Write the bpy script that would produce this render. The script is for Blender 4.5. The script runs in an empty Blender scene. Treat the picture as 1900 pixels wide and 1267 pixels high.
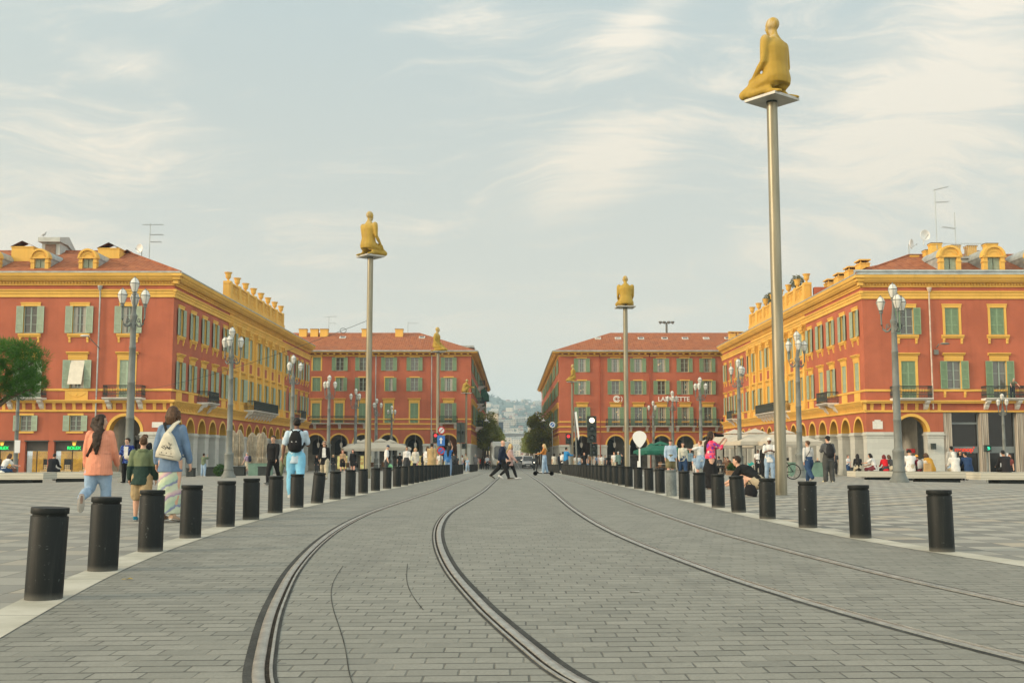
import bpy, math, random
from mathutils import Vector, Matrix, noise
R = math.radians
PI = math.pi
S = bpy.context.scene
COL = S.collection

# ------------------------------------------------------------------ camera
EYE = 1.02
FPX, CX, CY, HOR = 2050.0, 950.0, 633.5, 843.0      # focal length and horizon measured on the 1900 px wide photograph
PITCH = math.atan((HOR - CY) / FPX)
cam = bpy.data.cameras.new('camera')
cam.sensor_width = 36.0
cam.lens = 36.0 * FPX / 1900.0
cam.clip_start, cam.clip_end = 0.1, 12000
camo = bpy.data.objects.new('camera', cam)
COL.objects.link(camo)
camo.location = (0, 0, EYE)
camo.rotation_euler = (PI / 2 + PITCH, 0, 0)
S.camera = camo
S.view_settings.view_transform = 'Standard'
S.view_settings.look = 'None'
S.view_settings.exposure = 0.0
S.view_settings.gamma = 1.0
S.cycles.max_bounces = 6
S.cycles.volume_bounces = 1
S.cycles.volume_step_rate = 5

# ------------------------------------------------------------------ node helpers
class NT:
    def __init__(s, tree):
        s.t = tree
    def n(s, typ, **kw):
        nd = s.t.nodes.new(typ)
        for k, v in kw.items():
            setattr(nd, k, v)
        return nd
    def put(s, sock, v):
        if isinstance(v, bpy.types.NodeSocket):
            s.t.links.new(v, sock)
        elif v is not None:
            if hasattr(sock.default_value, '__len__') and isinstance(v, (tuple, list)) and len(sock.default_value) == 4 and len(v) == 3:
                v = (*v, 1)
            sock.default_value = v
    def m(s, op, a, b=None, c=None):
        nd = s.n('ShaderNodeMath', operation=op)
        for i, v in enumerate((a, b, c)):
            if v is not None:
                s.put(nd.inputs[i], v)
        return nd.outputs[0]
    def vm(s, op, a, b=None):
        nd = s.n('ShaderNodeVectorMath', operation=op)
        s.put(nd.inputs[0], a)
        if b is not None:
            s.put(nd.inputs[1], b)
        return nd.outputs['Value'] if op in ('DOT_PRODUCT', 'LENGTH') else nd.outputs[0]
    def mix(s, f, a, b, typ='MIX'):
        nd = s.n('ShaderNodeMix', data_type='RGBA', blend_type=typ)
        s.put(nd.inputs[0], f); s.put(nd.inputs[6], a); s.put(nd.inputs[7], b)
        return nd.outputs[2]
    def sep(s, v):
        nd = s.n('ShaderNodeSeparateXYZ'); s.put(nd.inputs[0], v)
        return nd.outputs[0], nd.outputs[1], nd.outputs[2]
    def comb(s, x, y, z):
        nd = s.n('ShaderNodeCombineXYZ')
        for i, v in enumerate((x, y, z)):
            s.put(nd.inputs[i], v)
        return nd.outputs[0]
    def noise(s, vec, scale, detail=4, rough=0.55, dist=0.0):
        nd = s.n('ShaderNodeTexNoise')
        s.put(nd.inputs['Vector'], vec)
        nd.inputs['Scale'].default_value = scale
        nd.inputs['Detail'].default_value = detail
        nd.inputs['Roughness'].default_value = rough
        nd.inputs['Distortion'].default_value = dist
        return nd.outputs['Fac']
    def ramp(s, f, lo, hi, a=0.0, b=1.0, smooth=True):
        nd = s.n('ShaderNodeMapRange')
        if smooth:
            nd.interpolation_type = 'SMOOTHSTEP'
        s.put(nd.inputs[0], f)
        for i, v in enumerate((lo, hi, a, b)):
            nd.inputs[i + 1].default_value = v
        return nd.outputs[0]
    def mapping(s, vec, scale=(1, 1, 1), rot=(0, 0, 0), loc=(0, 0, 0)):
        nd = s.n('ShaderNodeMapping')
        s.put(nd.inputs[0], vec)
        nd.inputs[1].default_value = loc; nd.inputs[2].default_value = rot; nd.inputs[3].default_value = scale
        return nd.outputs[0]
    def white(s, vec):
        nd = s.n('ShaderNodeTexWhiteNoise', noise_dimensions='3D')
        s.put(nd.inputs[0], vec)
        return nd.outputs[0]

def srgb(*c):
    return tuple((v / 255 / 12.92) if v <= 10 else ((v / 255 + 0.055) / 1.055) ** 2.4 for v in c)

# ------------------------------------------------------------------ sun and sky
SUN_DIR = Vector((-0.90, -0.33, 0.34)).normalized()      # towards the sun: low, on the left and a little behind the camera
SUN_EL = math.asin(SUN_DIR.z)
SUN_AZ = math.atan2(SUN_DIR.x, SUN_DIR.y)
sl = bpy.data.lights.new('sun', 'SUN')
sl.energy = 2.8
sl.angle = R(11)
sl.color = (1.0, 0.83, 0.62)
so = bpy.data.objects.new('sun', sl)
COL.objects.link(so)
so.rotation_euler = SUN_DIR.to_track_quat('Z', 'Y').to_euler()
so.location = (-40, -20, 60)

W = bpy.data.worlds.new('World')
S.world = W
W.use_nodes = True
def build_world():
    t = NT(W.node_tree)
    W.node_tree.nodes.clear()
    out = t.n('ShaderNodeOutputWorld')
    bg = t.n('ShaderNodeBackground')
    bg.inputs[1].default_value = 0.1
    t.t.links.new(bg.outputs[0], out.inputs[0])
    sky = t.n('ShaderNodeTexSky', sky_type='NISHITA')
    sky.sun_disc = False
    sky.sun_elevation = SUN_EL
    sky.sun_rotation = SUN_AZ
    sky.air_density, sky.dust_density, sky.ozone_density = 1.0, 3.0, 1.0
    d = t.n('ShaderNodeTexCoord').outputs['Generated']
    x, y, z = t.sep(d)
    zc = t.m('MAXIMUM', z, 0.0)
    # pale veil of high haze, creamier towards the horizon
    g = t.ramp(zc, 0.10, 0.40, smooth=False)
    veil = t.mix(g, tuple(v * 10 for v in srgb(224, 220, 204)), tuple(v * 10 for v in srgb(203, 217, 216)))
    base = t.mix(0.88, sky.outputs[0], veil)
    # cirrus: noise on a plane overhead, drawn out along one direction
    inv = t.m('DIVIDE', 1.0, t.m('ADD', zc, 0.36))
    pu, pv = t.m('MULTIPLY', x, inv), t.m('MULTIPLY', y, inv)
    p = t.comb(pu, pv, 0.0)
    warp = t.n('ShaderNodeTexNoise'); warp.inputs['Scale'].default_value = 1.8; warp.inputs['Detail'].default_value = 3
    t.put(warp.inputs['Vector'], t.mapping(p, loc=(4.4, 2.1, 0)))
    wv = t.vm('SUBTRACT', warp.outputs['Color'], (0.5, 0.5, 0.5))
    sc = t.vm('SCALE', wv); sc.node.inputs['Scale'].default_value = 0.42
    pw = t.vm('ADD', p, sc)
    q1 = t.mapping(pw, scale=(0.8, 1.7, 1), rot=(0, 0, R(30)), loc=(3.1, 1.7, 0))
    n1 = t.noise(q1, 2.6, 10, 0.6, 0.3)
    q2 = t.mapping(pw, scale=(1.0, 3.2, 1), rot=(0, 0, R(48)), loc=(7.7, 4.2, 0))
    n2 = t.noise(q2, 4.2, 10, 0.68, 0.5)
    n3 = t.noise(t.mapping(p, loc=(1.3, 9.2, 0)), 0.7, 5, 0.5, 0.4)
    # the larger banks, placed by azimuth and elevation
    az = t.m('ARCTAN2', x, y)
    el = t.m('ARCSINE', z)
    tot = None
    for (a0, e0, sa, se, tilt, w) in ((20.5, 17.0, 6.5, 4.2, 0.45, 0.36), (4.5, 14.6, 4.8, 2.3, 0.40, 0.31), (7.0, 22.0, 3.0, 1.3, 0.5, 0.24),
                                      (-23, 23.5, 8.5, 1.8, 0.04, 0.34), (-19, 14.5, 5.0, 1.5, 0.15, 0.15), (-24, 10.5, 4.0, 3.0, 0.1, 0.16),
                                      (-2, 22.0, 4.0, 1.0, 0.05, 0.12), (14, 10.5, 9.0, 1.6, 0.1, 0.15), (-20, 19.0, 3.4, 1.0, -0.15, 0.17), (27, 13.5, 6.0, 3.0, 0.2, 0.16)):
        da = t.m('SUBTRACT', az, R(a0)); de = t.m('SUBTRACT', el, R(e0))
        de2 = t.m('SUBTRACT', de, t.m('MULTIPLY', da, tilt))
        r = t.m('ADD', t.m('POWER', t.m('ABSOLUTE', t.m('DIVIDE', da, R(sa))), 2.0), t.m('POWER', t.m('ABSOLUTE', t.m('DIVIDE', de2, R(se))), 2.0))
        gsn = t.m('MULTIPLY', t.m('EXPONENT', t.m('MULTIPLY', r, -1.0)), w)
        tot = gsn if tot is None else t.m('ADD', tot, gsn)
    cov = t.m('ADD', t.m('ADD', t.m('MULTIPLY', n1, 0.62), t.m('MULTIPLY', n2, 0.38)), t.m('MULTIPLY', t.m('SUBTRACT', n3, 0.5), 0.5))
    cov = t.m('ADD', cov, tot)
    body = t.ramp(cov, 0.44, 0.80)
    wisp = t.ramp(t.m('ADD', cov, t.m('MULTIPLY', t.m('SUBTRACT', n2, 0.5), 0.8)), 0.48, 0.86)
    cl = t.m('ADD', t.m('MULTIPLY', body, 0.58), t.m('MULTIPLY', wisp, 0.62))
    fade = t.ramp(zc, 0.0, 0.16, 0.35, 1.0)
    cl = t.m('MULTIPLY', cl, fade)
    cloud = t.mix(g, tuple(v * 10 for v in srgb(228, 219, 200)), tuple(v * 10 for v in srgb(250, 243, 228)))
    col = t.mix(cl, base, cloud)
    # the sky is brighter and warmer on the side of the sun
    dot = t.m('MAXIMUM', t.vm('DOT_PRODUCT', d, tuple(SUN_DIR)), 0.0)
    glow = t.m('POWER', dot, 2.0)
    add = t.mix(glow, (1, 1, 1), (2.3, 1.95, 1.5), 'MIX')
    back = t.m('ADD', t.ramp(y, 0.25, -0.5, 1.0, 1.4), t.ramp(t.m('SUBTRACT', x, t.m('MULTIPLY', y, 0.8)), 0.0, 0.9, 0.0, 0.95))  # added fill: sky lightened behind the camera and to the right, for the facades
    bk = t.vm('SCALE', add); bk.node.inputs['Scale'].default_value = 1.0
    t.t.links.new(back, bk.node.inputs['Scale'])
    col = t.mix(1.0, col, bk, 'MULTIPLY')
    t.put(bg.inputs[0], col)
build_world()

# ------------------------------------------------------------------ materials
MATS = {}
def mat(name, color=None, rough=0.7, nz=(3.0, 0.18), bump=None, metal=0.0, spec=0.2, fine=None, emit=None, build=None, coord='Object', trans=0.0):
    if name in MATS:
        return MATS[name]
    m = bpy.data.materials.new(name)
    m.use_nodes = True
    t = NT(m.node_tree)
    b = m.node_tree.nodes['Principled BSDF']
    b.inputs['Roughness'].default_value = rough
    b.inputs['Metallic'].default_value = metal
    b.inputs['Specular IOR Level'].default_value = spec
    if trans:
        b.inputs['Transmission Weight'].default_value = trans
    v = t.n('ShaderNodeTexCoord').outputs[coord]
    if build:
        build(t, b, v)
    else:
        c = t.mix(0.0, (*color, 1), (*color, 1))
        if nz:
            f = t.noise(v, nz[0], 5, 0.6)
            dk = tuple(x * (1 - nz[1]) for x in color); lt = tuple(min(1, x * (1 + nz[1])) for x in color)
            c = t.mix(t.ramp(f, 0.3, 0.7), dk, lt)
        if fine:
            f2 = t.noise(v, fine[0], 3, 0.7)
            dk = tuple(x * (1 - fine[1]) for x in (1, 1, 1))
            c = t.mix(t.ramp(f2, 0.35, 0.65), dk, (1, 1, 1)) if False else t.mix(1.0, c, t.mix(t.ramp(f2, 0.35, 0.65), dk, (1, 1, 1)), 'MULTIPLY')
        t.put(b.inputs['Base Color'], c)
        if emit:
            t.put(b.inputs['Emission Color'], c)
            b.inputs['Emission Strength'].default_value = emit
        if bump:
            bn = t.n('ShaderNodeBump'); bn.inputs['Strength'].default_value = bump[1]; bn.inputs['Distance'].default_value = 0.02
            t.put(bn.inputs['Height'], t.noise(v, bump[0], 4, 0.6))
            t.put(b.inputs['Normal'], bn.outputs[0])
    MATS[name] = m
    return m

def bumped(t, b, h, strength=0.4, dist=0.02):
    bn = t.n('ShaderNodeBump'); bn.inputs['Strength'].default_value = strength; bn.inputs['Distance'].default_value = dist
    t.put(bn.inputs['Height'], h); t.put(b.inputs['Normal'], bn.outputs[0])

def plaster(col, var=0.12, stain=0.15):
    def f(t, b, v):
        big = t.noise(v, 0.35, 5, 0.6)
        fine = t.noise(v, 7.0, 4, 0.65)
        x, y, z = t.sep(v)
        streak = t.noise(t.comb(t.m('MULTIPLY', x, 2.2), t.m('MULTIPLY', y, 2.2), t.m('MULTIPLY', z, 0.16)), 1.0, 4, 0.6)
        c = t.mix(t.ramp(big, 0.3, 0.72), tuple(c * (1 - var) for c in col), tuple(min(1, c * (1 + var)) for c in col))
        c = t.mix(t.m('MULTIPLY', t.ramp(streak, 0.5, 0.75), stain), c, tuple(v * 0.55 for v in col))
        c = t.mix(t.m('MULTIPLY', fine, 0.18), c, tuple(v * 0.7 for v in col))
        t.put(b.inputs['Base Color'], c)
        bumped(t, b, t.noise(v, 30, 3, 0.6), 0.12, 0.01)
    return f

def marble(t, b, v):
    x, y, z = t.sep(v)
    u = t.m('ADD', x, y)
    bw, bh = 0.95, 0.46
    row = t.m('FLOOR', t.m('DIVIDE', z, bh))
    uu = t.m('ADD', t.m('DIVIDE', u, bw), t.m('MULTIPLY', row, 0.5))
    fz = t.m('ABSOLUTE', t.m('SUBTRACT', t.m('FRACT', t.m('DIVIDE', z, bh)), 0.5))
    fu = t.m('ABSOLUTE', t.m('SUBTRACT', t.m('FRACT', uu), 0.5))
    joint = t.m('MAXIMUM', t.ramp(fz, 0.475, 0.495), t.ramp(fu, 0.488, 0.497))
    cell = t.white(t.comb(t.m('FLOOR', uu), row, 0.0))
    c = t.mix(cell, (0.43, 0.43, 0.39), (0.50, 0.50, 0.45))
    n = t.noise(v, 1.3, 6, 0.65, 1.5)
    c = t.mix(t.m('MULTIPLY', t.ramp(n, 0.5, 0.75), 0.35), c, (0.36, 0.36, 0.34))
    n2 = t.noise(v, 0.5, 4, 0.6)
    c = t.mix(t.m('MULTIPLY', t.ramp(n2, 0.55, 0.8), 0.25), c, (0.42, 0.36, 0.28))
    c = t.mix(t.m('MULTIPLY', joint, 0.4), c, (0.25, 0.24, 0.22))
    t.put(b.inputs['Base Color'], c)
    b.inputs['Roughness'].default_value = 0.5

def tiles(t, b, v):
    x, y, z = t.sep(v)
    uv = t.comb(t.m('DIVIDE', x, 0.33), t.m('DIVIDE', y, 0.33), t.m('DIVIDE', z, 0.17))
    cell = t.white(t.vm('FLOOR', uv))
    c = t.mix(cell, (0.22, 0.062, 0.028), (0.37, 0.125, 0.052))
    n = t.noise(v, 0.6, 5, 0.65)
    c = t.mix(t.m('MULTIPLY', t.ramp(n, 0.45, 0.75), 0.5), c, (0.16, 0.085, 0.06))
    fx = t.m('ABSOLUTE', t.m('SUBTRACT', t.m('FRACT', t.m('DIVIDE', x, 0.33)), 0.5))
    fy = t.m('ABSOLUTE', t.m('SUBTRACT', t.m('FRACT', t.m('DIVIDE', y, 0.33)), 0.5))
    fz = t.m('FRACT', t.m('DIVIDE', z, 0.17))
    line = t.m('MAXIMUM', t.ramp(fx, 0.36, 0.48), t.ramp(fz, 0.8, 0.98))
    c = t.mix(t.m('MULTIPLY', line, 0.55), c, (0.40, 0.19, 0.10))
    t.put(b.inputs['Base Color'], c)
    bumped(t, b, t.m('SUBTRACT', t.m('MULTIPLY', fz, 0.8), line), 0.7, 0.04)

def louvre(col):
    def f(t, b, v):
        x, y, z = t.sep(v)
        fz = t.m('FRACT', t.m('DIVIDE', z, 0.055))
        n = t.noise(v, 2.5, 4, 0.6)
        rnd = t.n('ShaderNodeObjectInfo').outputs['Random']
        c = t.mix(t.ramp(n, 0.3, 0.7), tuple(q * 0.85 for q in col), tuple(q * 1.12 for q in col))
        c = t.mix(t.m('MULTIPLY', rnd, 0.35), c, tuple(q * w for q, w in zip(col, (1.25, 1.12, 1.1))))
        c = t.mix(t.m('MULTIPLY', t.ramp(fz, 0.7, 0.95), 0.35), c, tuple(q * 0.5 for q in col))
        t.put(b.inputs['Base Color'], c)
        bumped(t, b, fz, 0.6, 0.02)
    return f

RED = mat('red_plaster', rough=0.85, build=plaster((0.40, 0.116, 0.062), 0.14, 0.34))
YEL = mat('yellow_plaster', rough=0.8, build=plaster((0.70, 0.415, 0.092), 0.09, 0.3))
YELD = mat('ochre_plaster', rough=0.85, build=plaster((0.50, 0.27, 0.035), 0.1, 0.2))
MARB = mat('marble', rough=0.5, build=marble)
TILE = mat('roof_tile', rough=0.85, build=tiles)
SHUT = mat('shutter_green', rough=0.55, build=louvre((0.31, 0.375, 0.275)))
SHUF = mat('shutter_frame_green', (0.33, 0.42, 0.31), 0.55, (3, 0.1))
SHUTD = mat('shutter_deep_green', rough=0.55, build=louvre((0.165, 0.25, 0.15)))
SHUFD = mat('shutter_deep_green_frame', (0.21, 0.30, 0.18), 0.55, (3, 0.1))
JOIN = mat('window_joinery', (0.30, 0.36, 0.31), 0.5, (4, 0.1))
WHITE = mat('white_stone', (0.62, 0.6, 0.55), 0.6, (1.5, 0.12))
ZINC = mat('zinc_sheet', (0.36, 0.39, 0.38), 0.45, (1.2, 0.2), metal=0.3)
IRON = mat('wrought_iron', (0.035, 0.045, 0.042), 0.5, (6, 0.2))
GREYP = mat('grey_lamp_paint', (0.16, 0.17, 0.157), 0.5, (2.5, 0.12), fine=(40, 0.1))
t_lo = 0.22
def _glass(t, b, v):
    rnd = t.n('ShaderNodeObjectInfo').outputs['Random']
    n = t.noise(v, 0.9, 3, 0.5)
    c = t.mix(rnd, (0.02, 0.022, 0.02), (0.10, 0.105, 0.095))
    c = t.mix(t.m('MULTIPLY', n, 0.4), c, (0.12, 0.11, 0.09))
    x, y, z = t.sep(v)
    edge = t.ramp(t.m('ABSOLUTE', x), t_lo, t_lo + 0.02)
    fold = t.m('ADD', 0.75, t.m('MULTIPLY', t.m('SINE', t.m('MULTIPLY', x, 70.0)), 0.25))
    cur = t.m('MULTIPLY', edge, t.m('GREATER_THAN', t.m('FRACT', t.m('MULTIPLY', rnd, 7.3)), 0.52))
    c = t.mix(t.m('MULTIPLY', cur, fold), c, (0.40, 0.37, 0.31))
    t.put(b.inputs['Base Color'], c)
GLASS = mat('window_glass', rough=0.06, spec=0.8, build=_glass)
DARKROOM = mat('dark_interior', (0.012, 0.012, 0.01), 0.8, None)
LITROOM = mat('lit_interior', (1.0, 0.62, 0.22), 0.8, (2.0, 0.5), emit=0.5)
LAMPGLASS = mat('lamp_glass', (0.58, 0.57, 0.52), 0.25, (5, 0.06), spec=0.6)
STEEL = mat('brushed_steel', rough=0.42, metal=0.55, build=lambda t, b, v: (t.put(b.inputs['Base Color'], t.mix(t.ramp(t.noise(t.mapping(v, scale=(9, 9, 0.5)), 1.0, 5, 0.6), 0.35, 0.7), (0.19, 0.175, 0.125), (0.29, 0.262, 0.195)))))
# ------------------------------------------------------------------ mesh building
class MB:
    """collects shapes and links them as ONE mesh object"""
    def __init__(s):
        s.v, s.f, s.mi, s.sm = [], [], [], []
        s.M = None
        s.k = 0
    def add(s, vs, fs, smooth=False):
        o = len(s.v)
        if s.M is not None:
            vs = [tuple(s.M @ Vector(p)) for p in vs]
        s.v.extend(tuple(p) for p in vs)
        for f in fs:
            s.f.append(tuple(i + o for i in f)); s.mi.append(s.k); s.sm.append(smooth)
    def box(s, x0, x1, y0, y1, z0, z1):
        s.add([(x0, y0, z0), (x1, y0, z0), (x1, y1, z0), (x0, y1, z0), (x0, y0, z1), (x1, y0, z1), (x1, y1, z1), (x0, y1, z1)],
              [(0, 3, 2, 1), (4, 5, 6, 7), (0, 1, 5, 4), (1, 2, 6, 5), (2, 3, 7, 6), (3, 0, 4, 7)])
    def poly(s, pts):
        s.add(pts, [tuple(range(len(pts)))])
    def prism(s, pts, a0, a1, axis='y', smooth=False):
        """extrudes a 2-D outline; axis y: pts are (x, z); axis x: pts are (y, z); axis z: pts are (x, y)"""
        mk = {'y': lambda p, a: (p[0], a, p[1]), 'x': lambda p, a: (a, p[0], p[1]), 'z': lambda p, a: (p[0], p[1], a)}[axis]
        n = len(pts)
        s.add([mk(p, a0) for p in pts] + [mk(p, a1) for p in pts],
              [tuple(range(n - 1, -1, -1)), tuple(range(n, 2 * n))])
        s.add([mk(p, a0) for p in pts] + [mk(p, a1) for p in pts], [(i, (i + 1) % n, n + (i + 1) % n, n + i) for i in range(n)], smooth)
    def tube(s, pts, rad, n=8, up=(0, 1, 0), smooth=True, caps=True):
        """rings round a path; rad: number or (a, b) per point; a lies across 'up'"""
        pts = [Vector(p) for p in pts]
        if not isinstance(rad, (list,)):
            rad = [rad] * len(pts)
        vs, fs = [], []
        up = Vector(up)
        for i, p in enumerate(pts):
            d = (pts[min(i + 1, len(pts) - 1)] - pts[max(i - 1, 0)])
            if d.length < 1e-9:
                d = Vector((0, 0, 1))
            d.normalize()
            u = up if abs(d.dot(up)) < 0.95 else Vector((1, 0, 0)) if abs(d.x) < 0.9 else Vector((0, 0, 1))
            a = d.cross(u).normalized()
            b = a.cross(d).normalized()
            ra, rb = rad[i] if isinstance(rad[i], (tuple, list)) else (rad[i], rad[i])
            for k in range(n):
                t = 2 * PI * k / n
                vs.append(p + a * (ra * math.cos(t)) + b * (rb * math.sin(t)))
        for i in range(len(pts) - 1):
            for k in range(n):
                fs.append((i * n + k, i * n + (k + 1) % n, (i + 1) * n + (k + 1) % n, (i + 1) * n + k))
        s.add(vs, fs, smooth)
        if caps:
            m = (len(pts) - 1) * n
            o = len(s.v) - len(vs)
            for f in (tuple(range(n - 1, -1, -1)), tuple(range(m, m + n))):
                s.f.append(tuple(i + o for i in f)); s.mi.append(s.k); s.sm.append(False)
    def lathe(s, prof, n=16, c=(0, 0, 0), smooth=True):
        vs, fs = [], []
        for r, z in prof:
            for k in range(n):
                t = 2 * PI * k / n
                vs.append((c[0] + r * math.cos(t), c[1] + r * math.sin(t), c[2] + z))
        for i in range(len(prof) - 1):
            for k in range(n):
                fs.append((i * n + k, i * n + (k + 1) % n, (i + 1) * n + (k + 1) % n, (i + 1) * n + k))
        s.add(vs, fs, smooth)
        o = len(s.v) - len(vs); m = (len(prof) - 1) * n
        for f in (tuple(range(n - 1, -1, -1)), tuple(range(m, m + n))):
            s.f.append(tuple(i + o for i in f)); s.mi.append(s.k); s.sm.append(False)
    def ball(s, c, r, n=10, m=7, smooth=True):
        rx, ry, rz = r if isinstance(r, (tuple, list)) else (r, r, r)
        vs, fs = [], []
        vs.append((c[0], c[1], c[2] - rz))
        for i in range(1, m):
            ph = -PI / 2 + PI * i / m
            for k in range(n):
                t = 2 * PI * k / n
                vs.append((c[0] + rx * math.cos(ph) * math.cos(t), c[1] + ry * math.cos(ph) * math.sin(t), c[2] + rz * math.sin(ph)))
        vs.append((c[0], c[1], c[2] + rz))
        for k in range(n):
            fs.append((0, 1 + (k + 1) % n, 1 + k))
            fs.append((len(vs) - 1, 1 + (m - 2) * n + k, 1 + (m - 2) * n + (k + 1) % n))
        for i in range(m - 2):
            for k in range(n):
                fs.append((1 + i * n + k, 1 + i * n + (k + 1) % n, 1 + (i + 1) * n + (k + 1) % n, 1 + (i + 1) * n + k))
        s.add(vs, fs, smooth)
    def mesh(s, name, mats, origin=None):
        me = bpy.data.meshes.new(name)
        vs = s.v
        if origin is not None:
            o = Vector(origin)
            vs = [(p[0] - o.x, p[1] - o.y, p[2] - o.z) for p in vs]
        me.from_pydata(vs, [], s.f)
        for m in (mats if isinstance(mats, (list, tuple)) else [mats]):
            me.materials.append(m)
        me.polygons.foreach_set('material_index', s.mi)
        me.polygons.foreach_set('use_smooth', s.sm)
        me.update()
        if any(s.sm):
            me.set_sharp_from_angle(angle=R(48))
        return me
    def build(s, name, mats, parent=None, origin=None):
        return put(name, s.mesh(name, mats, origin), parent)

def put(name, me, parent=None, loc=None, rz=0.0, mtx=None):
    o = bpy.data.objects.new(name, me)
    COL.objects.link(o)
    if parent is not None:
        o.parent = parent
        CH.setdefault(parent.name, []).append(o)
    if mtx is not None:
        o.matrix_local = mtx
    elif loc is not None:
        o.location = loc
        o.rotation_euler = (0, 0, rz)
    return o

def tag(o, label=None, cat=None, group=None, kind=None):
    if label: o['label'] = label
    if cat: o['category'] = cat
    if group: o['group'] = group
    if kind: o['kind'] = kind
    return o

def thing(name, label, cat, loc=(0, 0, 0), rz=0.0, group=None):
    o = bpy.data.objects.new(name, None)
    o.empty_display_size = 0.2
    COL.objects.link(o)
    o.location = loc; o.rotation_euler = (0, 0, rz)
    return tag(o, label, cat, group)

CH = {}
def copy_tree(o, parent=None):
    """a thing with copies of its parts and sub-parts"""
    c = o.copy(); COL.objects.link(c)
    if parent is not None:
        c.parent = parent
        CH.setdefault(parent.name, []).append(c)
    for k in CH.get(o.name, []):
        copy_tree(k, c)
    return c

def struct(o, label=None):
    o['kind'] = 'structure'
    if label: o['label'] = label
    return o

# ------------------------------------------------------------------ lie of the land
def zg(x, y):
    """the square is level near the camera, then falls gently away to the back and to both sides"""
    a = min(max(0.0, y - 35.0), 125.0)
    a = a * a / (a + 6.0) if a > 0 else 0.0
    return -0.0085 * a - 0.02 * min(max(0.0, abs(x) - 12.0), 16.0) * min(1.0, max(0.0, y - 25) / 30.0)

def xat(px, d, z=0.5):
    """X of something seen in column px when it stands d metres ahead at height z"""
    return (px - CX) / FPX * (d * math.cos(PITCH) + (z - EYE) * math.sin(PITCH))

def zat(py, d):
    return EYE + d * math.tan(PITCH + math.atan((CY - py) / FPX))

def interp(tab, d):
    if d <= tab[0][0]:
        (a, p), (b, q) = tab[0], tab[1]
    elif d >= tab[-1][0]:
        return tab[-1][1]
    else:
        for i in range(len(tab) - 1):
            if tab[i][0] <= d <= tab[i + 1][0]:
                # Catmull-Rom
                p0 = tab[max(i - 1, 0)]; p1 = tab[i]; p2 = tab[i + 1]; p3 = tab[min(i + 2, len(tab) - 1)]
                h = p2[0] - p1[0]; t = (d - p1[0]) / h
                m1 = (p2[1] - p0[1]) / (p2[0] - p0[0]) * h
                m2 = (p3[1] - p1[1]) / (p3[0] - p1[0]) * h
                t2, t3 = t * t, t * t * t
                return (2 * t3 - 3 * t2 + 1) * p1[1] + (t3 - 2 * t2 + t) * m1 + (-2 * t3 + 3 * t2) * p2[1] + (t3 - t2) * m2
    return p + (q - p) * (d - a) / (b - a)

BOL_L = [(4.0, -2.6), (7.95, -3.31), (9.87, -3.6), (11.8, -3.81), (13.7, -3.94), (15.8, -4.05), (17.5, -4.1), (20, -4.14), (22.5, -4.12), (26, -4.0), (30, -3.88), (36, -3.6), (48, -3.52), (77, -3.46), (105, -3.4), (160, -3.4)]
BOL_R = [(4.0, 6.3), (8.0, 5.3), (11.8, 4.53), (13.7, 4.27), (15.6, 4.13), (17.7, 4.05), (19.9, 4.0), (23.6, 3.95), (30, 3.88), (36, 3.66), (52, 3.52), (93, 3.36), (160, 3.36)]
RAIL_1 = [(1.5, 0.35), (3.5, -0.65), (4.95, -1.13), (5.86, -1.33), (7.55, -1.63), (10.1, -1.99), (13.3, -2.3), (16.5, -2.48), (20, -2.53), (25.5, -2.38), (32, -2.22), (40, -2.15), (60, -2.12), (400, -2.1)]
RAIL_3 = [(1.5, 4.6), (4.0, 3.15), (5.5, 2.55), (7.6, 2.05), (10.1, 1.68), (14.7, 1.29), (20.5, 1.12), (28, 1.08), (36.7, 1.06), (60, 1.05), (400, 1.05)]
# ------------------------------------------------------------------ ground, road, rails
def _plaza(t, b, v):
    x, y, z = t.sep(v)
    cs = 0.52
    u, w = t.m('DIVIDE', t.m('ADD', x, t.m('MULTIPLY', y, 0.012)), cs), t.m('DIVIDE', y, cs)
    iu, iw = t.m('FLOOR', u), t.m('FLOOR', w)
    chk = t.m('MODULO', t.m('ABSOLUTE', t.m('ADD', iu, iw)), 2.0)
    cell = t.white(t.comb(iu, iw, 0.0))
    dark = t.mix(cell, (0.145, 0.145, 0.13), (0.235, 0.23, 0.205))
    lite = t.mix(cell, (0.30, 0.29, 0.25), (0.43, 0.41, 0.35))
    lite = t.mix(t.ramp(t.white(t.comb(iw, iu, 3.0)), 0.75, 0.8), lite, (0.40, 0.35, 0.27))
    c = t.mix(chk, dark, lite)
    # worn and dirty on the left side of the square
    dirt = t.noise(v, 0.22, 5, 0.6)
    c = t.mix(t.m('MULTIPLY', t.ramp(dirt, 0.42, 0.7), 0.5), c, (0.235, 0.23, 0.205))
    left = t.ramp(x, -2.0, -3.0, 0.0, 0.38)
    c = t.mix(left, c, (0.255, 0.25, 0.225))
    fu = t.m('ABSOLUTE', t.m('SUBTRACT', t.m('FRACT', u), 0.5)); fw = t.m('ABSOLUTE', t.m('SUBTRACT', t.m('FRACT', w), 0.5))
    j = t.m('MAXIMUM', t.ramp(fu, 0.482, 0.494), t.ramp(fw, 0.482, 0.494))
    far = t.ramp(y, 14, 40, 0.75, 0.0)
    c = t.mix(t.m('MULTIPLY', j, far), c, (0.06, 0.06, 0.05))
    c = t.mix(t.m('MULTIPLY', t.noise(v, 9, 4, 0.7), 0.22), c, (0.13, 0.13, 0.12))
    spots = t.ramp(t.noise(v, 3.7, 2, 0.5), 0.70, 0.74)
    c = t.mix(t.m('MULTIPLY', spots, 0.35), c, (0.09, 0.09, 0.085))
    t.put(b.inputs['Base Color'], c)
    b.inputs['Roughness'].default_value = 0.6
    bumped(t, b, t.m('MULTIPLY', j, -1.0), 0.35, 0.008)
PLAZA = mat('plaza_paving', rough=0.6, build=_plaza)

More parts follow.
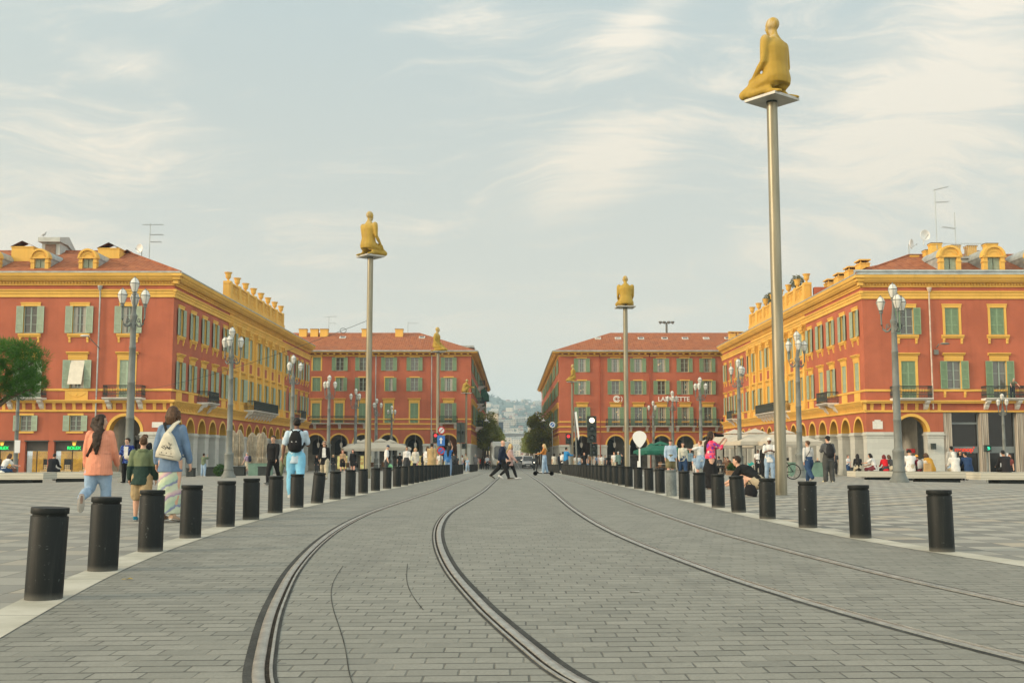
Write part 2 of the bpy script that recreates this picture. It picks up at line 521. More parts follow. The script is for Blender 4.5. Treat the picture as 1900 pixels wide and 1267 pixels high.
def _setts(t, b, v):
    x, y, z = t.sep(v)
    # rows run across the track, each row stepped on from the last
    wob = t.m('MULTIPLY', t.m('SUBTRACT', t.noise(v, 0.5, 2, 0.5), 0.5), 0.10)
    w = t.m('DIVIDE', t.m('ADD', t.m('ADD', y, wob), t.m('MULTIPLY', x, -0.045)), 0.150)
    row = t.m('FLOOR', w)
    jit = t.m('MULTIPLY', t.white(t.comb(row, 5.0, 1.0)), 0.10)
    u = t.m('ADD', t.m('ADD', t.m('DIVIDE', x, 0.243), t.m('MULTIPLY', row, 0.37)), jit)
    col = t.m('FLOOR', u)
    cell = t.white(t.comb(col, row, 2.0))
    cell2 = t.white(t.comb(row, col, 9.0))
    n0 = t.m('MULTIPLY', t.m('SUBTRACT', t.noise(v, 14, 3, 0.6), 0.5), 0.05)
    fu = t.m('ADD', t.m('ABSOLUTE', t.m('SUBTRACT', t.m('FRACT', u), 0.5)), n0); fw = t.m('ADD', t.m('ABSOLUTE', t.m('SUBTRACT', t.m('FRACT', w), 0.5)), n0)
    ju, jw = t.m('MULTIPLY', t.ramp(fu, 0.468, 0.49), 0.75), t.ramp(fw, 0.415, 0.47)
    j = t.m('MAXIMUM', ju, jw)
    c = t.mix(cell, (0.19, 0.189, 0.163), (0.255, 0.25, 0.217))
    big = t.noise(v, 0.35, 5, 0.6)
    c = t.mix(t.m('MULTIPLY', t.ramp(big, 0.35, 0.7), 0.45), c, (0.215, 0.212, 0.185))
    fine = t.noise(v, 60, 3, 0.7)
    c = t.mix(t.m('MULTIPLY', t.ramp(fine, 0.4, 0.75), 0.4), c, (0.115, 0.118, 0.105))
    mid = t.noise(v, 11, 4, 0.65)
    c = t.mix(t.m('MULTIPLY', t.ramp(mid, 0.5, 0.75), 0.3), c, (0.30, 0.295, 0.26))
    stain = t.ramp(t.noise(v, 1.1, 5, 0.65), 0.58, 0.75)
    c = t.mix(t.m('MULTIPLY', stain, 0.3), c, (0.13, 0.132, 0.118))
    odd = t.m('GREATER_THAN', t.white(t.comb(col, row, 21.0)), 0.93)
    c = t.mix(t.m('MULTIPLY', odd, 0.3), c, (0.135, 0.138, 0.125))
    gum = t.ramp(t.noise(v, 7.5, 1, 0.4), 0.775, 0.79)
    c = t.mix(t.m('MULTIPLY', gum, 0.55), c, (0.09, 0.09, 0.085))
    run = t.ramp(t.noise(t.mapping(v, scale=(1.0, 0.10, 1)), 1.6, 5, 0.65), 0.5, 0.74)
    c = t.mix(t.m('MULTIPLY', run, 0.42), c, (0.125, 0.125, 0.112))
    depth = t.m('MULTIPLY', j, t.ramp(cell2, 0.0, 1.0, 0.55, 1.0))
    # fine light sand in some of the joints
    sand = t.ramp(t.noise(v, 2.2, 4, 0.6), 0.52, 0.62)
    jc = t.mix(t.m('MULTIPLY', sand, 0.55), (0.03, 0.03, 0.026), (0.28, 0.27, 0.23))
    c = t.mix(t.m('MULTIPLY', depth, t.ramp(y, 20, 80, 0.95, 0.25)), c, jc)
    t.put(b.inputs['Base Color'], c)
    b.inputs['Roughness'].default_value = 0.62
    h = t.m('ADD', t.m('MULTIPLY', j, -1.0), t.m('ADD', t.m('MULTIPLY', cell, 0.5), t.m('MULTIPLY', fine, 0.25)))
    bumped(t, b, h, 0.5, 0.008)
SETTS = mat('tram_road_setts', build=_setts)

def _band(t, b, v):
    x, y, z = t.sep(v)
    f = t.m('ABSOLUTE', t.m('SUBTRACT', t.m('FRACT', t.m('DIVIDE', y, 1.02)), 0.5))
    n = t.noise(v, 2.0, 5, 0.6)
    c = t.mix(t.ramp(n, 0.3, 0.7), (0.36, 0.345, 0.28), (0.50, 0.48, 0.41))
    c = t.mix(t.m('MULTIPLY', t.noise(v, 40, 3, 0.7), 0.25), c, (0.25, 0.24, 0.2))
    c = t.mix(t.ramp(f, 0.492, 0.497), c, (0.12, 0.115, 0.1))
    t.put(b.inputs['Base Color'], c)
BAND = mat('pale_kerb_stone', rough=0.65, build=_band)
ASPH = mat('asphalt', (0.055, 0.056, 0.052), 0.85, (1.5, 0.25), bump=(60, 0.4), fine=(25, 0.3))
ROADF = mat('avenue_paving', (0.19, 0.19, 0.175), 0.8, (0.6, 0.15), fine=(8, 0.15))
RAILM = mat('rail_steel', (0.40, 0.385, 0.34), 0.32, (6, 0.22), metal=0.7, fine=(30, 0.25))
GROOVE = mat('rail_groove_dark', (0.035, 0.028, 0.02), 0.95, (14, 0.5), fine=(45, 0.7))  # flat strip; the shade of a sunk groove is put into its dark brown
JOINT = mat('open_joint', (0.055, 0.055, 0.048), 0.95, (3, 0.6))

def lin(a, b, n):
    return [a + (b - a) * i / n for i in range(n + 1)]

def sheet(mb, xs, ys, zf):
    vs = [(x, y, zf(x, y)) for y in ys for x in xs]
    n = len(xs)
    mb.add(vs, [(j * n + i, j * n + i + 1, (j + 1) * n + i + 1, (j + 1) * n + i) for j in range(len(ys) - 1) for i in range(n - 1)], True)

DD = lin(-3, 10, 26) + lin(10.5, 40, 59)[0:] + lin(41, 110, 69) + lin(113, 200, 29) + lin(210, 420, 21)
def strip(mb, la, lb, ys, dz, n=1):
    """a sheet between two lines X(d)"""
    vs, fs = [], []
    for y in ys:
        a, b = la(y), lb(y)
        for i in range(n + 1):
            x = a + (b - a) * i / n
            vs.append((x, y, zg(x, y) + dz))
    for j in range(len(ys) - 1):
        for i in range(n):
            fs.append((j * (n + 1) + i, j * (n + 1) + i + 1, (j + 1) * (n + 1) + i + 1, (j + 1) * (n + 1) + i))
    mb.add(vs, fs, True)

mb = MB()
sheet(mb, [-1900, -900, -300, -120, -60, -40] + lin(-34, 34, 68) + [40, 60, 120, 300, 900, 1900],
      [-90, -20] + lin(0, 200, 200) + [230, 280, 400, 700, 1300, 2200, 3550], zg)
ground = struct(mb.build('ground', PLAZA))
bl = lambda y: interp(BOL_L, y); br = lambda y: interp(BOL_R, y)
mb = MB(); strip(mb, lambda y: bl(y) + 0.02, lambda y: br(y) - 0.02, [y for y in DD if y <= 160], 0.004, 4)
road = struct(mb.build('road', SETTS))
mb = MB(); strip(mb, lambda y: -6.2, lambda y: 7.0, [160.0] + lin(164, 1300, 70), 0.006, 2)
avenue = struct(mb.build('avenue', ROADF))
for side, (fa, fb) in enumerate(((lambda y: bl(y) - 0.15, lambda y: bl(y) + 0.17), (lambda y: br(y) - 0.17, lambda y: br(y) + 0.15))):
    mb = MB(); strip(mb, fa, fb, [y for y in DD if y <= 110], 0.008)
    struct(mb.build('kerb_band', BAND))

def offset_line(tab, off):
    def f(y):
        e = 0.05
        s = (interp(tab, y + e) - interp(tab, y - e)) / (2 * e)
        return interp(tab, y) + off * math.sqrt(1 + s * s)
    return f
RD = lin(1.8, 30, 141) + lin(31, 100, 69) + lin(104, 330, 57)
def rail(tab, off, sgn, label):
    """grooved tram rail: head on the outside of the gauge, groove and guard lip on the inside"""
    t = thing('tram_rail', label, 'rail', (interp(tab, 8) + off, 8, zg(0, 8)), group='tram rails in the road')
    o = tuple(t.location)
    g = lambda a: offset_line(tab, off + sgn * a)
    def part(name, m, segs, dz):
        mb = MB()
        for (a, b_) in segs:
            lo, hi = (a, b_) if sgn > 0 else (b_, a)
            strip(mb, g(lo), g(hi), RD, dz)
        mb.build(name, m, t, o)
    part('asphalt_joint', ASPH, [(-0.042, -0.001), (0.098, 0.115)], 0.0065)
    mb = MB()
    for prof in ([(0.0, 0.0066), (0.006, 0.013), (0.05, 0.0145), (0.057, 0.0105), (0.0585, 0.0075)], [(0.0795, 0.0075), (0.081, 0.012), (0.095, 0.012), (0.097, 0.0066)]):
        if sgn < 0: prof = prof[::-1]
        n = len(prof)
        lines = [g(a) for a, _ in prof]
        vs = [(l(y), y, zg(l(y), y) + prof[i][1]) for y in RD for i, l in enumerate(lines)]
        mb.add(vs, [(j * n + i, j * n + i + 1, (j + 1) * n + i + 1, (j + 1) * n + i) for j in range(len(RD) - 1) for i in range(n - 1)], True)
    mb.build('rail_head', RAILM, t, o)
    part('groove', GROOVE, [(0.0586, 0.0794)], 0.0068)
rail(RAIL_1, 0.0, 1, 'steel grooved tram rail farthest left, swinging in beside the left bollards')
rail(RAIL_1, 1.46, -1, 'steel grooved tram rail curving past the middle of the road, second from the left')
rail(RAIL_3, 0.0, 1, 'steel grooved tram rail sweeping to the lower right corner, third from the left')
rail(RAIL_3, 1.46, -1, 'steel grooved tram rail farthest right, nearest the right bollards')
mb = MB()
for off, y0, y1 in ((0.44, 4.2, 10.3), (1.03, 7.4, 10.5)):
    ys = lin(y0, y1, 40)
    strip(mb, lambda y: interp(RAIL_1, y) + off + 0.03 * math.sin(y * 1.3) - 0.003, lambda y: interp(RAIL_1, y) + off + 0.03 * math.sin(y * 1.3) + 0.003, ys, 0.0062)
struct(mb.build('road_joint', JOINT))
# ------------------------------------------------------------------ facades
def frame_at(P, ang):
    """local frame of a facade: x along it, y outward, z up; ang = heading of the outward normal (0 = +Y)"""
    return Matrix.Translation(Vector(P)) @ Matrix.Rotation(ang, 4, 'Z')
FACE_CAM, FACE_E, FACE_W = PI, -PI / 2, PI / 2      # outward normal -Y, +X, -X

def wall_grid(mb, u0, u1, z0, z1, holes, y=0.0):
    us = sorted({u0, u1} | {h[0] for h in holes} | {h[1] for h in holes})
    zs = sorted({z0, z1} | {h[2] for h in holes} | {h[3] for h in holes})
    us = [u for u in us if u0 <= u <= u1]; zs = [z for z in zs if z0 <= z <= z1]
    for i in range(len(us) - 1):
        for j in range(len(zs) - 1):
            cu, cz = (us[i] + us[i + 1]) / 2, (zs[j] + zs[j + 1]) / 2
            if any(a < cu < b and c < cz < d for a, b, c, d in holes):
                continue
            mb.add([(us[i], y, zs[j]), (us[i + 1], y, zs[j]), (us[i + 1], y, zs[j + 1]), (us[i], y, zs[j + 1])], [(0, 1, 2, 3)])

def arc(cx, zs, r, n=14, rev=False):
    p = [(cx - r * math.cos(PI * i / n), zs + r * math.sin(PI * i / n)) for i in range(n + 1)]
    return p[::-1] if rev else p

def arch_wall(mb, uL, uR, zs, zt, cx, r):
    a = arc(cx, zs, r)
    n = len(a)
    # fan strips between the arc and the top edge, so no concave faces
    vs, fs = [], []
    for i, (u, z) in enumerate(a):
        vs.append((u, 0, z)); vs.append((u, 0, zt))
    for i in range(n - 1):
        fs.append((2 * i, 2 * i + 2, 2 * i + 3, 2 * i + 1))
    mb.add(vs, fs)
    if cx - r - uL > 0.001:
        mb.add([(uL, 0, zs), (cx - r, 0, zs), (cx - r, 0, zt), (uL, 0, zt)], [(0, 1, 2, 3)])
    if uR - cx - r > 0.001:
        mb.add([(cx + r, 0, zs), (uR, 0, zs), (uR, 0, zt), (cx + r, 0, zt)], [(0, 1, 2, 3)])

def arch_mesh(r, ring, depth, drop=0.0):
    """ring round the opening, and its soffit"""
    mb = MB()
    n = 18
    o, i_ = arc(0, 0, r + ring, n), arc(0, 0, r, n)
    vs = [(u, 0.035, z) for u, z in o] + [(u, 0.035, z) for u, z in i_]
    fs = [(k, k + 1, n + 2 + k, n + 1 + k) for k in range(n)]
    mb.add(vs, fs)
    mb.add([(u, 0.035, z) for u, z in o] + [(u, -0.01, z) for u, z in o], [(k, k + 1, n + 2 + k, n + 1 + k) for k in range(n)], True)
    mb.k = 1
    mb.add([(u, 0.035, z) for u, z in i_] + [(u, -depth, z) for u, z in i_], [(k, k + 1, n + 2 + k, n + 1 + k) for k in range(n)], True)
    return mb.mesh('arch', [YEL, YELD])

def pier_mesh(w, depth, h):
    mb = MB()
    mb.box(-w / 2, w / 2, -depth, 0.0, -0.3, h - 0.34)
    mb.box(-w / 2 - 0.05, w / 2 + 0.05, -depth - 0.05, 0.05, -0.3, 0.32)
    mb.box(-w / 2 - 0.04, w / 2 + 0.04, -depth - 0.04, 0.04, h - 0.5, h - 0.42)
    mb.box(-w / 2 - 0.05, w / 2 + 0.05, -depth - 0.05, 0.05, h - 0.341, h - 0.26)
    mb.box(-w / 2 - 0.11, w / 2 + 0.11, -depth - 0.11, 0.11, h - 0.26, h - 0.16)
    mb.box(-w / 2 - 0.03, w / 2 + 0.03, -depth - 0.03, 0.03, h - 0.16, h)
    return mb.mesh('pier', [MARB])

def extr(mb, prof, u0, u1):
    """a moulding: profile of (y, z) run along the wall"""
    mb.prism(prof, u0, u1, 'x')

# ------------------------------------------------------------------ windows
WM = {}
def shutter_meshes(w, h, deep):
    key = ('s', round(w, 3), round(h, 3), deep)
    if key not in WM:
        mb = MB()
        f = 0.06
        mb.k = 1
        mb.box(0, f, 0, 0.05, 0, h); mb.box(w - f, w, 0, 0.05, 0, h)
        for z in (0, h * 0.335, h * 0.667, h - f):
            mb.box(f, w - f, 0, 0.05, z, z + f)
        mb.k = 0
        mb.box(f, w - f, 0.008, 0.036, f, h - f)
        WM[key] = mb.mesh('shutter', [SHUTD, SHUFD] if deep else [SHUT, SHUF])
    return WM[key]

def window(parent, F, u, z, w, h, style, state='open', deep=False, rng=random, room=None, blind=False):
    """casing (the window itself) > frame, pane, shutter; F = facade frame relative to parent"""
    key = ('w', style, round(w, 3), round(h, 3), state == 'closed')
    rec = 0.24
    if key not in WM:
        mb = MB()
        c = 0.13
        full = style in ('hood', 'full') or state == 'closed'
        cw = 0.2 if full else 0.10
        # reveals
        for (a, b_) in ((-w / 2, -w / 2 - 0.01), (w / 2, w / 2 + 0.01)):
            mb.add([(a, 0.03, 0), (a, -rec, 0), (a, -rec, h), (a, 0.03, h)], [(0, 1, 2, 3)])
        mb.add([(-w / 2, 0.03, h), (w / 2, 0.03, h), (w / 2, -rec, h), (-w / 2, -rec, h)], [(0, 1, 2, 3)])
        mb.add([(-w / 2, 0.03, 0), (w / 2, 0.03, 0), (w / 2, -rec, 0), (-w / 2, -rec, 0)], [(0, 1, 2, 3)])
        mb.box(-w / 2 - cw, -w / 2, -0.01, 0.03, 0, h + (0.0))
        mb.box(w / 2, w / 2 + cw, -0.01, 0.03, 0, h)
        if style == 'hood':
            mb.box(-w / 2 - cw, w / 2 + cw, -0.01, 0.045, h, h + 0.16)
            mb.box(-w / 2 - cw - 0.02, w / 2 + cw + 0.02, -0.01, 0.08, h + 0.16, h + 0.46)
            for k in range(9):
                a = -w / 2 - cw + 0.04 + k * (w + 2 * cw - 0.2) / 8
                mb.box(a, a + 0.09, 0.08, 0.10, h + 0.36, h + 0.455)
            mb.prism([(-0.01, h + 0.46), (0.12, h + 0.46), (0.22, h + 0.58), (0.28, h + 0.60), (0.28, h + 0.68), (-0.01, h + 0.7)], -w / 2 - cw - 0.14, w / 2 + cw + 0.14, 'x')
        elif style in ('sill', 'full'):
            mb.box(-w / 2 - 0.24, w / 2 + 0.24, -0.01, 0.06, h, h + 0.22)
            mb.box(-w / 2 - 0.27, w / 2 + 0.27, -0.01, 0.10, h + 0.22, h + 0.32)
        else:
            mb.box(-w / 2 - 0.16, w / 2 + 0.16, -0.01, 0.05, h, h + 0.17)
        if style in ('sill', 'full'):
            mb.prism([(-0.01, -0.34), (0.08, -0.34), (0.16, -0.2), (0.2, -0.18), (0.2, -0.06), (-0.01, -0.02)], -w / 2 - 0.36, w / 2 + 0.36, 'x')
            for sg in (-1, 1):
                a = sg * (w / 2 + 0.17)
                mb.prism([(-0.01, -0.34), (0.13, -0.34), (0.13, -0.5), (0.075, -0.62), (0.075, -0.74), (0.03, -0.8), (-0.01, -0.8)], a - 0.085, a + 0.085, 'x')
        elif style == 'plain':
            mb.box(-w / 2 - 0.22, w / 2 + 0.22, -0.01, 0.12, -0.17, -0.03)
        WM[key] = mb.mesh('window', [YEL])
    root = put('window', WM[key], parent, mtx=F @ Matrix.Translation((u, 0, z)))
    I = Matrix.Identity(4)
    fk = ('f', round(w, 3), round(h, 3))
    if fk not in WM:
        mb = MB()
        for a in (-w / 2, w / 2 - 0.07):
            mb.box(a, a + 0.07, -rec + 0.02, -rec + 0.09, 0, h)
        mb.box(-0.06, 0.06, -rec + 0.02, -rec + 0.1, 0.07, h - 0.07)
        mb.box(-w / 2 + 0.07, w / 2 - 0.07, -rec + 0.02, -rec + 0.09, 0, 0.09)
        mb.box(-w / 2 + 0.07, w / 2 - 0.07, -rec + 0.02, -rec + 0.09, h - 0.08, h)
        for k in (1, 2):
            z_ = h * k / 3
            for a, b_ in ((-w / 2 + 0.07, -0.06), (0.06, w / 2 - 0.07)):
                mb.box(a, b_, -rec + 0.03, -rec + 0.07, z_ - 0.02, z_ + 0.02)
        WM[fk] = mb.mesh('frame', [JOIN])
        mb = MB()
        mb.box(-w / 2 + 0.03, w / 2 - 0.03, -rec + 0.03, -rec + 0.045, 0.03, h - 0.03)
        WM[('p',) + fk[1:]] = mb.mesh('pane', [GLASS])
        mb = MB()
        mb.box(-w / 2, w / 2, -0.6, -0.59, 0, h)
        WM[('d',) + fk[1:]] = mb.mesh('room', [DARKROOM])
    if state != 'closed':
        put('frame', WM[fk], root, mtx=I)
        put('pane', WM[('p',) + fk[1:]], root, mtx=I)
    if blind:
        mb = MB()
        mb.add([(-w / 2 + 0.02, 0.02, h - 0.02), (w / 2 - 0.02, 0.02, h - 0.02), (w / 2 - 0.02, 0.62, 0.32), (-w / 2 + 0.02, 0.62, 0.32)], [(0, 1, 2, 3)])
        mb.tube([(-w / 2 + 0.02, 0.62, 0.32), (w / 2 - 0.02, 0.62, 0.32)], 0.02, 6)
        put('sun_blind', mb.mesh('sun_blind', [mat('cream_canvas', (0.62, 0.57, 0.47), 0.8, (2, 0.08))]), root, mtx=I)
    sw = w / 2
    sm = shutter_meshes(sw, h - 0.02, deep)
    if state == 'closed':
        for sg in (-1, 1):
            put('shutter', sm, root, mtx=Matrix.Translation((-w / 2 if sg < 0 else 0.0, -0.08, 0.01)))
    else:
        for sg in (-1, 1):
            if state == 'half' and sg == 1:
                put('shutter', sm, root, mtx=Matrix.Translation((0.0, -0.08, 0.01)))
                continue
            a = rng.uniform(0.02, 0.16) if state == 'open' else rng.uniform(0.35, 0.8)
            if sg < 0:
                M = Matrix.Translation((-w / 2, 0.06, 0.01)) @ Matrix.Rotation(-a, 4, 'Z') @ Matrix.Translation((-sw, 0, 0))
            else:
                M = Matrix.Translation((w / 2, 0.06, 0.01)) @ Matrix.Rotation(a, 4, 'Z')
            put('shutter', sm, root, mtx=M)
    return root

def railing_mesh(w, d, h=1.0):
    mb = MB()
    def run(a, b_):
        a, b_ = Vector(a), Vector(b_)
        L = (b_ - a).length
        n = max(2, int(L / 0.13))
        for z, r in ((h, 0.028), (h - 0.14, 0.014), (0.1, 0.016)):
            mb.tube([a + Vector((0, 0, z)), b_ + Vector((0, 0, z))], r, 5)
        for k in range(n + 1):
            p = a.lerp(b_, k / n)
            mb.tube([p, p + Vector((0, 0, h * 0.45)), p + Vector((0, 0, h))], [0.012, 0.02, 0.012], 4, caps=False)
            if k < n:
                q = a.lerp(b_, (k + 0.5) / n)
                mb.ball((q.x, q.y, h - 0.07), 0.035, 5, 4)
                mb.ball((q.x, q.y, 0.3), (0.04, 0.02, 0.07), 5, 4)
    run((-w / 2, d, 0), (w / 2, d, 0)); run((-w / 2, 0, 0), (-w / 2, d, 0)); run((w / 2, 0, 0), (w / 2, d, 0))
    return mb.mesh('railing', [IRON])

def balcony(parent, F, u, z, w, d=1.05, nb=2, hr=1.0, thin=False):
    key = ('b', w, d, hr, thin)
    if key not in WM:
        mb = MB()
        mb.prism([(-0.02, -0.12 if thin else -0.2), (d - 0.14, -0.12 if thin else -0.2), (d + 0.04, -0.1), (d + 0.1, -0.06), (d + 0.1, 0), (-0.02, 0)], -w / 2, w / 2, 'x')
        WM[key] = mb.mesh('balcony', [WHITE])
        WM[('r',) + key[1:]] = railing_mesh(w - 0.12, d, hr)
        mb = MB()
        mb.prism([(-0.02, 0), (d * 0.85, 0), (d * 0.85, -0.1), (d * 0.7, -0.24), (d * 0.45, -0.3), (d * 0.35, -0.5), (0.06, -0.72), (-0.02, -0.74)], -0.17, 0.17, 'x')
        WM[('c', d)] = mb.mesh('corbel', [WHITE])
    b = put('balcony', WM[key], parent, mtx=F @ Matrix.Translation((u, 0, z)))
    put('railing', WM[('r',) + key[1:]], b, mtx=Matrix.Identity(4))
    for k in range(nb):
        a = (-w / 2 + 0.35) + (w - 0.7) * k / max(1, nb - 1)
        put('corbel', WM[('c', d)], b, mtx=Matrix.Translation((a, 0, -0.12 if thin else -0.2)))
    return b

def scroll_frieze(mb, u0, u1, z0, z1, pitch, y=0.06):
    n = max(1, int((u1 - u0) / pitch))
    for k in range(n + 1):
        a = u0 + (u1 - u0) * k / n
        h = z1 - z0
        mb.prism([(0, z0), (y * 0.9, z0 + h * 0.02), (y * 1.2, z0 + h * 0.2), (y * 1.6, z0 + h * 0.42), (y * 3.4, z0 + h * 0.7), (y * 4.4, z0 + h * 0.84), (y * 4.4, z1), (0, z1)], a - 0.13, a + 0.13, 'x')

def cornice(mb, u0, u1, ret=0.0):
    """crowning cornice of the near buildings, with dentils"""
    extr(mb, [(0, 14.95), (0.10, 14.95), (0.10, 15.22), (0.16, 15.26), (0.16, 15.4), (0.26, 15.52), (0.26, 15.6), (0, 15.62)], u0, u1)
    extr(mb, [(0, 15.95), (0.12, 15.95), (0.12, 16.06), (0, 16.06)], u0, u1)
    extr(mb, [(0, 16.06), (0.10, 16.06), (0.10, 16.26), (0.42, 16.3), (0.62, 16.5), (0.62, 16.56), (0.74, 16.66), (0.80, 16.84), (0.80, 16.9), (0, 16.9)], u0, u1)
    n = int((u1 - u0) / 0.26)
    for k in range(n):
        a = u0 + (k + 0.25) * (u1 - u0) / n
        mb.box(a, a + 0.13, 0.09, 0.24, 16.10, 16.24)

def hip_roof(mb, x0, y0, sx, sy, front, side, depth, ze, zr, over=0.55):
    """roof of the corner block: front wing along sx, side wing along sy (signs), meeting at the corner (x0, y0)"""
    def P(a, b, z): return (x0 + sx * a, y0 + sy * b, z)
    h = depth / 2
    e = -over
    mb.poly([P(e, e, ze), P(front, e, ze), P(front, h, zr), P(h, h, zr)])
    mb.poly([P(e, e, ze), P(e, side + over, ze), P(h, side - h, zr), P(h, h, zr)])
    mb.poly([P(e, side + over, ze), P(depth, side + over, ze), P(h, side - h, zr)])
    mb.poly([P(h, h, zr), P(front, h, zr), P(front, depth, ze), P(depth, depth, ze)])
    mb.poly([P(h, h, zr), P(h, side - h, zr), P(depth, side + over, ze), P(depth, depth, ze)])
    for a, b in ((P(e, e, ze), P(h, h, zr)), (P(h, h, zr), P(front, h, zr)), (P(h, h, zr), P(h, side - h, zr))):
        mb.tube([a, b], 0.11, 6)

def dormer_mesh():
    """arched dormer: face at y=0, opening 1.05 x 1.6"""
    mb = MB()
    w, h = 0.52, 1.62
    for s in (-1, 1):
        mb.box(min(s * w, s * 0.86), max(s * w, s * 0.86), -0.5, 0.0, 0, h + 0.02)
        mb.box(min(s * (w - 0.02), s * 0.93), max(s * (w - 0.02), s * 0.93), -0.5, 0.06, h - 0.42, h - 0.34)
    mb.prism([(-0.98, h), (0.98, h), (0.98, h + 0.12), (-0.98, h + 0.12)], -0.5, 0.1, 'y')
    a = arc(0, h + 0.1, 0.86, 14)
    mb.prism(a, -0.5, -0.02, 'y')
    o, i_ = arc(0, h + 0.1, 0.93, 14), arc(0, h + 0.1, 0.74, 14)
    n = 14
    for k in range(n):
        vs = [(*p, 0) for p in (o[k], o[k + 1], i_[k + 1], i_[k])]
        mb.add([(p[0], -0.6, p[1]) for p in vs] + [(p[0], 0.14, p[1]) for p in vs], [(4, 5, 6, 7), (0, 1, 5, 4), (3, 2, 6, 7)])
    o, i_ = arc(0, h + 0.1, 0.5, 10), arc(0, h + 0.1, 0.42, 10)
    for k in range(10):
        vs = [o[k], o[k + 1], i_[k + 1], i_[k]]
        mb.add([(p[0], -0.02, p[1]) for p in vs] + [(p[0], 0.03, p[1]) for p in vs], [(4, 5, 6, 7), (0, 1, 5, 4), (3, 2, 6, 7)])
    face = mb.mesh('dormer', [YEL])
    mb = MB()
    a = arc(0, h + 0.1, 0.9, 12)
    mb.add([(p[0], -0.5, p[1]) for p in a] + [(p[0], -4.4, p[1]) for p in a], [(k, k + 1, 14 + k, 13 + k) for k in range(12)], True)
    for s in (-1, 1):
        mb.poly([(s * 0.84, -0.5, 0), (s * 0.84, -4.4, h + 0.2), (s * 0.84, -0.5, h + 0.2)])
        mb.tube([(s * 0.9, -0.45, 0.06), (s * 0.9, -4.2, h + 0.1)], 0.08, 5)
    roof = mb.mesh('dormer_roof', [ZINC])
    mb = MB()
    for s in (-1, 1):
        mb.box(min(0.03 * s, s * 0.52), max(0.03 * s, s * 0.52), -0.3, -0.24, 0, h)
    win = mb.mesh('shutter', [SHUT])
    return face, roof, win
DORMER = dormer_mesh()
def dormer(parent, F, u, z, s=1.0):
    d = put('dormer', DORMER[0], parent, mtx=F @ Matrix.Translation((u, 0, z)) @ Matrix.Diagonal((s * 1.06, 1.0, s, 1.0)))
    put('dormer_roof', DORMER[1], d, mtx=Matrix.Identity(4))
    put('shutter', DORMER[2], d, mtx=Matrix.Identity(4))

def chimney(parent, x, y, z, w, d, h, cap='gable'):
    mb = MB(); mb.box(-w / 2, w / 2, -d / 2, d / 2, -1.2, h)
    mb.box(-w / 2 - 0.05, w / 2 + 0.05, -d / 2 - 0.05, d / 2 + 0.05, h - 0.1, h)
    c = put('chimney', mb.mesh('chimney', [YEL]), parent, mtx=Matrix.Translation((x, y, z)))
    mb = MB()
    if cap == 'gable':
        for s in (-1, 1):
            mb.add([(s * w / 2, -d / 2 - 0.1, h), (0, -d / 2 - 0.1, h + 0.4), (0, d / 2 + 0.1, h + 0.4), (s * w / 2, d / 2 + 0.1, h)], [(0, 1, 2, 3)])
            mb.add([(s * (w / 2 + 0.07), -d / 2 - 0.12, h - 0.02), (0, -d / 2 - 0.12, h + 0.48), (0, d / 2 + 0.12, h + 0.48), (s * (w / 2 + 0.07), d / 2 + 0.12, h - 0.02)], [(0, 1, 2, 3)])
        put('chimney_cap', mb.mesh('chimney_cap', [TILE]), c, mtx=Matrix.Identity(4))
    elif cap == 'slab':
        for a in (-1, 1):
            for b in (-1, 1):
                mb.box(a * w * 0.38 - 0.05, a * w * 0.38 + 0.05, b * d * 0.38 - 0.05, b * d * 0.38 + 0.05, h, h + 0.22)
        mb.box(-w / 2 - 0.08, w / 2 + 0.08, -d / 2 - 0.08, d / 2 + 0.08, h + 0.22, h + 0.34)
        put('chimney_cap', mb.mesh('chimney_cap', [YEL]), c, mtx=Matrix.Identity(4))
    else:
        mb.box(-w / 2 - 0.06, w / 2 + 0.06, -d / 2 - 0.06, d / 2 + 0.06, h, h + 0.08)
        put('chimney_cap', mb.mesh('chimney_cap', [mat('weathered_cap', (0.2, 0.13, 0.06), 0.8)]), c, mtx=Matrix.Identity(4))
    return c

def urn_mesh():
    mb = MB()
    mb.lathe([(0.0, 0), (0.26, 0), (0.26, 0.1), (0.16, 0.16), (0.13, 0.26), (0.2, 0.34), (0.34, 0.5), (0.40, 0.62), (0.41, 0.9), (0.46, 1.12), (0.58, 1.26), (0.6, 1.34), (0.5, 1.36), (0.4, 1.28), (0.0, 1.2)], 14)
    return mb.mesh('urn', [YEL])
URN = urn_mesh()

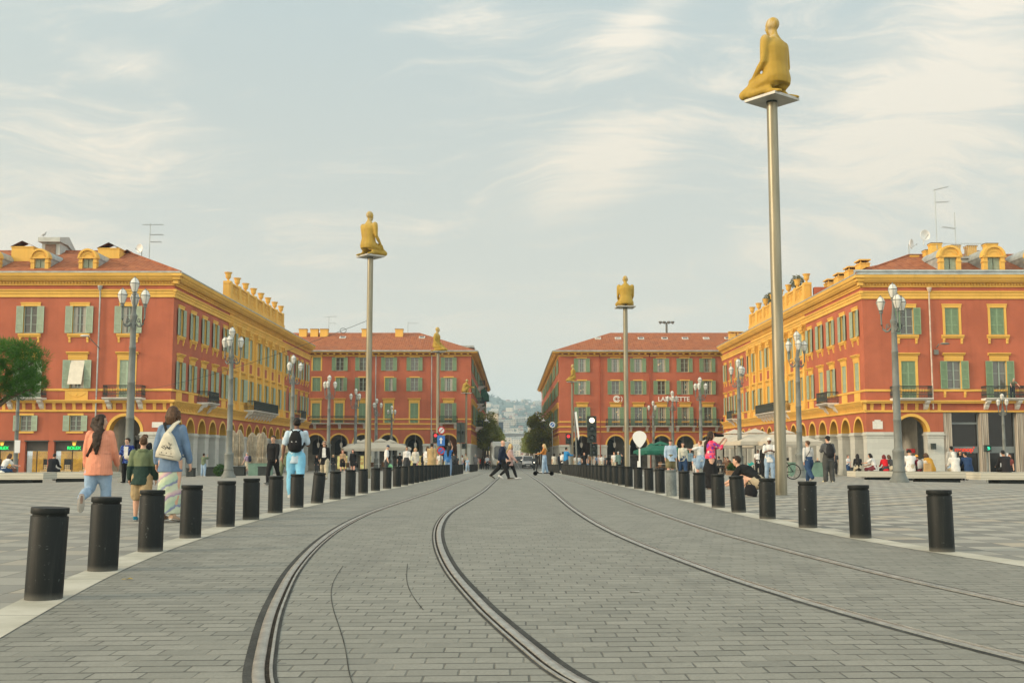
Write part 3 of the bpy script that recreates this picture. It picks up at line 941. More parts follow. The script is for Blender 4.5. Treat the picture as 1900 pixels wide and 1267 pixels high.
PIL = {}
def pilaster(parent, F, u):
    if 'p' not in PIL:
        mb = MB()
        mb.box(-0.42, 0.42, 0.0, 0.34, 6.36, 6.9); mb.box(-0.38, 0.38, 0.0, 0.3, 6.9, 7.05)
        mb.box(-0.32, 0.32, 0.0, 0.26, 7.05, 13.9)
        PIL['p'] = mb.mesh('pilaster', [YEL])
        mb = MB()
        mb.box(-0.36, 0.36, 0.0, 0.3, 13.9, 14.0)
        mb.add([(-0.33, 0, 14.0), (0.33, 0, 14.0), (0.33, 0.28, 14.0), (-0.33, 0.28, 14.0), (-0.5, 0, 14.78), (0.5, 0, 14.78), (0.5, 0.46, 14.78), (-0.5, 0.46, 14.78)],
               [(0, 1, 5, 4), (1, 2, 6, 5), (2, 3, 7, 6), (3, 0, 4, 7)])
        for zz, k, r in ((14.15, 5, 0.1), (14.42, 4, 0.12)):
            for i in range(k):
                mb.ball((-0.34 + 0.68 * i / (k - 1), 0.34 + (zz - 14.1) * 0.3, zz), (r, 0.09, 0.15), 6, 5)
        for s in (-1, 1):
            mb.ball((s * 0.44, 0.42, 14.66), (0.13, 0.13, 0.13), 7, 5)
        mb.box(-0.54, 0.54, 0, 0.5, 14.78, 14.94)
        PIL['c'] = mb.mesh('capital', [YEL])
    p = put('pilaster', PIL['p'], parent, mtx=F @ Matrix.Translation((u, 0, 0)))
    put('capital', PIL['c'], p, mtx=Matrix.Identity(4))

# ------------------------------------------------------------------ the two near buildings
PITCH_BAY = 3.65
NB = 17
SIDE_L = 2.1 * 2 + PITCH_BAY * 16        # length of the side facing the tram road
SPR, RAD = 3.70, 1.18
def lerp(a, b, t): return a + (b - a) * t

def near_building(name, label, corner, sgn, front_first, front_pitch, nfront, seed, states2, states1, left):
    """corner: ground point of the corner on the square; sgn: +1 building stands right of the road (side faces -X), -1 left"""
    rng = random.Random(seed)
    base = Vector(corner)
    B = thing(name, label, 'building', tuple(base))
    B['group'] = 'red and yellow buildings round the square'
    front_L = front_first + front_pitch * (nfront - 0.5)
    # local frames relative to B (B is not rotated)
    if sgn > 0:
        Fs = Matrix.Rotation(FACE_W, 4, 'Z')                      # x runs away from the camera (+Y)
        SU = lambda d: d
        Ff = Matrix.Rotation(FACE_CAM, 4, 'Z')                    # x runs to -X
        FU = lambda a: -a
    else:
        Fs = Matrix.Rotation(FACE_E, 4, 'Z')                      # x runs towards the camera
        SU = lambda d: -d
        Ff = Matrix.Rotation(FACE_CAM, 4, 'Z')
        FU = lambda a: a
    rg = lambda f, a, b: (min(f(a), f(b)), max(f(a), f(b)))
    bays = [2.1 + PITCH_BAY * k for k in range(NB)]
    fw = [front_first + front_pitch * k for k in range(nfront)]
    C0, C1 = bays[5] - PITCH_BAY / 2, bays[11] + PITCH_BAY / 2
    wall, yel, yw = MB(), MB(), MB()
    # ---- side wall
    holes = []
    for k, d in enumerate(bays):
        mid = 5 <= k <= 11
        holes.append((*sorted((SU(d - 0.6), SU(d + 0.6))), 7.2 if k in (2, 14) or 7 <= k <= 9 else 7.3, 9.67))
        holes.append((*sorted((SU(d - 0.58), SU(d + 0.58))), 11.92, 14.2))
    wall.M = Fs; yw.M = Fs
    for (a, b, m) in ((0, C0, wall), (C0, C1, yw), (C1, SIDE_L, wall)):
        u0, u1 = rg(SU, a, b)
        wall_grid(m, u0, u1, 6.3, 16.0, [h for h in holes if u0 <= h[0] and h[1] <= u1])
    for k, d in enumerate(bays):
        a = d - PITCH_BAY / 2 if k else 0.0
        b = d + PITCH_BAY / 2 if k < NB - 1 else SIDE_L
        arch_wall(wall, *rg(SU, a, b), SPR, 6.3, SU(d), RAD)
    # ---- front wall
    holes = []
    for k, d in enumerate(fw):
        holes.append((*sorted((FU(d - 0.6), FU(d + 0.6))), 6.52 if states1[k][1] else 7.3, 9.67))
        holes.append((*sorted((FU(d - 0.58), FU(d + 0.58))), 11.92, 14.2))
        if left and k > 0:
            holes.append((*sorted((FU(d - 0.5), FU(d + 0.5))), 3.75, 5.05))
    wall.M = Ff
    u0, u1 = rg(FU, 0, front_L)
    wall_grid(wall, u0, u1, 6.3, 16.0, holes)
    arch_end = front_first + front_pitch / 2 + (0.15 if left else 0.85)
    arch_wall(wall, *rg(FU, 0, arch_end), SPR, 6.3, FU(front_first + (0 if left else 0.1)), 1.3)
    if left:
        u0, u1 = rg(FU, arch_end, front_L)
        wall_grid(wall, u0, u1, 2.95, 6.3, [h for h in holes if h[3] < 6])
        # shop fronts below: piers of wall between the show windows
        x = arch_end
        k = 0
        while x < front_L:
            wall.box(*rg(FU, x, x + 0.5), -0.4, 0.0, -0.3, 2.95)
            x += 0.5 + (3.1, 1.9, 3.1)[k % 3]; k += 1
    else:
        u0, u1 = rg(FU, arch_end, front_L)
        wall_grid(wall, u0, u1, 5.45, 6.3, [])
    W0 = wall.build('wall', RED, B)
    put('centre_wall', yw.mesh('centre_wall', [YEL]), B)
    # ---- red panels and window rhythm in the yellow centre
    for k in range(5, 12):
        pan = MB(); pan.M = Fs
        pan.box(SU(bays[k]) - 0.62, SU(bays[k]) + 0.62, -0.01, 0.03, 10.55, 11.5)
        pan.build('wall_panel', RED, B)
    # ---- mouldings
    mo = MB()
    for M, (u0, u1) in ((Fs, rg(SU, -0.0, SIDE_L)), (Ff, rg(FU, 0.0, front_L))):
        mo.M = M
        # each run stops at the corner, where its neighbour's end is butted against it by a small return
        cornice(mo, u0, u1)
        extr(mo, [(0, 5.33), (0.08, 5.33), (0.14, 5.38), (0.14, 5.46), (0.07, 5.5), (0, 5.5)], u0, u1)
        extr(mo, [(0, 6.08), (0.3, 6.08), (0.34, 6.16), (0.42, 6.24), (0.42, 6.33), (0, 6.36)], u0, u1)
        extr(mo, [(0, 7.08), (0.07, 7.08), (0.1, 7.14), (0.1, 7.24), (0, 7.28)], u0, u1)
    # corner blocks close the gap between the two runs of mouldings
    mo.M = None
    sx = -sgn
    for (a, z0, z1) in ((0.80, 16.66, 16.9), (0.62, 16.4, 16.66), (0.42, 16.06, 16.4), (0.26, 15.4, 15.62), (0.16, 15.2, 15.4), (0.10, 14.95, 15.2), (0.42, 6.16, 6.36), (0.3, 6.08, 6.16), (0.14, 5.33, 5.5), (0.1, 7.08, 7.28)):
        mo.box(min(0, sx * a * 0.99), max(0, sx * a * 0.99), -a * 0.99, 0, z0 + 0.002, z1 - 0.002)
    mo.build('cornice', YEL, B)
    fr = MB(); fr.M = Fs
    u0, u1 = rg(SU, 0.35, SIDE_L - 0.3)
    scroll_frieze(fr, u0, u1, 5.5, 6.08, 0.45)
    fr.M = Ff
    if left:
        u0, u1 = rg(FU, 0.5, front_L)
        scroll_frieze(fr, u0, u1, 5.5, 6.08, 0.82, 0.03)
    else:
        u0, u1 = rg(FU, 0.5, arch_end - 0.3)
        scroll_frieze(fr, u0, u1, 5.5, 6.08, 0.82, 0.03)
    for M, uu in ((Fs, rg(SU, 0.0, SIDE_L)), (Ff, rg(FU, 0.0, front_L if left else arch_end))):
        fr.M = M
        fr.box(uu[0], uu[1], -0.01, 0.02, 5.501, 5.53)
    fr.M = None
    fr.box(*sorted((0, sx * 0.2)), -0.2, 0, 5.5, 6.08)
    fr.build('bracket_frieze', YEL, B)
    # ---- arcade
    am = arch_mesh(RAD, 0.2, 0.95)
    pm = pier_mesh(PITCH_BAY - 2 * RAD, 0.95, SPR)
    for d in bays:
        put('arch', am, B, mtx=Fs @ Matrix.Translation((SU(d), 0, SPR)))
    for k in range(NB - 1):
        put('pier', pm, B, mtx=Fs @ Matrix.Translation((SU((bays[k] + bays[k + 1]) / 2), 0, 0)))
    # corner piers
    cp = MB()
    def pier_box(x0, x1, y0, y1):
        cp.box(x0, x1, y0, y1, -0.4, SPR - 0.34)
        for a, z0, z1 in ((0.05, -0.4, 0.32), (0.04, SPR - 0.5, SPR - 0.42), (0.05, SPR - 0.341, SPR - 0.26), (0.11, SPR - 0.26, SPR - 0.16), (0.03, SPR - 0.16, SPR)):
            cp.box(x0 - a, x1 + a, y0 - a, y1 + a, z0, z1)
    pier_box(*sorted((0, sgn * (front_first - 1.3 + (0 if left else 0.1)))), 0, bays[0] - RAD)
    cp.build('corner_pier', MARB, B)
    cp = MB()
    pier_box(*sorted((0, sgn * 0.95)), bays[-1] + RAD, SIDE_L)
    cp.build('corner_pier', MARB, B)
    cp = MB()
    pier_box(*sorted((sgn * (front_first + 1.3 + (0 if left else 0.1)), sgn * arch_end)), 0, 0.95)
    cp.build('corner_pier', MARB, B)
    put('arch', arch_mesh(1.3, 0.24, 0.95), B, mtx=Ff @ Matrix.Translation((FU(front_first + (0 if left else 0.1)), 0, SPR)))
    # passage behind the arcade
    ps = MB()
    X = lambda a: sgn * a
    ps.add([(X(4.6), 0.95, -0.3), (X(4.6), SIDE_L - 0.4, -0.3), (X(4.6), SIDE_L - 0.4, 6.2), (X(4.6), 0.95, 6.2)], [(0, 1, 2, 3)])
    ps.add([(X(0.9), 0.9, 5.3), (X(12), 0.9, 5.3), (X(12), SIDE_L, 5.3), (X(0.9), SIDE_L, 5.3)], [(0, 1, 2, 3)])
    ps.add([(X(0.95), 13.5, -0.3), (X(12), 13.5, -0.3), (X(12), 13.5, 5.3), (X(0.95), 13.5, 5.3)], [(0, 1, 2, 3)])
    ps.add([(X(0), SIDE_L, -0.3), (X(12), SIDE_L, -0.3), (X(12), SIDE_L, 16), (X(0), SIDE_L, 16)], [(0, 1, 2, 3)])
    ps.build('arcade_passage', mat('passage_plaster', (0.36, 0.34, 0.29), 0.85, (1.2, 0.15)), B)
    for j, yy in enumerate((5.2, 9.0)):
        vt = MB()
        n = 12
        a = arc(X(2.75), 3.5, 1.5, n)
        vt.add([(p[0], yy, p[1]) for p in a] + [(p[0], yy, 5.3) for p in a], [(k, k + 1, n + 2 + k, n + 1 + k) for k in range(n)])
        for q in (0.95, 4.25):
            vt.box(*sorted((X(q), X(q + 0.3))), yy - 0.15, yy + 0.15, -0.3, 3.5)
            vt.box(*sorted((X(q - 0.08), X(q + 0.38))), yy - 0.2, yy + 0.2, 3.3, 3.5)
        vt.build('vault_rib', mat('vault_plaster', (0.45, 0.43, 0.38), 0.85), B)
    # ---- windows
    n2 = len(bays)
    for k, d in enumerate(bays):
        st = states2[k % len(states2)]
        window(B, Fs, SU(d), 11.92, 1.16, 2.28, 'sill' if not 5 <= k <= 11 else 'plain', st, rng=rng)
        st = states2[(k * 3 + 5) % len(states2)]
        balc = k in (2, 14) or 7 <= k <= 9
        window(B, Fs, SU(d), 7.2 if balc else 7.3, 1.2, 2.47 if balc else 2.37, 'hood', st, rng=rng)
    for k, d in enumerate(bays):
        if not (k in (2, 14) or 7 <= k <= 9):
            bp = MB(); bp.M = Fs
            bp.box(SU(d) - 0.78, SU(d) + 0.78, -0.01, 0.045, 6.36, 7.08)
            for q in (-0.3, 0, 0.3):
                bp.ball((SU(d) + q, 0.05, 6.72 - (0.08 if q == 0 else 0)), (0.12, 0.03, 0.06), 6, 4)
            bp.build('window_apron', YEL, B)
    for k, d in enumerate(fw):
        bp = MB(); bp.M = Ff
        if not states1[k][1] and left:
            bp.box(FU(d) - 0.95, FU(d) + 0.95, -0.01, 0.045, 6.36, 7.08)
            pts = [(FU(d) + q * 0.75, 0.05, 6.9 - 0.3 * (1 - q * q)) for q in (-1, -0.6, -0.2, 0.2, 0.6, 1)]
            bp.tube(pts, 0.035, 5)
            bp.ball((FU(d), 0.05, 6.75), (0.1, 0.04, 0.1), 6, 5)
            bp.build('window_apron', YEL, B)
        elif not left and not states1[k][1]:
            for q in (-0.85, 0.85):
                bp = MB(); bp.M = Ff
                bp.prism([(0, 7.08), (0.1, 7.08), (0.1, 6.85), (0.06, 6.75), (0.03, 6.6), (0, 6.6)], FU(d) + q - 0.09, FU(d) + q + 0.09, 'x')
                bp.build('sill_bracket', YEL, B)
    for k, d in enumerate(fw):
        st2 = states2[-1 - k] if False else states1[k][2]
        window(B, Ff, FU(d), 11.92, 1.16, 2.28, 'sill', st2, rng=rng, deep=not left)
        st, balc = states1[k][0], states1[k][1]
        window(B, Ff, FU(d), 6.55 if balc else 7.3, 1.2, 3.12 if balc else 2.37, 'hood', st, rng=rng, blind=(left and k == 1), deep=not left)
        if left and k > 0:
            window(B, Ff, FU(d), 3.75, 1.0, 1.3, 'plain', 'open', rng=rng)
        if balc:
            balcony(B, Ff, FU(d), 6.5, 3.3, 0.95, 2)
    # balconies over the arcade
    for k in (2, 14):
        balcony(B, Fs, SU(bays[k]), 6.5, 3.6, 1.05, 2)
    balcony(B, Fs, SU(bays[8]), 6.5, PITCH_BAY * 3 + 1.4, 1.05, 9)
    # ---- giant order, attic and urns
    for k in range(8):
        pilaster(B, Fs, SU(C0 + PITCH_BAY * k))
    at = MB(); at.M = Fs
    u0, u1 = rg(SU, C0 - 0.5, C1 + 0.5)
    at.box(u0, u1, -0.9, 0.12, 16.9, 17.75)
    at.box(u0 + 0.04, u1 - 0.04, -0.5, -0.1, 17.75, 18.95)
    at.box(u0, u1, -0.62, 0.02, 18.95, 19.12)
    for k in range(8):
        u = SU(C0 + PITCH_BAY * k)
        at.box(u - 0.4, u + 0.4, -0.7, 0.06, 17.75, 19.22)
        if k < 7:
            a, b = rg(SU, C0 + PITCH_BAY * k + 0.4, C0 + PITCH_BAY * (k + 1) - 0.4)
            m = (a + b) / 2
            for (p, q) in ((a + 0.1, m - 0.1), (m + 0.1, b - 0.1)):
                at.box(p, q, -0.13, -0.03, 17.85, 17.98); at.box(p, q, -0.13, -0.03, 18.72, 18.85)
                at.box(p, p + 0.12, -0.13, -0.03, 17.98, 18.72); at.box(q - 0.12, q, -0.13, -0.03, 17.98, 18.72)
                at.box(p + 0.12, q - 0.12, -0.13, -0.05, 18.3, 18.4)
    at.build('parapet', YEL, B)
    for k in range(8):
        put('urn', URN, B, mtx=Fs @ Matrix.Translation((SU(C0 + PITCH_BAY * k), -0.3, 19.22)) @ Matrix.Scale(0.68, 4))
    # ---- roof
    rf = MB()
    hip_roof(rf, 0, 0, sgn, 1, front_L, SIDE_L, 13.0, 16.98, 20.05 if left else 19.9, 0.72)
    rf.build('roof', TILE, B)
    gt = MB()
    for M, (u0, u1) in ((Fs, rg(SU, -0.7, SIDE_L)), (Ff, rg(FU, -0.7, front_L))):
        gt.M = M
        gt.tube([(u0, 0.76, 16.97), (u1, 0.76, 16.97)], 0.08, 6)
        if not left and M is Ff:
            extr(gt, [(0.1, 16.905), (0.62, 16.905), (0.62, 17.15), (0.7, 17.2), (0.7, 17.32), (0.3, 17.42), (0.1, 17.42)], u0, u1)
    gt.build('gutter', ZINC, B)
    dp = MB(); dp.M = Ff
    u = FU(front_first + front_pitch * (1.5 if left else 0.5)) - (0.45 if left else 0)
    if left: u = FU(front_first + front_pitch * 0.5) + 0.35
    dp.tube([(u, 0.2, 15.9), (u, 0.16, 14.8), (u, 0.16, 3.9 if left else 5.6)], [0.065] * 3, 6)
    dp.lathe([(0.0, 15.5), (0.1, 15.5), (0.2, 15.75), (0.22, 15.9), (0, 15.92)], 8, (u, 0.25, 0))
    dp.build('downpipe', ZINC if left else mat('terracotta_pipe', (0.5, 0.42, 0.34), 0.6), B)
    return B, Ff, FU, Fs, SU, fw, arch_end, front_L, bays

LB_C = (-28.4, 92.0, -0.80)
RB_C = (29.75, 93.0, -0.80)
OP, CL, HF = 'open', 'closed', 'half'
lb = near_building('corner_building', 'long red and yellow arcaded building on the left, grey-green shutters and a watch shop below', LB_C, -1, 3.75, 4.12, 6, 11,
                   [OP, OP, OP, OP, OP, OP, HF, CL, OP, OP, OP, OP, OP, CL, OP, OP, OP],
                   [(CL, True, OP), (OP, False, OP), (OP, True, OP), (OP, False, OP), (CL, False, OP), (OP, True, OP)], True)
rb = near_building('corner_building', 'long red and yellow arcaded building on the right, sunlit orange along the tram road', RB_C, 1, 3.7, 3.84, 6, 12,
                   [OP, OP, OP, OP, OP, CL, OP, OP, CL, OP, CL, OP, HF, OP, CL, CL, OP],
                   [(CL, True, OP), (OP, False, CL), (OP, True, CL), (OP, False, OP), (CL, False, OP), (OP, True, OP)], False)
# ------------------------------------------------------------------ text helper
def text_mesh(s, size, depth=0.03, align='CENTER', bold=0.0):
    cu = bpy.data.curves.new('lettering', 'FONT')
    cu.body = s; cu.size = size; cu.extrude = depth; cu.align_x = align; cu.offset = bold
    o = bpy.data.objects.new('lettering', cu)
    COL.objects.link(o)
    dg = bpy.context.evaluated_depsgraph_get()
    me = bpy.data.meshes.new_from_object(o.evaluated_get(dg))
    bpy.data.objects.remove(o); bpy.data.curves.remove(cu)
    me.name = 'lettering'
    return me
UPRIGHT = Matrix.Rotation(PI / 2, 4, 'X')
TXT_FRONT = Matrix.Rotation(PI, 4, 'Z') @ UPRIGHT      # in a facade frame: reads from outside
def lettering(parent, F, u, y, z, s, size, m, name='lettering', depth=0.03, bold=0.0):
    me = text_mesh(s, size, depth, bold=bold)
    me.materials.append(m)
    return put(name, me, parent, mtx=F @ Matrix.Translation((u, y, z)) @ TXT_FRONT)

# ------------------------------------------------------------------ shop fronts, left
B, Ff, FU, Fs, SU, fw, arch_end, front_L, bays = lb
GREENLIT = mat('lit_green_letters', (0.02, 0.85, 0.18), 0.4, None, emit=0.75)
GOLDLIT = mat('lit_gold', (1.0, 0.62, 0.10), 0.4, None, emit=0.8)
AMBER = mat('lit_amber_backdrop', (0.85, 0.42, 0.03), 0.6, (1.2, 0.35), emit=0.42)
DKFAS = mat('dark_fascia', (0.075, 0.068, 0.058), 0.6, (3, 0.1))
x = arch_end
k = 0
while x < front_L - 2:
    w = (3.1, 1.9, 3.1)[k % 3]
    a, b = x + 0.5, x + 0.5 + w
    u0, u1 = sorted((FU(a), FU(b)))
    sh = MB(); sh.M = Ff
    sh.box(u0, u1, -0.55, -0.3, 2.1, 2.95)
    sh.box(u0 - 0.05, u1 + 0.05, -0.3, 0.12, 2.9, 2.99)
    s_ = sh.build('shop_front', DKFAS, B)
    m2 = MB(); m2.M = Ff; m2.box(u0, u1, -1.6, -1.5, -0.2, 2.1)
    m2.build('lit_backdrop', AMBER, s_)
    m2 = MB(); m2.M = Ff; m2.box(u0, u1, -1.5, -0.3, -0.3, 0.35)
    m2.build('stall_riser', mat('dark_wood', (0.06, 0.03, 0.014), 0.5, (3, 0.3)), s_)
    for q in ((0.3,) if k % 3 == 1 else (0.28, 0.78)):
        cu = lerp(u0, u1, q)
        m2 = MB(); m2.M = Ff
        m2.box(cu - 0.36, cu + 0.36, -1.48, -1.4, 0.55, 1.45)
        m2.build('display_board', mat('display_black', (0.015, 0.013, 0.01), 0.4), s_)
        m2 = MB(); m2.M = Ff
        m2.box(cu - 0.45, cu + 0.45, -1.35, -1.0, 0.42, 0.5)
        for i in range(9):
            m2.ball((cu + (i % 3 - 1) * 0.15, -1.2, 0.58 + (i // 3) * 0.16), (0.09, 0.09, 0.07), 6, 4)
        m2.build('watch_display', mat('display_cream', (0.9, 0.62, 0.32), 0.5, (8, 0.3), emit=0.35), s_)
    m2 = MB(); m2.M = Ff
    for q in (0.0, 0.55, 1.0):
        cu = lerp(u0, u1, q)
        m2.box(cu - 0.035, cu + 0.035, -0.42, -0.35, 0.35, 2.1)
    m2.build('shop_frame', mat('bronze_frame', (0.09, 0.055, 0.025), 0.45), s_)
    m2 = MB(); m2.M = Ff; m2.box(u0, u1, -0.40, -0.385, 0.35, 2.1)
    gl = mat('shop_glass', (0.9, 0.9, 0.9), 0.02, None, trans=1.0)
    m2.build('shop_glass', gl, s_)
    if k % 3 != 1:
        cu = (u0 + u1) / 2
        lettering(s_, Ff, cu, -0.27, 2.24, 'ROLEX', 0.36, GREENLIT, bold=0.008)
        m2 = MB(); m2.M = Ff
        pts = [(cu - 0.10, 2.56), (cu + 0.10, 2.56), (cu + 0.17, 2.80)]
        top = []
        for i in range(5):
            t_ = 0.17 - 0.085 * i
            top += [(cu + t_, 2.84 + (0.05 if i == 2 else 0.02))]
            if i < 4: top += [(cu + t_ - 0.042, 2.70)]
        m2.prism([(cu - 0.10, 2.56), (cu + 0.10, 2.56)] + top, -0.28, -0.25, 'y')
        for i in range(5):
            m2.ball((cu + 0.17 - 0.085 * i, -0.26, 2.87 + (0.05 if i == 2 else 0.02)), 0.026, 6, 4)
        m2.build('crown_emblem', GOLDLIT, s_)
    x = b; k += 1
# lamp over the pavement, black box lantern and street plate
ar = MB(); ar.M = Ff
u = FU(fw[0] + 4.08 * 0.5) + 0.3
ar.tube([(u, 0.0, 10.6), (u, 0.25, 10.7), (u - (-0.55), 1.2, 11.5)], 0.035, 6)
a_ = ar.build('wall_lamp_arm', GREYP, B)
ar = MB(); ar.M = Ff
ar.ball((u + 0.75, 1.35, 11.55), (0.42, 0.25, 0.1), 10, 6)
ar.build('wall_lamp_shade', mat('pale_enamel', (0.6, 0.6, 0.56), 0.4), a_)
pl = MB(); pl.M = Ff
pl.box(FU(1.05) - 0.45, FU(1.05) + 0.45, 0.0, 0.03, 4.05, 4.5)
pl.build('street_plate', WHITE, B)
hl = MB(); hl.M = Ff
u = FU(arch_end + 0.25)
hl.box(u - 0.2, u + 0.2, 0.0, 0.3, 2.95, 3.75)
l_ = hl.build('wall_lantern', IRON, B)
hl = MB(); hl.M = Ff
for z in (3.1, 3.4):
    hl.ball((u, 0.3, z), (0.1, 0.06, 0.12), 8, 5)
hl.build('lantern_light', mat('warm_lit', (1, 0.8, 0.5), 0.5, None, emit=1.0), l_)
# inside the arch on the left front: doors and a lit sign
dr = MB(); dr.M = Ff
u = FU(fw[0])
dr.box(u - 0.75, u - 0.15, -5.1, -5.0, -0.3, 3.1); dr.box(u + 0.35, u + 0.95, -5.1, -5.0, -0.3, 3.1); dr.box(u - 0.35, u + 0.05, -5.1, -5.0, 3.7, 4.7)
dr.build('passage_door', DARKROOM, B)
sg = MB(); sg.M = Ff
sg.box(u + 0.1, u + 0.55, -1.4, -1.3, 2.25, 2.85)
s_ = sg.build('hanging_sign', DKFAS, B)
lettering(s_, Ff, u + 0.33, -1.27, 2.3, 'ROLEX', 0.16, GREENLIT, bold=0.004)

# dormers, chimneys and roof furniture on the left
for d in (fw[1] - 0.35, fw[2] - 0.4, fw[3] - 0.4):
    dormer(B, Ff @ Matrix.Translation((0, -0.35, 0)), FU(d), 16.98, 0.82)
for (px, y, z, w, h) in ((47, 95.5, 18.6, 1.9, 2.1), (206, 96.5, 18.8, 1.9, 1.9), (222, 97.5, 18.8, 1.0, 1.6), (240, 98.2, 18.8, 1.1, 1.5), (268, 97, 18.2, 1.2, 0.85)):
    chimney(B, xat(px, y, 19) - LB_C[0], y - LB_C[1], z - 0.35, w, 1.1, h * 0.76, 'gable')
zb = MB()
cx = xat(93, 97, 19.5) - LB_C[0]
zb.box(cx - 0.8, cx + 0.8, 5.2, 6.6, 18.6, 20.6)
zb.prism([(4.7, 20.6), (4.7, 21.0), (6.7, 21.4), (8.6, 20.3), (8.6, 20.0), (6.6, 20.6)], cx - 0.98, cx + 0.98, 'x')
zb.prism([(6.6, 18.9), (8.4, 18.9), (8.4, 20.1), (6.6, 20.6)], cx - 0.8, cx + 0.8, 'x')
d_ = zb.build('roof_hatch', mat('pale_zinc', (0.42, 0.43, 0.40), 0.55, (1.5, 0.12)), B)
zb = MB(); zb.box(cx - 0.5, cx + 0.45, 5.14, 5.2, 19.1, 20.45); zb.build('hatch_window', mat('brown_shutter', (0.2, 0.13, 0.09), 0.7, (5, 0.2)), d_)

# ------------------------------------------------------------------ shop fronts, right
B, Ff, FU, Fs, SU, fw, arch_end, front_L, bays = rb
def _fluted(t, b, v):
    x, y, z = t.sep(v)
    n = t.noise(t.mapping(v, scale=(9, 9, 0.25)), 1.0, 5, 0.65)
    c = t.mix(t.ramp(n, 0.35, 0.7), (0.24, 0.2, 0.155), (0.50, 0.46, 0.39))
    t.put(b.inputs['Base Color'], c)
TRAV = mat('travertine', rough=0.6, build=_fluted)
GREYF = mat('grey_metal_frame', (0.15, 0.17, 0.17), 0.45, (3, 0.08))
ORANGE = mat('orange_letters', (0.75, 0.06, 0.025), 0.4, None, emit=0.25)
x = arch_end + 0.02
ps = []
while x < front_L:
    w = 0.72
    ps.append(x + w / 2)
    pm_ = MB(); pm_.M = Ff
    u0, u1 = sorted((FU(x), FU(x + w)))
    pm_.box(u0, u1, -0.75, -0.08, -0.4, 5.45)
    for q in range(5):
        pm_.tube([(lerp(u0, u1, (q + 0.5) / 5), -0.07, -0.4), (lerp(u0, u1, (q + 0.5) / 5), -0.07, 5.45)], 0.06, 8)
    pm_.build('shop_pillar', TRAV, B)
    x += 3.08
rngs = random.Random(3)
for i in range(len(ps) - 1):
    u0, u1 = sorted((FU(ps[i] + 0.36), FU(ps[i + 1] - 0.36)))
    m2 = MB(); m2.M = Ff
    m2.box(u0, u0 + 0.09, -0.6, -0.5, -0.3, 5.45); m2.box(u1 - 0.09, u1, -0.6, -0.5, -0.3, 5.45)
    m2.box(u0 + 0.09, u1 - 0.09, -0.6, -0.5, 5.3, 5.45)
    if i == 0: m2.box(u0 + 0.09, u1 - 0.09, -0.62, -0.48, 4.35, 4.52)
    m2.box(u0 + 0.09, u1 - 0.09, -0.62, -0.46, 1.95, 2.5)
    s_ = m2.build('shop_front', GREYF, B)
    m2 = MB(); m2.M = Ff
    m2.box(u0 + 0.09, u1 - 0.09, -0.56, -0.545, 2.5, 5.3); m2.box(u0 + 0.09, u1 - 0.09, -0.56, -0.545, -0.3, 1.95)
    m2.build('shop_glass', mat('dark_shop_glass', (0.012, 0.011, 0.009), 0.06, (0.6, 0.5), spec=0.25, trans=0.35), s_)
    m2 = MB(); m2.M = Ff
    m2.box(u0, u1, -3.0, -2.9, -0.3, 5.4)
    m2.build('shop_interior', mat('dim_interior', (0.055, 0.042, 0.025), 0.8, (1.5, 0.5)), s_)
    m2 = MB(); m2.M = Ff
    for q in range(16):
        a = u0 + 0.2 + rngs.random() * (u1 - u0 - 0.5)
        z = 0.1 + rngs.random() * 1.6
        m2.box(a, a + 0.12 + rngs.random() * 0.2, -2.4, -2.2, z, z + 0.15 + 0.2 * rngs.random())
    m2.box(u0 + 0.3, u1 - 0.3, -2.5, -2.15, 0.0, 0.5)
    m2.build('shop_goods', mat('shop_goods', (0.35, 0.22, 0.1), 0.6, (3, 0.7)), s_)
    if i == 0:
        lettering(s_, Ff, (u0 + u1) / 2 + 0.05, -0.44, 2.07, "monop'", 0.55, ORANGE, bold=0.012)
    if i == 1:
        for q in (0.62, 0.88):
            m2 = MB(); m2.M = Ff
            cu = lerp(u0, u1, q)
            m2.lathe([(0.28, 2.52), (0.26, 3.2), (0.14, 3.7), (0.0, 3.8)], 10, (cu, -1.4, 0))
            m2.build('pendant_light', mat('pendant_lit', (1.0, 0.55, 0.12), 0.5, None, emit=0.7), s_)
        m2 = MB(); m2.M = Ff; cu = lerp(u0, u1, 0.42); m2.box(cu - 0.36, cu + 0.36, -0.47, -0.455, 0.75, 1.95)
        m2.build('poster', mat('white_paper', (0.62, 0.62, 0.62), 0.7, None), s_)
pl = MB(); pl.M = Ff
pl.box(FU(0.95) - 0.42, FU(0.95) + 0.42, 0.0, 0.03, 3.95, 4.6); pl.box(FU(0.95) - 0.25, FU(0.95) + 0.25, 0.0, 0.028, 4.6, 4.72)
pl.build('street_plate', WHITE, B)
lp = MB(); lp.M = Ff
u = FU(fw[1] - 1.5)
lp.box(u - 0.16, u + 0.16, 0.0, 0.3, 10.6, 10.2)
lp.tube([(u, 0.3, 10.8), (u, 0.8, 11.0)], 0.05, 6)
lp.ball((u - 0.5, 0.85, 11.05), (0.42, 0.22, 0.1), 10, 5)
lp.build('wall_floodlight', GREYP, B)
u = FU(fw[0] + 0.1)
gs = MB(); gs.M = Ff
for q in (-0.9, 0.25):
    gs.box(u + q, u + q + 0.75, -5.1, -5.0, -0.3, 3.0)
gs.build('passage_door', mat('passage_wood', (0.10, 0.06, 0.03), 0.6, (2, 0.4)), B)
gs = MB(); gs.M = Ff; gs.box(u - 0.75, u - 0.05, -1.6, -1.5, 1.95, 2.3)
gs.build('hanging_sign', mat('red_sign', (0.5, 0.02, 0.02), 0.5, None, emit=0.15), B)
sp = MB(); sp.M = Ff
sp.box(FU(fw[0] + 1.75) - 0.16, FU(fw[0] + 1.75) + 0.16, 0.12, 0.5, 2.25, 2.75)
sp.build('loudspeaker', IRON, B)
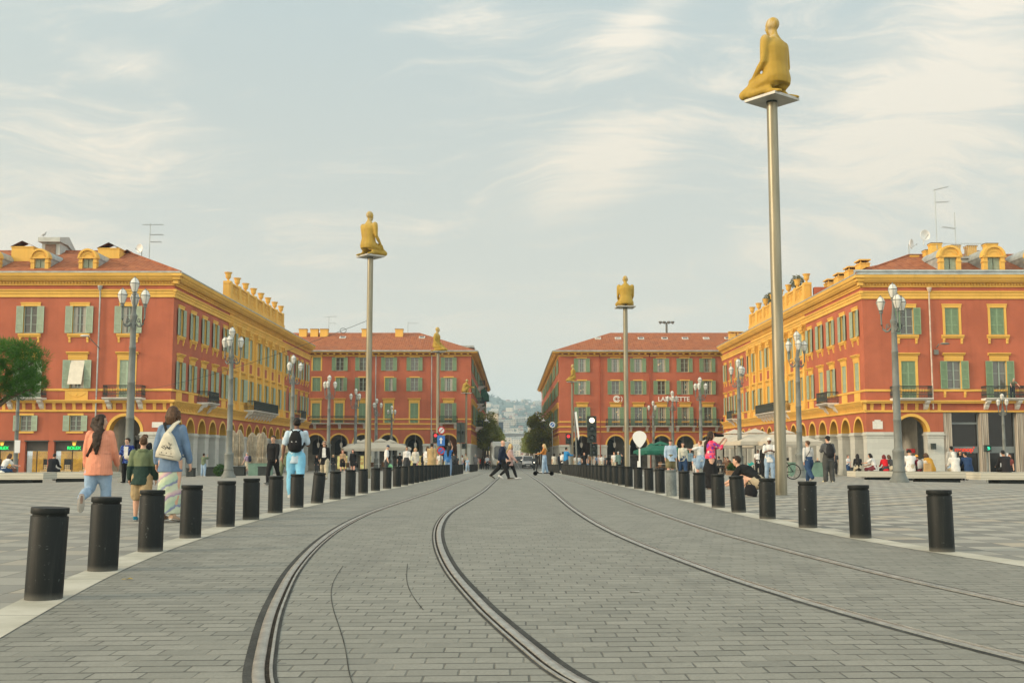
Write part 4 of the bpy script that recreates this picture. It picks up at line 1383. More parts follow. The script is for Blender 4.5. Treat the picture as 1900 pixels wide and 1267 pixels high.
for d in (fw[1] + 0.2, fw[2] + 0.1, fw[3], fw[4]):
    dormer(B, Ff @ Matrix.Translation((0, -0.3, 0)), FU(d), 16.98)
for (px, y, z, w, h) in ((1734, 96.4, 19.3, 1.15, 1.75), (1770, 97.4, 19.3, 1.0, 1.75), (1800, 97.4, 19.3, 1.0, 1.7), (1836, 96.6, 19.3, 1.3, 1.75), (1818, 99, 19.3, 0.9, 1.5), (1722, 98.5, 19.3, 1.0, 1.5), (1694, 99, 19, 0.8, 1.4)):
    chimney(B, xat(px, y, 20) - RB_C[0], y - RB_C[1], z - 0.5, w * 0.8, 0.8, h * 0.86, 'flat')
rr = MB()
x0, x1 = xat(1742, 96.8, 20) - RB_C[0], xat(1830, 96.8, 20) - RB_C[0]
for z in (20.45, 19.3):
    rr.tube([(x0, 3.8, z), (x1, 3.8, z)], 0.025, 5)
n = 24
for i in range(n + 1):
    x = lerp(x0, x1, i / n); rr.tube([(x, 3.8, 19.1), (x, 3.8, 20.45)], 0.014, 4)
rr.build('roof_railing', ZINC, B)
tr = MB()
tr.box(x0 - 0.3, x1 + 0.4, 3.5, 8.5, 18.0, 19.05)
tr.box(x0 - 0.5, x1 + 0.6, 3.3, 8.7, 19.05, 19.15)
tr.build('roof_terrace', mat('pale_zinc', None), B)
# upper storey set back behind the sunlit cornice, with a line of chimneys
ub = MB()
ub.box(3.6, 9.6, 7.0, 17.2, 17.0, 18.75)
ub.build('set_back_storey', RED, B)
ur = MB()
ur.poly([(2.5, 6.4, 18.76), (2.5, 17.8, 18.76), (6.4, 14.5, 19.9), (6.4, 9.5, 19.9)]); ur.poly([(2.5, 6.4, 18.76), (10.3, 6.4, 18.76), (6.4, 9.5, 19.9)]); ur.poly([(10.3, 6.4, 18.76), (10.3, 17.8, 18.76), (6.4, 14.5, 19.9), (6.4, 9.5, 19.9)])
ur.build('upper_roof', TILE, B)
for i, yy in enumerate((9.0, 12.5, 16.0, 19.5)):
    chimney(B, 3.0, yy, 18.1, 0.9, 1.5, 1.4 - 0.05 * i, 'slab')
ub = MB(); ub.box(0.95, 5.0, 17.9, 18.6, 17.0, 18.7); ub.build('terrace_wall', RED, B)

# ------------------------------------------------------------------ the two far buildings and the avenue
FZ = -1.2
FY = 160.0
def far_building(name, label, x0, sgn, cols, L, seed, states):
    """front faces the square at y = FY; x0 = corner at the avenue; sgn -1: building lies to the left"""
    rng = random.Random(seed)
    B = thing(name, label, 'building', (x0, FY, FZ), group='red and yellow buildings round the square')
    Ff = Matrix.Rotation(FACE_CAM, 4, 'Z')
    FU = lambda a: -sgn * a                 # a = distance from the avenue corner
    Fs = Matrix.Rotation(FACE_E if sgn < 0 else FACE_W, 4, 'Z')
    SU = (lambda d: -d) if sgn < 0 else (lambda d: d)
    rg = lambda f, a, b: (min(f(a), f(b)), max(f(a), f(b)))
    SL = 96.0
    fl = ((6.75, 9.62), (11.35, 13.3), (14.3, 16.25)) if sgn < 0 else ((6.3, 9.05), (10.85, 12.85), (14.1, 16.1))
    sp0, st0 = (3.77, 0.0) if sgn < 0 else (3.6, -0.4)
    wall = MB(); wall.M = Ff
    holes = [(*sorted((FU(c - 0.58), FU(c + 0.58))), z0, z1) for c in cols for z0, z1 in fl]
    wall_grid(wall, *rg(FU, 0, L), 5.95 + st0, 17.0, holes)
    edges = [0.0] + [(cols[i] + cols[i + 1]) / 2 for i in range(len(cols) - 1)] + [L]
    for i, c in enumerate(cols):
        arch_wall(wall, *rg(FU, edges[i], edges[i + 1]), sp0, 5.95 + st0, FU(c), 1.3)
    sc = [3.0 + 3.7 * k for k in range(25)]
    wall.M = Fs
    holes = [(*sorted((SU(c - 0.58), SU(c + 0.58))), z0, z1) for c in sc for z0, z1 in fl]
    wall_grid(wall, *rg(SU, 0, SL), 5.95 + st0, 17.0, holes)
    for i, c in enumerate(sc):
        arch_wall(wall, *rg(SU, c - 1.85 if i else 0, c + 1.85 if i < 24 else SL), sp0, 5.95 + st0, SU(c), 1.25)
    wall.build('wall', RED, B)
    am, am2 = arch_mesh(1.3, 0.22, 0.8), arch_mesh(1.25, 0.2, 0.8)
    for i, c in enumerate(cols):
        put('arch', am, B, mtx=Ff @ Matrix.Translation((FU(c), 0, sp0)))
        a = c + 1.3
        b = cols[i + 1] - 1.3 if i < len(cols) - 1 else L
        if i == 0:
            put('pier', pier_mesh(c - 1.3, 0.9, sp0), B, mtx=Ff @ Matrix.Translation((FU((c - 1.3) / 2), 0, 0)))
        if b - a > 0.2:
            put('pier', pier_mesh(b - a, 0.9, sp0), B, mtx=Ff @ Matrix.Translation((FU((a + b) / 2), 0, 0)))
    sp_ = pier_mesh(3.7 - 2.5, 0.9, sp0)
    for i, c in enumerate(sc):
        put('arch', am2, B, mtx=Fs @ Matrix.Translation((SU(c), 0, sp0)))
        put('pier', sp_, B, mtx=Fs @ Matrix.Translation((SU(c + 1.85), 0, 0)))
    mo = MB()
    for M, (u0, u1) in ((Ff, rg(FU, 0.0, L)), (Fs, rg(SU, 0.0, SL))):
        mo.M = M
        for z in (5.88 + st0, 6.6 + st0, 7.3 + st0):
            extr(mo, [(0, z - 0.1), (0.07, z - 0.1), (0.1, z - 0.02), (0.1, z + 0.06), (0, z + 0.1)], u0, u1)
        extr(mo, [(0, 16.4), (0.1, 16.4), (0.14, 16.62), (0, 16.66)], u0, u1)
        extr(mo, [(0, 16.84), (0.82, 16.84), (0.9, 16.92), (0.95, 17.1), (0, 17.12)], u0, u1)
        n = int((u1 - u0) / 0.9)
        for k in range(n):
            a = u0 + (k + 0.5) * (u1 - u0) / n
            mo.box(a - 0.12, a + 0.12, 0, 0.72, 16.66, 16.84)
    mo.M = None
    mo.box(*sorted((0, -sgn * 0.93)), -0.93, 0, 16.845, 17.095)
    mo.build('cornice', YEL, B)
    rf = MB()
    e, h, D = 0.95, 8.2, 16.4
    P = lambda a, b, z: (sgn * a, b, z)
    rf.poly([P(-e, -e, 17.14), P(L, -e, 17.14), P(L, h, 20.75), P(h, h, 20.75)])
    rf.poly([P(-e, -e, 17.14), P(-e, SL, 17.14), P(h, SL, 20.75), P(h, h, 20.75)])
    rf.poly([P(h, h, 20.75), P(L, h, 20.75), P(L, D, 17.14), P(D, D, 17.14)])
    rf.poly([P(h, h, 20.75), P(h, SL, 20.75), P(D, SL, 17.14), P(D, D, 17.14)])
    rf.build('roof', TILE, B)
    gt = MB()
    gt.M = Ff; gt.tube([(rg(FU, -0.9, L)[0], 0.98, 17.1), (rg(FU, -0.9, L)[1], 0.98, 17.1)], 0.1, 6)
    gt.M = Fs; gt.tube([(rg(SU, -0.9, SL)[0], 0.98, 17.1), (rg(SU, -0.9, SL)[1], 0.98, 17.1)], 0.1, 6)
    gt.build('gutter', ZINC, B)
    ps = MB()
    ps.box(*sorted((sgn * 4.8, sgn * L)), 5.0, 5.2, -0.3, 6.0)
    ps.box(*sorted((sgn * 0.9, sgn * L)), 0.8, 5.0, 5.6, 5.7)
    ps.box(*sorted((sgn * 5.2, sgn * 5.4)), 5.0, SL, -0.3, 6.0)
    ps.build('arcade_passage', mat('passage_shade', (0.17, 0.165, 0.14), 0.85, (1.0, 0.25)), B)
    for i, c in enumerate(cols):
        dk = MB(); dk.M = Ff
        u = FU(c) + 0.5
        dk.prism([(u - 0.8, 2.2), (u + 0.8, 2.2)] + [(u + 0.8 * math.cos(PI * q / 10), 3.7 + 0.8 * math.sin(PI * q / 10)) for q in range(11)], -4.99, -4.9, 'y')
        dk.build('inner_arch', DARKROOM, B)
        wd = MB(); wd.M = Ff
        wd.box(FU(c) - 1.0, FU(c) + 0.9, -4.98, -4.85, 0.1, 2.0)
        wd.build('shop_window', LITROOM if (i + (0 if sgn < 0 else 1)) % 3 != 2 and sgn < 0 else mat('dark_shop_window', (0.05, 0.045, 0.035), 0.2, (2, 0.4)), B)
        ln = MB(); ln.M = Ff
        ln.tube([(FU(c), -2.4, 5.55), (FU(c), -2.4, 4.0)], 0.02, 4)
        ln.lathe([(0.05, 3.2), (0.16, 3.4), (0.2, 3.8), (0.05, 4.0)], 8, (FU(c), -2.4, 0))
        ln.build('hanging_lantern', mat('lantern_glass', (0.5, 0.46, 0.36), 0.4, None, emit=0.25), B)
    for i, c in enumerate(cols):
        for j, (z0, z1) in enumerate(fl):
            st = states[(i * 3 + j) % len(states)]
            w = window(B, Ff, FU(c), z0, 1.16, z1 - z0, 'hood' if j == 0 else 'far', st, rng=rng, deep=True)
            if sgn > 0 and j == 0 or (i + j) % 4 == 1 and sgn > 0:
                lm = MB()
                for q in range(3):
                    a = rng.uniform(-0.42, 0.3); b = rng.uniform(0.25, 0.85) * (z1 - z0)
                    lm.box(a, a + rng.uniform(0.08, 0.2), -0.205, -0.195, b, b + rng.uniform(0.05, 0.16))
                put('interior_light', lm.mesh('interior_light', [mat('window_light', (1.0, 0.78, 0.42), 0.6, None, emit=0.8)]), w, mtx=Matrix.Identity(4))
    for i, c in enumerate(sc):
        if i > 22: continue
        for j, (z0, z1) in enumerate(fl):
            window(B, Fs, SU(c), z0, 1.16, z1 - z0, 'hood' if j == 0 else 'far', 'open' if (i * 7 + j * 3) % 4 else 'closed', rng=rng, deep=True)
    return B, Ff, FU, Fs, SU
FLC = [3.25, 8.2, 11.9, 15.65, 19.05, 22.4, 25.8, 29.2, 32.6]
FRC = [3.3, 8.15, 11.45, 14.8, 18.2, 21.5, 24.9, 28.3]
fl_ = far_building('avenue_building', 'red corner building left of the avenue with dark green shutters and a long iron balcony', -5.95, -1, FLC, 35.0, 21,
                   [OP, OP, OP, CL, OP, OP, CL, HF, OP, CL, OP, OP, CL, HF, OP, CL, CL, CL])
fr_ = far_building('avenue_building', 'red corner building right of the avenue with white store lettering on its front', 6.85, 1, FRC, 30.5, 22, [OP])
B, Ff, FU, Fs, SU = fl_
balcony(B, Ff, FU(FLC[0]), 6.7, 2.7, 0.9, 2, 1.0, True)
balcony(B, Ff, FU(24.3), 6.7, 18.6, 0.9, 6, 1.0, True)
for i, (d, z, w) in enumerate(((22, 6.7, 4.0), (33, 6.7, 3.6), (27, 10.7, 3.0), (40, 10.7, 3.2), (36, 14.2, 3.0), (47, 6.7, 5.0), (52, 14.0, 3.2))):
    balcony(B, Fs, SU(d), z, w, 1.1, 2, 1.0, True)
aw = MB(); aw.M = Fs
aw.prism([(0.0, 15.9), (1.5, 13.6), (1.5, 12.5), (0.0, 12.4)], *sorted((SU(50), SU(56))), 'x')
aw.build('green_awning', mat('green_netting', (0.03, 0.11, 0.07), 0.8, (3, 0.3)), B)
for px in (563, 584, 602, 679, 741):
    chimney(B, xat(px, 166.5, 20) + 5.95, 6.5, 20.2, 1.15, 0.9, 0.85, 'flat')
dp = MB(); dp.M = Ff
for c in (5.7, 13.8):
    dp = MB(); dp.M = Ff
    dp.tube([(FU(c), 0.14, 16.6), (FU(c), 0.14, 0.2)], 0.07, 6)
    dp.build('downpipe', ZINC, B)
rt = MB(); rt.box(1.2, 3.2, 24, 30, 18.0, 20.0); rt.box(0.4, 3.6, 23.5, 30.5, 20.0, 20.3)
rt.v = [(-p[0], p[1], p[2]) for p in rt.v]
rt.build('roof_hatch', ZINC, B)
def skylight(B, x, y, z):
    m2 = MB()
    m2.M = Matrix.Translation((x, y, z)) @ Matrix.Rotation(math.atan2(3.6, 9.1), 4, 'X')
    m2.box(-0.45, 0.45, -0.45, 0.45, 0.0, 0.14)
    s_ = m2.build('skylight', WHITE, B)
    m2.v, m2.f, m2.mi, m2.sm = [], [], [], []
    m2.box(-0.33, 0.33, -0.33, 0.33, 0.14, 0.16)
    m2.build('pane', GLASS, s_)
for px in (636, 783):
    skylight(B, xat(px, 165.5, 19) + 5.95, 5.5, 17.14 + (5.5 + 0.95) * 3.61 / 9.15)
B, Ff, FU, Fs, SU = fr_
for px in (1109, 1146.5, 1189, 1233, 1271, 1310, 1350):
    skylight(B, xat(px, 165, 19) - 6.85, 5.0, 17.14 + (5.0 + 0.95) * 3.61 / 9.15)
for c in FRC:
    balcony(B, Ff, FU(c), 6.28, 3.0, 0.9, 2, 1.0, True)
for px in (1358, 1372):
    chimney(B, xat(px, 164, 19) - 6.85, 4.0, 18.6, 0.9, 0.9, 1.5, 'slab')
for c in (5.9, 13.1):
    dp = MB(); dp.M = Ff
    dp.tube([(FU(c), 0.14, 16.6), (FU(c), 0.14, 0.2)], 0.07, 6)
    dp.build('downpipe', mat('red_pipe', (0.3, 0.07, 0.035), 0.7), B)
WLET = mat('white_letters', (0.75, 0.73, 0.68), 0.45, None)
lettering(B, Ff, FU(xat(1250, 160, 9) - 6.85), 0.12, 9.9, 'LAFAYETTE', 0.9, WLET, bold=0.015)
rg_ = MB(); rg_.M = Ff
u = FU(xat(1144, 160, 9) - 6.85)
for q in range(20):
    for (ra, rb, cx) in ((0.5, 0.36, 0.0), (0.30, 0.2, 0.02)):
        a, b = 2 * PI * q / 20, 2 * PI * (q + 1) / 20
        if ra > 0.4 and (q in (9, 10)): continue
        pts = [(u + cx + ra * math.cos(a), 10.2 + ra * math.sin(a)), (u + cx + ra * math.cos(b), 10.2 + ra * math.sin(b)), (u + cx + rb * math.cos(b), 10.2 + rb * math.sin(b)), (u + cx + rb * math.cos(a), 10.2 + rb * math.sin(a))]
        rg_.prism(pts, 0.08, 0.14, 'y')
for q in range(6):
    a, b = -0.9 + 0.3 * q, -0.6 + 0.3 * q
    rg_.prism([(u - 0.36 - 0.48 * math.cos(a), 10.2 + 0.5 * math.sin(a)), (u - 0.36 - 0.48 * math.cos(b), 10.2 + 0.5 * math.sin(b)), (u - 0.36 - 0.40 * math.cos(b), 10.2 + 0.44 * math.sin(b)), (u - 0.36 - 0.40 * math.cos(a), 10.2 + 0.44 * math.sin(a))], 0.08, 0.14, 'y')
rg_.build('ring_emblem', WLET, B)
# siren cluster on the ridge
sr = MB()
x = xat(1237, 168, 21) - 6.85
sr.tube([(x, 8.2, 20.6), (x, 8.2, 22.3)], 0.16, 6)
sr.tube([(x - 0.95, 8.2, 22.3), (x + 0.95, 8.2, 22.3)], 0.07, 6)
for q in (-0.95, -0.35, 0.35, 0.95):
    sr.lathe([(0.08, -0.2), (0.28, 0.1), (0.25, 0.2), (0, 0.24)], 8, (x + q, 8.2, 22.3))
sr.build('roof_siren', mat('siren_grey', (0.12, 0.12, 0.11), 0.5), B)
# ------------------------------------------------------------------ bollards
def _bollard(t, b, v):
    x, y, z = t.sep(v)
    rnd = t.n('ShaderNodeObjectInfo').outputs['Random']
    off = t.m('MULTIPLY', rnd, 37.0)
    p = t.comb(t.m('ADD', x, off), y, z)
    c = t.mix(t.noise(p, 3, 4, 0.6), (0.004, 0.0055, 0.0055), (0.011, 0.014, 0.0135))
    sx = t.comb(t.m('MULTIPLY', t.m('ADD', x, off), 26), t.m('MULTIPLY', y, 26), t.m('MULTIPLY', z, 1.6))
    st = t.ramp(t.noise(sx, 1.0, 5, 0.7), 0.5, 0.78)
    c = t.mix(t.m('MULTIPLY', st, 0.4), c, (0.035, 0.038, 0.034))
    sc = t.ramp(t.noise(t.mapping(p, scale=(1, 1, 0.5)), 30, 5, 0.75), 0.63, 0.72)
    c = t.mix(t.m('MULTIPLY', sc, 0.6), c, (0.16, 0.18, 0.175))
    sw = t.ramp(t.noise(t.mapping(p, scale=(1, 1, 3.5), rot=(0.3, 0.2, 0)), 13, 3, 0.6), 0.70, 0.74)
    c = t.mix(t.m('MULTIPLY', sw, 0.5), c, (0.14, 0.155, 0.15))
    c = t.mix(t.ramp(z, 0.06, 0.0, 0.0, 0.5), c, (0.14, 0.135, 0.115))
    t.put(b.inputs['Base Color'], c)
    b.inputs['Roughness'].default_value = 0.55
    b.inputs['Specular IOR Level'].default_value = 0.22
BOLM = mat('bollard_iron', build=_bollard, rough=0.5)
BOLG = mat('faded_grey_iron', (0.16, 0.18, 0.175), 0.6, (4, 0.2), fine=(40, 0.3))
def bollard_mesh(m):
    mb = MB()
    mb.lathe([(0.0, -0.12), (0.128, -0.12), (0.128, 0.572), (0.126, 0.577), (0.116, 0.578), (0.116, 0.594), (0.127, 0.595), (0.129, 0.598), (0.129, 0.634), (0.127, 0.638), (0.0, 0.640)], 28)
    return mb.mesh('bollard', [m])
BM, BMG = bollard_mesh(BOLM), bollard_mesh(BOLG)
ORD = ['nearest', 'second', 'third', 'fourth', 'fifth', 'sixth', 'seventh', 'eighth', 'ninth', 'tenth', 'eleventh', 'twelfth', 'thirteenth', 'fourteenth', 'fifteenth', 'sixteenth',
       'seventeenth', 'eighteenth', 'nineteenth', 'twentieth']
rb_ = random.Random(5)
def bollards(tab, ds, side, tilts, grey=()):
    n = 0
    for k, d in enumerate(ds):
        x = interp(tab, d)
        o = put('bollard', BMG if k in grey else BM, None, (x, d, zg(x, d) + 0.008))
        tx = tilts.get(k, (rb_.uniform(-0.012, 0.012), rb_.uniform(-0.012, 0.012)))
        o.rotation_euler = (tx[0], tx[1], rb_.uniform(0, 6.28))
        if k in tilts:
            o.rotation_euler = (Matrix.Rotation(tx[1], 4, 'Y') @ Matrix.Rotation(tx[0], 4, 'X')).to_euler()
        nth = 'nearest' if k == 0 else ORD[k] + ' from the camera' if k < 20 else None
        if nth:
            extra = ' faded to grey' if k in grey else ' leaning visibly' if k in tilts and abs(tx[1]) > 0.05 else ''
            lab = f'dark iron bollard{extra}, {nth}, in the {side} row'
        else:
            lab = f'small dark bollard at the distant end of the {side} row'
        tag(o, lab, 'bollard', f'bollards along the {side} of the road')
bollards(BOL_L, [7.95, 9.87, 11.8, 13.7, 15.8] + [17.55 + 1.95 * k for k in range(31)] + [91 + 1.9 * k for k in range(9)], 'left side', {0: (0, 0.035), 1: (0, 0.02), 8: (0, 0.085)})
bollards(BOL_R, [11.8, 13.7, 15.6, 17.7, 19.7, 21.5] + [23.5 + 1.93 * k for k in range(27)] + [80 + 2.6 * k for k in range(10)], 'right side', {1: (0, -0.02), 4: (0, -0.06), 8: (0, -0.02)}, (8,))

# ------------------------------------------------------------------ lamps
def lantern_meshes():
    mb = MB()
    mb.lathe([(0.0, 0.0), (0.07, 0.0), (0.085, 0.05), (0.06, 0.09), (0.09, 0.12), (0.09, 0.14), (0.0, 0.15)], 12)
    for q in range(4):
        a = PI / 4 + q * PI / 2
        mb.tube([(r_ * math.cos(a), r_ * math.sin(a), z_) for r_, z_ in ((0.085, 0.12), (0.125, 0.22), (0.172, 0.38), (0.192, 0.46), (0.155, 0.585), (0.095, 0.68), (0.02, 0.725))], 0.008, 4)
    mb.lathe([(0.155, 0.44), (0.20, 0.455), (0.205, 0.475), (0.17, 0.49)], 14)
    mb.lathe([(0.02, 0.70), (0.035, 0.72), (0.02, 0.76), (0.0, 0.78)], 8)
    cup = mb.mesh('lantern', [GREYP])
    mb = MB()
    mb.lathe([(0.085, 0.13), (0.12, 0.22), (0.165, 0.38), (0.185, 0.445), (0.18, 0.48), (0.15, 0.58), (0.09, 0.67), (0.02, 0.71)], 14)
    return cup, mb.mesh('globe', [LAMPGLASS])
LAN = lantern_meshes()
def lamp_protos():
    mb = MB()
    pr = [(0.0, -0.2), (0.40, -0.2), (0.40, 0.02), (0.385, 0.1), (0.30, 0.22), (0.255, 0.38), (0.25, 0.42), (0.265, 0.44), (0.265, 0.47), (0.235, 0.5), (0.235, 1.2), (0.245, 1.23), (0.245, 1.3), (0.20, 1.34),
          (0.165, 1.4), (0.155, 2.5), (0.17, 2.52), (0.17, 2.58), (0.15, 2.6), (0.145, 3.9), (0.158, 3.92), (0.158, 3.98), (0.138, 4.0), (0.128, 5.3), (0.14, 5.32), (0.14, 5.38), (0.122, 5.4), (0.112, 6.1), (0.12, 6.12), (0.125, 6.2), (0.11, 6.22),
          (0.115, 6.45), (0.15, 6.6), (0.15, 6.66), (0.10, 6.72), (0.075, 6.95), (0.05, 7.2), (0.05, 7.5), (0.0, 7.5)]
    mb.lathe(pr, 18)
    post = mb.mesh('post', [GREYP])
    mb = MB()
    def arm(a):
        c, s = math.cos(a), math.sin(a)
        P = lambda r, z: (r * c, r * s, z)
        pts = [P(0.1, 6.35), P(0.2, 6.22), P(0.32, 6.2), P(0.43, 6.3), P(0.49, 6.5), P(0.5, 6.78), P(0.5, 6.98)]
        mb.tube(pts, [0.045, 0.042, 0.04, 0.038, 0.036, 0.034, 0.04], 8, (0, 0, 1))
        sp = [P(0.24 + 0.09 * (1 - q / 12) * math.cos(q * 0.62 + 1), 6.42 + 0.1 * (1 - q / 12) * math.sin(q * 0.62 + 1)) for q in range(12)]
        mb.tube([P(0.33, 6.24)] + sp, 0.022, 6, (0, 0, 1))
    arm(0.0)
    a_ = mb.mesh('arm', [GREYP])
    return post, a_
POST, ARM = lamp_protos()
def street_lamp(x, y, label, rz=0.0, scale=1.0, group='grey candelabra street lamps', cat='street lamp', arms=3):
    t = thing('street_lamp', label, cat, (x, y, zg(x, y)), rz, group)
    t.scale = (scale,) * 3
    put('post', POST, t)
    l = put('lantern', LAN[0], t, (0, 0, 7.48)); put('globe', LAN[1], l)
    for k in range(arms):
        a = 2 * PI * k / arms
        ar = put('arm', ARM, t, (0, 0, 0), a)
        l = put('lantern', LAN[0], ar, (0.5, 0, 6.97)); put('globe', LAN[1], l)
    return t
LPL = ['nearest on the left, in front of the building corner', 'second from the camera on the left, before the arcade', 'third from the camera on the left side', 'fourth from the camera on the left side', 'fifth from the camera on the left side', 'sixth from the camera on the left side', 'farthest on the left side']
for k, (px, d) in enumerate(((239, 45.0), (425, 61.5), (541, 77.5), (609, 95), (659, 112), (698, 129), (726, 145))):
    street_lamp(xat(px, d, 1), d, f'grey four-lantern street lamp {LPL[k]}', R((-14, 30, 10, 25, 200, 0, 40)[k]), 1.02)
LPR = ['nearest on the right, in front of the benches', 'second from the camera on the right, behind the tall steel pole', 'third from the camera on the right side', 'fourth from the camera on the right side', 'fifth from the camera on the right side', 'farthest on the right side']
for k, (px, d) in enumerate(((1667, 45.5), (1484, 62), (1373, 78.5), (1301, 95), (1249, 113), (1213, 131))):
    street_lamp(xat(px, d, 1), d, f'grey four-lantern street lamp {LPR[k]}', R((30, 24, 40, 10, 28, 55)[k]), 1.0)
street_lamp(xat(29, 55, 1), 55, 'small grey lamp post beneath the pine branches by the left bench', 0.3, 0.66, cat='street lamp', arms=4)
street_lamp(xat(1864, 62, 1), 62, 'small grey lamp post in front of the shop windows on the right', 0.4, 0.60, cat='street lamp', arms=4)
sg = MB(); x = xat(34, 54.6, 1.6)
sg.box(x - 0.13, x + 0.13, 54.5, 54.53, 1.1, 1.72); 
tag(sg.build('notice', mat('white_paper', None)), 'white paper notice fixed to the small lamp post at left', 'notice')

# ------------------------------------------------------------------ benches
def _planks(t, b, v):
    x, y, z = t.sep(v)
    f = t.m('ABSOLUTE', t.m('SUBTRACT', t.m('FRACT', t.m('DIVIDE', z, 0.115)), 0.5))
    n = t.noise(t.mapping(v, scale=(0.7, 6, 14)), 1.5, 5, 0.6)
    c = t.mix(n, (0.40, 0.37, 0.29), (0.60, 0.57, 0.48))
    c = t.mix(t.ramp(f, 0.43, 0.48), c, (0.16, 0.145, 0.11))
    t.put(b.inputs['Base Color'], c)
    bumped(t, b, t.m('MULTIPLY', t.ramp(f, 0.43, 0.48), -1.0), 0.5, 0.02)
PLANK = mat('bench_planks', rough=0.6, build=_planks)
DBASE = mat('bench_base', (0.03, 0.036, 0.035), 0.6, (3, 0.2))
def bench(x0, x1, d, label, zt=0.47, depth=1.5):
    z = zg((x0 + x1) / 2, d)
    t = thing('bench', label, 'bench', ((x0 + x1) / 2, d, z), group='long pale slatted benches')
    w = (x1 - x0) / 2
    mb = MB()
    mb.prism([(-w, zt), (w, zt), (w, zt - 0.11), (w - 0.0, zt - 0.3), (-w, zt - 0.3), (-w, zt - 0.11)], 0, depth, 'y')
    mb.build('seat', PLANK, t)
    mb = MB()
    mb.box(-w + 0.85, w - 0.55, 0.25, depth - 0.25, -0.15, zt - 0.3)
    mb.build('base', DBASE, t)
    return t
bench(xat(1587, 58, 0.4), xat(1661, 58, 0.4) + 2.2, 58, 'pale slatted bench behind the lamp post, people seated on it in a row')
bench(xat(1677, 50, 0.4), xat(1808, 50, 0.4), 50, 'long pale slatted bench right of the lamp post with people in white and blue')
bench(xat(1819, 46.5, 0.4), xat(1975, 46.5, 0.4), 46.5, 'pale slatted bench at the right edge with one person in black')
bench(xat(-70, 49.5, 0.4), xat(81, 49.5, 0.4), 49.5, 'pale slatted bench at the left edge of the square')
bench(xat(68, 54, 0.4), xat(205, 54, 0.4), 54, 'pale slatted bench before the watch shop, man in black seated on it')

# ------------------------------------------------------------------ parasols and terrace things
CANV = mat('beige_canvas', (0.40, 0.34, 0.25), 0.85, (2.5, 0.2), bump=(9, 0.5), fine=(14, 0.25))
CREAM = mat('cream_parasol_canvas', (0.47, 0.42, 0.34), 0.85, (1.2, 0.08))
def folded_parasol(x, d, h, label, seed):
    rg = random.Random(seed)
    t = thing('folded_parasol', label, 'parasol', (x, d, zg(x, d)), group='folded beige parasols by the left arcade')
    mb = MB(); mb.lathe([(0.35, 0), (0.35, 0.08), (0.04, 0.1), (0.04, h - 0.2), (0, h - 0.15)], 10); mb.build('pole', GREYP, t)
    mb = MB()
    n = 26
    vs, fs = [], []
    levels = [(0.75, 0.30), (0.95, 0.36), (1.3, 0.33), (1.45, 0.24), (1.9, 0.32), (2.5, 0.33), (3.0, 0.26), (h - 0.1, 0.12), (h, 0.03)]
    for z, r in levels:
        for k in range(n):
            q = r * (1 + (0.24 if k % 2 else -0.2) + rg.uniform(-0.08, 0.08))
            vs.append((q * math.cos(2 * PI * k / n), q * math.sin(2 * PI * k / n), z + rg.uniform(-0.04, 0.04)))
    for i in range(len(levels) - 1):
        for k in range(n):
            fs.append((i * n + k, i * n + (k + 1) % n, (i + 1) * n + (k + 1) % n, (i + 1) * n + k))
    mb.add(vs, fs, False)
    mb.build('canopy', CANV, t)
for k, (px, d, h) in enumerate(((431, 84, 3.4), (443, 86, 3.5), (467, 87, 3.3), (480, 92, 3.4), (486.5, 90, 3.4))):
    folded_parasol(xat(px, d), d, h, ('folded beige parasol partly hidden behind the second lamp post', 'widest folded beige parasol just right of the lamp base', 'folded beige parasol above the green planter', 'folded beige parasol left half of the close pair', 'folded beige parasol right half of the close pair')[k], k)

def open_parasol(x, d, s, h, label, m=None, group='large open parasols', vent=True):
    t = thing('open_parasol', label, 'parasol', (x, d, zg(x, d)), R(12), group=group)
    mb = MB(); mb.lathe([(0.4, -0.05), (0.4, 0.1), (0.045, 0.12), (0.045, h + 0.5), (0, h + 0.5)], 10); mb.build('pole', mat('dark_pole', (0.12, 0.11, 0.1), 0.5), t)
    mb = MB()
    c = s / 2
    n = 4
    ring = lambda r, z: [(r * (1 if k in (0, 3) else -1), r * (1 if k < 2 else -1), z) for k in range(4)]
    lv = [ring(c, h - 0.28), ring(c, h), ring(c * 0.62, h + 0.30), ring(c * 0.3, h + 0.55)]
    for i in range(3):
        for k in range(4):
            mb.add([lv[i][k], lv[i][(k + 1) % 4], lv[i + 1][(k + 1) % 4], lv[i + 1][k]], [(0, 1, 2, 3)])
    mb.add(ring(c * 0.34, h + 0.6) + [(0, 0, h + 0.95)], [(0, 1, 4), (1, 2, 4), (2, 3, 4), (3, 0, 4)])
    mb.build('canopy', m or CREAM, t)
    return t
OPL = ((1364, 84, 4.2, 2.45, 'open beige parasol behind the woman in the pink blouse'), (1402, 80, 4.0, 2.4, 'open beige parasol above the crouching person'), (1452, 79, 4.2, 2.4, 'open beige parasol just right of the tall steel pole'),
       (1342, 98, 4.0, 2.5, 'small open parasol farther off along the right arcade'), (1385, 104, 4.0, 2.6, 'open parasol deep along the right arcade'), (1420, 96, 4.0, 2.6, 'open parasol by the arcade behind the man in the white cap'))
for px, d, s, h, lab in OPL:
    open_parasol(xat(px, d), d, s, h, lab)
for px, d, s, h, lab in ((664, 122, 3.6, 2.5, 'cream parasol at the cafe left of the tall pole'), (676, 112, 4.4, 2.3, 'low cream parasol by the cafe behind the woman in black'), (706, 118, 4.4, 2.5, 'cream parasol right of the tall steel pole'), (724, 124, 4.2, 2.5, 'cream parasol behind the man in the white shirt')):
    open_parasol(xat(px, d), d, s, h, lab)
open_parasol(xat(1226, 108), 108, 4.2, 2.0, 'dark green parasol behind the man in the light blue shirt', mat('green_canvas', (0.02, 0.13, 0.085), 0.8, (2, 0.15)))
